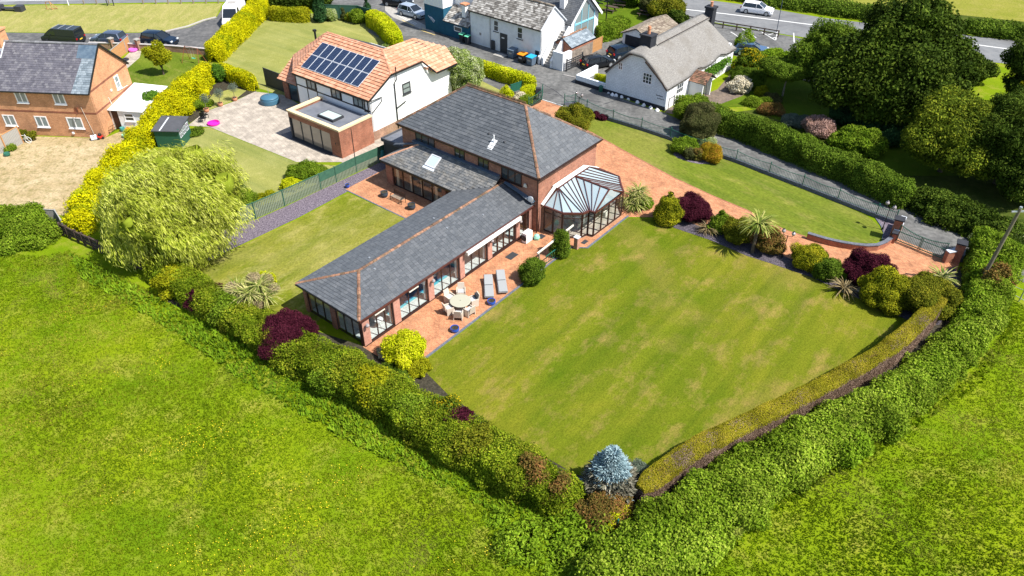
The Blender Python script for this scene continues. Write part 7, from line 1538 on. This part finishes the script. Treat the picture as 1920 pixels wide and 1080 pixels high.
bush('purple_maple', (1618, 524), 1.4, 1.9, 'l_purple', 'domed dark purple maple nearest the drive gates', 'maple', seed=8, size=.1, asp=.4)
bush('variegated_cone_shrub', (1652, 562), 1.75, 2.8, 'l_var', 'large tapering yellow speckled shrub beside the gate end maple', seed=9, shape='cone', size=.11)
bush('olive_shrub', (1730, 578), 1.9, 2.0, 'l_olive', 'broad dark olive shrub at the right end of the big lawn', seed=10, size=.12)
bush('round_tree_shrub', (1307, 258), 1.7, 3.1, 'l_dkbrown', 'tall round dull bronze shrub on the island bed by the lane railing', seed=11, size=.1)
bush('green_shrub', (1285, 283), 1.2, 1.2, 'l_bright', 'low bright green shrub at the foot of the bronze shrub', seed=12, size=.13)
bush('dwarf_shrub', (1291, 297), .55, .9, 'l_dkbrown', 'small brown green shrub at the left front of the island bed', seed=13, size=.08)
bush('dwarf_shrub', (1307, 299), .5, 1.1, 'l_redtip', 'small pinkish shrub in the middle of the island bed', seed=14, size=.08)
bush('orange_round_shrub', (1332, 299), 1.0, 1.3, 'l_orange', 'rounded orange and gold shrub at the right of the island bed', seed=15, size=.08)
bush('pale_shrub', (1326, 280), .6, 1.2, 'l_blossom', 'pale spiky shrub behind the orange gold one', seed=16, size=.12, asp=.3)
bush('big_round_shrub', (1078, 232), 1.75, 1.7, 'l_olive', 'large clipped rounded green shrub by the lane railing', seed=17, size=.11)
bush('yellow_shrub', (1100, 224), .6, 1.1, 'l_yellowfl', 'small yellow shrub tucked behind the large clipped round one', seed=18)
bush('dark_red_shrub', (1117, 221), .5, .5, 'l_purple', 'low dark red shrub right of the yellow one', seed=19, group='low dark red shrubs'); bush('dark_red_shrub', (1130, 224), .5, .45, 'l_purple', 'low dark red shrub furthest along the railing plinth', seed=20, group='low dark red shrubs')
bush('lime_shrub', (1210, 388), .7, .8, 'l_bright', 'small bright green shrub beside the yellow strappy plant', seed=21, size=.12)
bush('green_mound', (1190, 392), .4, .35, 'l_green', 'tiny green mound under the yellow strappy plant', seed=22, size=.08)
bush('climbing_shrub', (1051, 478), .75, 2.3, 'l_green', 'tall narrow climber shrub at the conservatory end of the patio screen', seed=23, size=.1, shape='col')
bush('climbing_shrub', (998, 527), .85, 1.8, 'l_green', 'rounder climber shrub at the lounger end of the patio screen', seed=24, size=.1)
bush('bright_yellow_bush', (757, 668), 1.35, 1.7, 'l_lime', 'vivid lime yellow bush at the end of the patio', seed=25, size=.13)
bush('golden_leaf_shrub', (786, 697), .75, .7, 'l_yellowgreen', 'low yellow shrub between the lime bush and the lawn edge', seed=26, size=.11); bush('cream_shrub', (723, 668), .5, .5, 'l_white', 'low cream speckled shrub left of the lime bush', seed=27)
bush('grass_clump', (742, 700), .95, .55, 'l_green', 'low green grassy clump behind the hedge by the patio end', seed=28, asp=.15, size=.25)
bush('purple_maple', (545, 656), 1.55, 2.5, 'l_purple', 'big domed purple maple growing through the field hedge', 'maple', seed=29, size=.1, asp=.4)
bush('spiky_yellow_shrub', (494, 532), .8, .6, 'l_lime', 'low yellow shrub behind the cordyline clump', seed=30)
bush('purple_shrub', (402, 560), .8, 1.3, 'l_purple', 'small purple shrub in the field hedge near the willow', seed=31); bush('purple_shrub', (372, 580), .6, 1.5, 'l_purple', 'purple stems in the flank of the field hedge left of the cordyline', seed=32)
bush('yellow_leaf_patch', (838, 800), .9, 2.3, 'l_yellowfl', 'yellow leaved patch in the middle of the field hedge', seed=33, dens=.9, core=.3); bush('purple_leaf_patch', (862, 822), .9, 2.2, 'l_purple', 'purple leaved patch in the middle of the field hedge', seed=34, dens=.8, core=.3)
bush('red_tip_shrub', (1132, 958), 1.5, 1.3, 'l_redtip', 'red and green shrub at the foot of the blue spruce', seed=35); bush('lavender_bush', (1196, 898), .7, .8, 'l_grey', 'pale grey green bush beside the end of the clipped hedge', seed=36, asp=.3)
bush('yellow_green_mound', (1148, 972), 1.0, .9, 'l_lime', 'yellow green mound below the red tipped shrub', seed=37, dens=1.4)
bush('fence_shrub', (578, 334), 1.6, 1.3, 'l_bright', 'bright green shrub spreading behind the green slat fence', seed=38, ry=.7); bush('fence_shrub', (548, 350), .9, .8, 'l_lime', 'low lime shrub behind the slat fence, left of the bright green one', seed=39)
bush('fence_shrub', (498, 378), 1.0, .5, 'l_yellowgreen', 'low yellow green shrub at the left part of the slat fence', seed=40)
bush('dark_conifer', (448, 372), .7, 2.8, 'l_conifer', 'slim dark conifer behind the willow', 'conifer', seed=41, shape='cone'); bush('green_shrub', (462, 386), .9, 1.3, 'l_bright', 'bright green shrub between the willow and the slat fence', seed=42)
bush('gold_ball_shrub', (949, 184), .85, 1.5, 'l_lime', 'golden egg shaped conifer behind the main roof ridge', seed=43, shape='cone', bump=.05); bush('cream_shrub', (975, 192), .75, .9, 'l_white', 'cream and yellow variegated mound behind the main roof', seed=44)
bush('yellow_green_shrub', (994, 182), .9, 1.2, 'l_lime', 'yellow green shrub by the lane corner railing', seed=45); bush('green_shrub', (984, 197), .7, 1.1, 'l_bright', 'fresh green shrub at the end of the main roof ridge', seed=46)
bush('white_hydrangea', (1385, 172), 1.15, 1.5, 'l_white', 'cream flowered bush in the cottage garden', seed=47, size=.16, asp=.9); bush('dome_shrub', (1402, 158), 1.6, 1.6, 'l_green', 'dark green dome shrub behind the cream flowered bush', seed=48)
bush('yellow_flower_bush', (1408, 138), 1.7, 2.5, 'l_yellowfl', 'tall bush full of yellow flowers beside the cottage end', seed=49, size=.2); bush('green_shrub', (1450, 132), 2.2, 2.2, 'l_fern', 'spreading green shrub right of the yellow flowered bush', seed=50, size=.18)
bush('pink_shrub', (1533, 252), 1.5, 1.6, 'l_pink', 'pale pink tipped rounded shrub in the cottage garden', seed=51, size=.13); bush('laurel_bush', (1600, 282), 2.3, 1.9, 'l_bright', 'wide fresh green shrub next to the pink tipped one', seed=52, size=.22, ry=.8)
bush('border_plants', (1490, 232), 1.5, .6, 'l_grey', 'grey flowered border plants behind the lane hedge', seed=53, ry=.7, asp=.3); bush('border_plants', (1445, 212), 1.3, .8, 'l_redtip', 'pink and green border plants inside the lane hedge', seed=54, ry=.6); bush('clipped_edging', (1415, 196), 1.5, .55, 'l_bright', 'low bright edging mound beside the cream flowered bush', seed=55, ry=.5)
bush('hedge_dome', (1296, 222), 1.7, 2.3, 'l_bright', 'rounded bright green end of planting in front of the cottage', seed=56, size=.14)
bush('small_round_shrub', (1428, 178), .6, .9, 'l_yellowgreen', 'small yellow green round shrub in the shaded garden', seed=57); bush('heather_mound', (1448, 190), .9, .7, 'l_dkbrown', 'dull mauve mound beneath the flat topped tree', seed=58)
bush('ivy_shrub', (1159, 166), .5, 1.9, 'l_ivy', 'dark ivy column against the cottage gable', seed=59, shape='col', size=.12)
bush('fence_conifer', (602, 40), .95, 3.6, 'l_conifer', 'tall dark green conifer column on the neighbour boundary', 'conifer', seed=60, shape='col', size=.2); bush('slim_conifer', (690, 36), .6, 2.8, 'l_conifer', 'pointed green conifer by the curved yellow hedge', 'conifer', seed=61, shape='cone')
bush('laurel_bush', (672, 42), .95, 1.7, 'l_bright', 'glossy green shrub beside the pointed conifer', seed=62, size=.2); bush('gold_ball_shrub', (657, 39), .6, 1.0, 'l_yellowfl', 'small round golden shrub by the green board fence', seed=63); bush('slim_conifer', (645, 38), .3, 1.6, 'l_dkbrown', 'thin brown green conifer against the board fence', 'conifer', seed=64, shape='col')
bush('green_shrub', (622, 38), .8, 1.4, 'l_blossom', 'pale tufted shrub at the left of the board fence', seed=65); bush('dark_shrub', (476, 12), 1.8, 3.2, 'l_dark', 'dark evergreen behind the camper van', seed=66, size=.25); bush('dark_shrub', (560, 10), 4.0, 2.4, 'l_dark', 'dark evergreen mass behind the back lawn hedge', seed=67, size=.3, ry=.5)
bush('pale_shrub', (728, 93), .6, .8, 'l_blossom', 'small pale shrub at the end of the curved yellow hedge', seed=68)
bush('thicket', (1098, 14), 1.5, 2.0, 'l_ivy', 'green shrub beside the pergola', seed=69, size=.25); bush('thicket', (1182, 8), 1.8, 3.2, 'l_bright', 'tall bright shrub at the top of the pub garden', seed=70, size=.25); bush('orange_shrub', (1114, 30), .5, 1.3, 'l_orange', 'orange leaved shrub beside the pergola post', seed=71)
bush('thicket', (1222, 26), 1.6, 2.4, 'l_dkbrown', 'bronze green shrub beyond the garage', seed=72, size=.2); bush('thicket', (1250, 34), 2.2, 2.6, 'l_olive', 'large olive shrub between the garage and the road fence', seed=73, size=.22); bush('thicket', (1268, 52), 1.4, 2.0, 'l_dark', 'dark shrub beside the garage end', seed=74, size=.2)
bush('pale_thicket', (1240, 18), 1.6, 2.8, 'l_blossom', 'pale green spiky shrub by the main road', seed=75, size=.25, asp=.3); bush('car_park_shrub', (1392, 98), 1.1, 2.4, 'l_fern', 'thin airy shrub at the far end of the thatched cottage', seed=76, gap=.5, core=None, dens=1.0, size=.18)
bush('garden_tuft', (18, 282), .5, .45, 'l_bright', 'green tuft on the parched ground', seed=77); bush('climbing_shrub', (52, 262), .9, 1.0, 'l_olive', 'green weeds at the foot of the orange house wall', seed=78, ry=.4)
bush('shed_shrub', (366, 252), .75, .5, 'l_green', 'low green shrub between the shed and the flagstones', seed=79); bush('ivy_shrub', (412, 150), 1.0, 1.6, 'l_ivy', 'ivy covered stump between the golden hedges', seed=80); bush('bed_plants', (372, 200), 1.5, .4, 'l_bright', 'low green plants beside the potted olive trees', seed=81, ry=.5)
bush('lean_to_creeper', (300, 218), 1.6, 2.6, 'l_ivy', 'green creeper spilling onto the white lean-to roof', seed=82, size=.16, ry=.7)
bush('lane_flowers', (1880, 458), 2.0, .9, 'l_blossom', 'white flowering verge plants beside the lane', seed=83, ry=.5, dens=1.0); hplant('lane_bramble', [(1690, 376), (1760, 400), (1830, 432), (1900, 466), (1980, 506)], [3.0, 4, 4, 4, 4], [1.2, 1.6, 1.5, 1.3, 1.3], 'l_dark', 'dark scrub bank along the far side of the lane beneath the pines', 'scrub', seed=84, bump=.25, sq=.3, size=.2, depth=.3, clump=.3, lump=(60, .4, .9))
for i, (pp, lb) in enumerate((([(1085, 968), (1060, 1000), (1045, 1040), (1030, 1085)], 'bright leafy nettle bank under the end of the field hedge'), ([(1010, 985), (985, 1020), (965, 1065)], 'ragged bright weeds left of the nettle bank'), ([(940, 960), (925, 1000)], 'low weeds spreading into the left field grass'), ([(1120, 985), (1100, 1030), (1075, 1090)], 'green nettles between the field hedge end and the bramble hedge'))):
    hplant('nettle_bank', pp, [2.2, 2.6, 2.2, 1.8][:len(pp)], [1.1, .9, .6, .4][:len(pp)] if i != 2 else [.5, .35], 'l_fern' if i != 3 else 'l_bright', lb, 'weeds', seed=200 + i, bump=.5, sq=.1, size=.24, asp=.35, depth=.45, clump=.35, cf=1.5, dens=1.2, core=.4)


for i, (p_, r_, h_, m_, lb) in enumerate((((430, 600), 1.0, 2.1, 'l_bright', 'bright green shrub in the field hedge between the willow and the cordyline'), ((632, 726), 1.1, 2.0, 'l_bright', 'fresh green ivy mass on the field hedge near the pool wing corner'), ((700, 752), 1.2, 2.4, 'l_yellowgreen', 'yellow green shrub in the field hedge below the lime bush'), ((780, 800), 1.0, 2.3, 'l_hedge_r', 'pale green bramble patch in the field hedge before the yellow patch'),
        ((905, 858), 1.1, 2.5, 'l_olive', 'olive patch in the field hedge after the purple patch'), ((1000, 920), .9, 2.3, 'l_redtip', 'reddish brown patch in the field hedge nearer the blue spruce'), ((1050, 944), .8, 1.9, 'l_redtip', 'red tipped end of the field hedge left of the blue spruce'), ((520, 655), .9, 1.9, 'l_olive', 'olive shrub in the field hedge left of the big purple maple'), ((330, 545), 1.2, 1.7, 'l_yellowgreen', 'yellow green shrub at the willow end of the field hedge'))):
    bush('hedge_shrub', p_, r_, h_, m_, lb, seed=120 + i, dens=1.5, bump=.3, core=None, depth=.3, size=.13)
for i, (p_, r_, h_, m_, lb) in enumerate((((1856, 500), 1.7, 2.6, 'l_bright', 'bright green mass at the lane end of the bramble hedge'), ((1850, 556), 1.0, 2.3, 'l_redtip', 'brownish patch in the bramble hedge near the telegraph pole'), ((1650, 800), 1.3, 1.5, 'l_bright', 'fresh green shrub in the middle of the bramble hedge'), ((1570, 842), 1.2, 1.5, 'l_fern', 'yellow green shrub in the middle of the bramble hedge'), ((1380, 940), 1.4, 1.9, 'l_hedge_r', 'leafy bulge on the field side of the bramble hedge'))):
    bush('hedge_shrub', p_, r_, h_, m_, lb, seed=140 + i, dens=1.5, bump=.3, core=None, depth=.3, size=.15)
spiky('cordyline_clump', G(1188, 388), 1.25, 80, 'l_cord', 'pale yellow strappy cordyline clump beside the conservatory', heads=[(-.5, 0, .55), (.3, .3, 1.4), (.4, -.3, 1.0), (-.1, .2, 1.0), (0, -.6, .5)], seed=1, w=.08, droop=.75)
spiky('cordyline_clump', G(478, 580), 1.5, 80, 'l_cord', 'spiky cordyline clump with tan seed heads rising from the field hedge', heads=[(-.8, 0, 1.6), (.6, .2, 1.9), (.1, -.5, 1.7), (1.1, -.3, 1.4)], seed=2, w=.09, droop=.6, tan=[(-1.3, .3, 1.7, .5), (.1, .8, 2.1, .55), (1.5, .3, 1.6, .45), (-.7, -.8, 1.5, .4), (.7, -1.0, 1.3, .4), (.9, 1.0, 1.9, .5)])
spiky('strappy_plant', G(1325, 436), 1.25, 70, 'l_phor', 'buff strappy plant between the purple maple and the upright green shrub', seed=3, w=.07, droop=.9, trunk=.3); spiky('strappy_plant', G(1580, 548), 1.4, 70, 'l_phor', 'bronze strappy plant between the green shrub and the gate end maple', seed=4, w=.09, droop=.8, trunk=.3)
spiky('strappy_plant', G(1762, 530), 1.5, 70, 'l_cord', 'yellow edged strappy plant in front of the gate wing wall', seed=5, w=.11, droop=.6, trunk=.4)
spiky('palm_tree', G(1410, 474), 1.7, 120, 'l_palm', 'small fan palm with shaggy brown trunk in the shrub bed', 'palm', heads=[(0, 0, 2.6)], seed=6, bark='bark', tr=.16, w=.13, droop=.85)

# blue spruce
sp = thing('blue_spruce', (*G(1140, 925), 0), 0, 'silvery blue spruce at the corner where the two hedges meet', 'spruce'); V = []; F = []; R = []; r_ = np.random.default_rng(4)
def tufts(n, zr, rr, m, seed, L=.32):
    r = np.random.default_rng(seed); V = []; F = []; R = []
    for i in range(n):
        t = r.random(); z = zr[0] + (zr[1] - zr[0]) * t; rad_ = (rr[0] + (rr[1] - rr[0]) * t) * (.8 + .25 * math.sin(i * 1.7) * r.random() + .12 * sin(z * 6)) * (.6 + .42 * math.sqrt(r.random())); a = r.uniform(0, 2 * pi)
        c = np.array([rad_ * cos(a), rad_ * sin(a), z]); d = np.array([cos(a), sin(a), r.uniform(-.1, .55)]); d /= np.linalg.norm(d)
        for k in range(4):
            dd = d + r.normal(0, .45, 3); dd /= np.linalg.norm(dd); s = np.cross(dd, r.normal(size=3)); s /= np.linalg.norm(s); l = L * r.uniform(.6, 1.1); n0 = len(V); w_ = .028
            V += [c - s * w_, c + s * w_, c + dd * l * .55 + s * w_ * 1.3, c + dd * l, c + dd * l * .55 - s * w_ * 1.3]; F.append((n0, n0 + 1, n0 + 2, n0 + 3)); F.append((n0, n0 + 3, n0 + 4, n0)[:3] + ()); R += [r.random()] * 2
    return V, F, R
for nm, args in (('blue_crown', (2600, (1.7, 3.5), (1.15, .12), None, 1)), ('blue_crown', (700, (.5, 1.0), (1.5, 1.35), None, 2)), ('bare_crown', (1900, (.85, 2.1), (1.35, 1.15), None, 3))):
    V, F, R = tufts(*args); mkobj(nm, V, F, 'l_spruce' if nm == 'blue_crown' else 'l_spruce_b', sp, rnd=R)
V, F = conev((0, 0, 0), 1.0, 3.0, seed=2, z0=.4); mkobj('inner_branches', V, [tuple(f) for f in F], 'l_spruce_b', sp, rnd=[.1] * len(F)); mb = MB(); mb.tube([(0, 0, 0), (0, 0, 3.0)], [.12, .03], 7); mb.build('trunk', 'bark', sp)

# ================================================================ TREES
def wdir(P, Nn, r):    # willow wands: hang from the crown and stream before the wind
    h = np.clip((P[:, 2] - .5) / 6, 0, 1)[:, None]
    t = np.array([[0, 0, -1.0]]) * (1.25 - .6 * h) + Nn * [[.35, .35, 0]] + np.array([[.75, -.25, 0]]) * (.4 + .6 * h); return t + r.normal(0, .22, P.shape)
wt = thing('weeping_willow', (*G(328, 480), 0), 0, 'large wind blown yellow green weeping willow at the left of the gardens', 'willow')
wb_ = [(-.3, .6, 4.4, 3.9, 2.7), (-2.9, 1.6, 3.6, 2.4, 2.2), (-1.2, 3.6, 4.2, 2.9, 2.3), (2.0, 2.8, 4.2, 2.8, 2.6), (3.2, .2, 3.6, 2.3, 2.4), (0.6, -1.6, 3.0, 2.6, 2.2), (-2.4, -.9, 2.6, 1.6, 1.5), (2.6, -1.4, 2.2, 1.5, 1.9), (.6, 2.2, 5.6, 2.4, 1.6), (-4.2, .9, 2.9, 1.1, 1.0), (1.6, 4.2, 5.0, 1.8, 1.3)]
shw = [ellip((b[0], b[1], b[2]), b[3], b[3], b[4], 24, 13, .16, 1.2, 90 + i) for i, b in enumerate(wb_)]
shw = lumps(shw, 80, .6, 1.5, 5, sink=.3)
plant('crown', shw, 'l_willow', '', '', parent=wt, size=.40, asp=.13, dens=2.5, depth=.7, clump=.6, cf=1.0, dirf=wdir, spread=.5, seed=90, maxn=150000, core=.5, gap=.3)
mb = MB(); mb.tube([(0, 0, 0), (0, .1, 1.2), (.3, .3, 2.4)], [.35, .3, .2], 10)
for b in wb_: mb.tube([(.1, .1, 1.3), (b[0] * .5, b[1] * .5, 2.3), (b[0], b[1], b[2])], [.18, .12, .05], 6)
mb.build('trunk', 'bark', wt)
tree('blossom_tree', G(868, 182), 4, 'round white blossomed tree on the neighbour lawn', 'l_blossom', [(0, 0, 2.9, 2.1, 2.15)], .15, 2.0, .13, 1.2, seed=100, depth=.2, clump=.12, cf=2.5)
tree('small_garden_tree', G(307, 140), 3.4, 'small orange tipped tree on the left garden lawn', 'l_orange' if False else 'l_yellowgreen', [(-.4, .1, 2.3, .9, .75), (.7, .1, 2.2, .75, .7), (-.1, .5, 3.0, .6, .7), (-1.0, 0, 2.6, .6, .6), (.1, -.3, 1.8, .7, .55)], .17, 1.5, .12, 1.0, seed=101, depth=.25, clump=.15, gap=.3)
tree('chestnut_tree', G(1655, 232), 15, 'huge dark green chestnut tree towering over the cottage garden', 'l_dark', [(0, 0, 6.6, 4.6, 3.8), (-3.6, -.6, 5.6, 3.0, 2.8), (3.8, -.4, 5.4, 3.2, 3.0), (-1.2, 1.5, 9.4, 3.0, 2.4), (2.2, 1.4, 8.8, 3.0, 2.6), (0, -2.6, 4.8, 3.4, 2.8), (-2.6, -2.4, 3.9, 2.4, 2.2), (3.4, -2.6, 3.9, 2.6, 2.3), (.6, .6, 11.0, 2.2, 1.8), (5.4, 1.0, 6.8, 2.0, 2.0), (-4.6, 1.5, 7.0, 2.0, 2.0), (-6.0, -.6, 4.6, 2.4, 2.2)], .34, 1.7, .5, 5, seed=102, depth=.6, clump=.42, cf=.9, maxn=90000, hue=.5)
tree('garden_tree', G(1535, 176), 7, 'loose mid green tree between the car park and the chestnut', 'l_green', [(0, 0, 4.4, 3.0, 2.3), (-1.9, .4, 3.9, 2.2, 1.9), (1.9, .4, 5.0, 2.3, 1.9), (.4, 1.4, 6.0, 2.3, 1.7), (-.6, -1, 3.2, 2.0, 1.6)], .24, 1.5, .25, 2.5, seed=103, depth=.5, clump=.3, cf=1.2)
tree('flat_topped_tree', G(1467, 180), 4, 'clipped umbrella shaped tree in the shaded cottage garden', 'l_dark' if False else 'l_green', [(.2, .2, 3.0, 2.7, .75), (1.8, .5, 3.0, 1.6, .7)], .16, 2.0, .12, 2.2, 'bark_l', seed=104, depth=.15, clump=.1)
tree('pine_tree', G(1925, 240), 12, 'dark spreading pine at the upper right edge', 'l_dark', [(0, 0, 8.2, 2.8, 1.0), (-1.8, .5, 6.8, 2.6, .9), (1.2, -.6, 6.2, 2.8, 1.0), (-1.2, -.6, 5.0, 2.8, 1.0), (.8, .5, 10.0, 2.2, 1.1), (-2.8, .2, 8.0, 1.5, .8), (0, 0, 3.8, 3.2, 1.2)], .28, 1.6, .35, 9, seed=105, depth=.4, clump=.3, cf=1.2, asp=.35)
tree('spreading_conifer', G(1868, 345), 8, 'broad dark green conifer overhanging the lane', 'l_dark', [(0, 0, 4.6, 3.2, 2.4), (-2.2, .6, 3.7, 2.4, 2.1), (2.2, .4, 4.2, 2.4, 2.2), (.6, 1.8, 6.0, 2.4, 1.8), (-.6, -1.4, 3.0, 2.4, 1.8), (2.6, -1.2, 3.0, 2.0, 1.7)], .24, 1.7, .35, 4, seed=106, depth=.45, clump=.35, cf=1.1, asp=.4)
tree('yellow_green_tree', G(1762, 322), 8, 'spreading yellow green tree overhanging the end of the lane hedge', 'l_treeyg', [(0, 0, 4.2, 3.0, 2.1), (-2.4, -.3, 3.2, 2.2, 1.7), (2.0, .4, 4.6, 2.4, 1.9), (.3, -1.8, 2.8, 2.5, 1.6), (.4, 2.0, 5.4, 2.2, 1.5), (-1.2, 1.6, 4.6, 1.9, 1.4)], .22, 1.6, .25, 2.5, seed=107, depth=.45, clump=.3, cf=1.3, lump=60)
tree('golden_tree', G(1888, 262), 6, 'golden tipped conifer between the dark pines', 'l_yellowgreen', [(0, 0, 3.5, 1.4, 1.6), (.3, .2, 5.0, .9, 1.1)], .2, 1.6, .18, 2.5, seed=108, depth=.35, clump=.25, cf=1.5)
tree('dark_yew', G(1915, 370), 6, 'dark evergreen at the right edge above the lane', 'l_dark', [(0, 0, 3.4, 2.6, 2.6), (-1.5, -1.2, 2.2, 1.8, 1.6), (1.8, -.5, 3.2, 2.2, 2.2)], .24, 1.6, .25, 3, seed=109, depth=.4, clump=.3)
bush('shaded_dome', (1590, 232), 2.0, 2.0, 'l_conifer', 'smooth dark dome shrub in the shade of the chestnut', seed=110, size=.15); bush('shaded_dome', (1660, 262), 2.6, 1.6, 'l_conifer', 'low wide dark shrub in deep shade below the chestnut', seed=111, size=.16, ry=.6)
bush('verge_scrub', (1730, 110), 2.5, 2.4, 'l_green', 'green scrub beside the main road behind the chestnut', seed=112, size=.25); bush('verge_scrub', (1800, 150), 2.5, 3.0, 'l_dark', 'dark scrub between the chestnut and the pine', seed=113, size=.25)
# ivy on the cottage front
iv = thing('wall_climber', CO, CA, 'bright green climber trained along the cottage front wall', 'climbing plant')
V, F, R = leaves([hedge([(.42, 7.6), (.45, 9.0), (.45, 10.5), (.43, 12.0), (.4, 13.6)], .9, .7, 3, .2, z0=1.45, sq=.4)], .15, .8, 1.8, .15, seed=3, clump=.1); mkobj('foliage', V, F, 'l_ivy', iv, rnd=R); mb = MB(); mb.tube([(.1, 9, 0), (.1, 9, 1.9)], .04, 6); mb.build('stem', 'bark', iv)

# ================================================================ GRASS
def inpoly(X, Y, poly):
    c = np.zeros(len(X), bool); n = len(poly); j = n - 1
    for i in range(n):
        xi, yi = poly[i]; xj, yj = poly[j]; c ^= ((yi > Y) != (yj > Y)) & (X < (xj - xi) * (Y - yi) / (yj - yi + 1e-12) + xi); j = i
    return c
def grass(name, pix, n, hgt, m, seed, label, w=.024, flowers=0):
    poly = GL(pix); a = np.array(poly); r = np.random.default_rng(seed); N_ = int(n * 2.2)
    X = r.uniform(a[:, 0].min(), a[:, 0].max(), N_); Y = r.uniform(a[:, 1].min(), a[:, 1].max(), N_); k = inpoly(X, Y, poly); X, Y = X[k][:n], Y[k][:n]; n = len(X)
    P = np.stack([X, Y, np.zeros(n)], 1); cl = nz(P, .5, seed); cl2 = nz(P, 2.2, seed + 1)
    H = hgt * (1 + .35 * cl + .25 * cl2) * r.uniform(.6, 1.3, n); H = np.maximum(H, .04); V = []; R = []
    for b in range(3):
        ang = r.uniform(0, 2 * pi, n); lean = np.stack([np.cos(ang), np.sin(ang), np.zeros(n)], 1) * (H * r.uniform(.2, .9, n))[:, None]; side = np.stack([-np.sin(ang), np.cos(ang), np.zeros(n)], 1) * w * (1 + r.random(n))[:, None]
        base = P + r.normal(0, .05, (n, 3)) * [1, 1, 0]; V.append(np.stack([base - side, base + side, base + lean + np.array([0, 0, 1]) * H[:, None]], 1)); R.append(np.clip(.4 + .25 * cl2 + .3 * nz(P, .16, seed + 3) + r.normal(0, .2, n), 0, 1))
    V = np.concatenate(V).reshape(-1, 3); F = np.arange(len(V)).reshape(-1, 3); o = mkobj(name, V, F, m, rnd=np.concatenate(R), kind='stuff'); return tag(o, label, 'grass')
FL = [(-120, 470), (80, 480), (130, 470), (270, 540), (380, 610), (500, 672), (620, 736), (740, 802), (860, 866), (960, 916), (1050, 970), (980, 1010), (1060, 1100), (1050, 1160), (-300, 1160)]
FR = [(1885, 560), (1880, 620), (1820, 700), (1740, 760), (1650, 812), (1560, 860), (1480, 905), (1400, 960), (1330, 1020), (1240, 1100), (1200, 1160), (2200, 1160), (2200, 600), (1960, 590)]
grass('meadow_grass', FL, 75000, .09, 'l_grass', 1, 'long yellow green meadow grass in the left field'); grass('meadow_grass', FR, 40000, .09, 'l_grass', 2, 'long yellow green meadow grass in the right field')
grass('hedge_foot_weeds', [(260, 540), (380, 605), (500, 668), (620, 730), (740, 796), (860, 860), (960, 912), (1050, 965), (1000, 990), (900, 950), (760, 880), (600, 800), (450, 710), (320, 620), (150, 520), (130, 475)], 13000, .22, 'l_fern', 3, 'taller dull green weeds along the foot of the field hedge', .05)
grass('hedge_foot_weeds', [(1890, 500), (1885, 620), (1825, 705), (1745, 765), (1655, 818), (1565, 866), (1485, 912), (1405, 966), (1340, 1025), (1250, 1100), (1300, 1100), (1420, 990), (1560, 895), (1700, 815), (1840, 720), (1900, 620)], 8000, .2, 'l_grass', 4, 'tall grass along the foot of the bramble hedge', .05)
def lawnfuzz(name, pix, n, seed, m, label): return grass(name, pix, n, .045, m, seed, label, .022)
# buttercups
r = np.random.default_rng(9); poly = GL([(350, 760), (700, 850), (960, 960), (900, 1080), (300, 1080), (-50, 700), (150, 520), (300, 600)]); a = np.array(poly); X = r.uniform(a[:, 0].min(), a[:, 0].max(), 9000); Y = r.uniform(a[:, 1].min(), a[:, 1].max(), 9000)
k = inpoly(X, Y, poly); X, Y = X[k], Y[k]; keep = nz(np.stack([X, Y, X * 0], 1), .8, 3) + r.normal(0, .4, len(X)) > .75; X, Y = X[keep], Y[keep]; Z = r.uniform(.14, .3, len(X)); s = .018
V = np.stack([np.stack([X - s, Y - s, Z], 1), np.stack([X + s, Y - s, Z], 1), np.stack([X + s, Y + s, Z + .01], 1), np.stack([X - s, Y + s, Z + .01], 1)], 1).reshape(-1, 3); o = mkobj('buttercups', V, np.arange(len(V)).reshape(-1, 4), 'yellow', rnd=None, kind='stuff'); tag(o, 'scattered yellow buttercups in the left field', 'flowers')
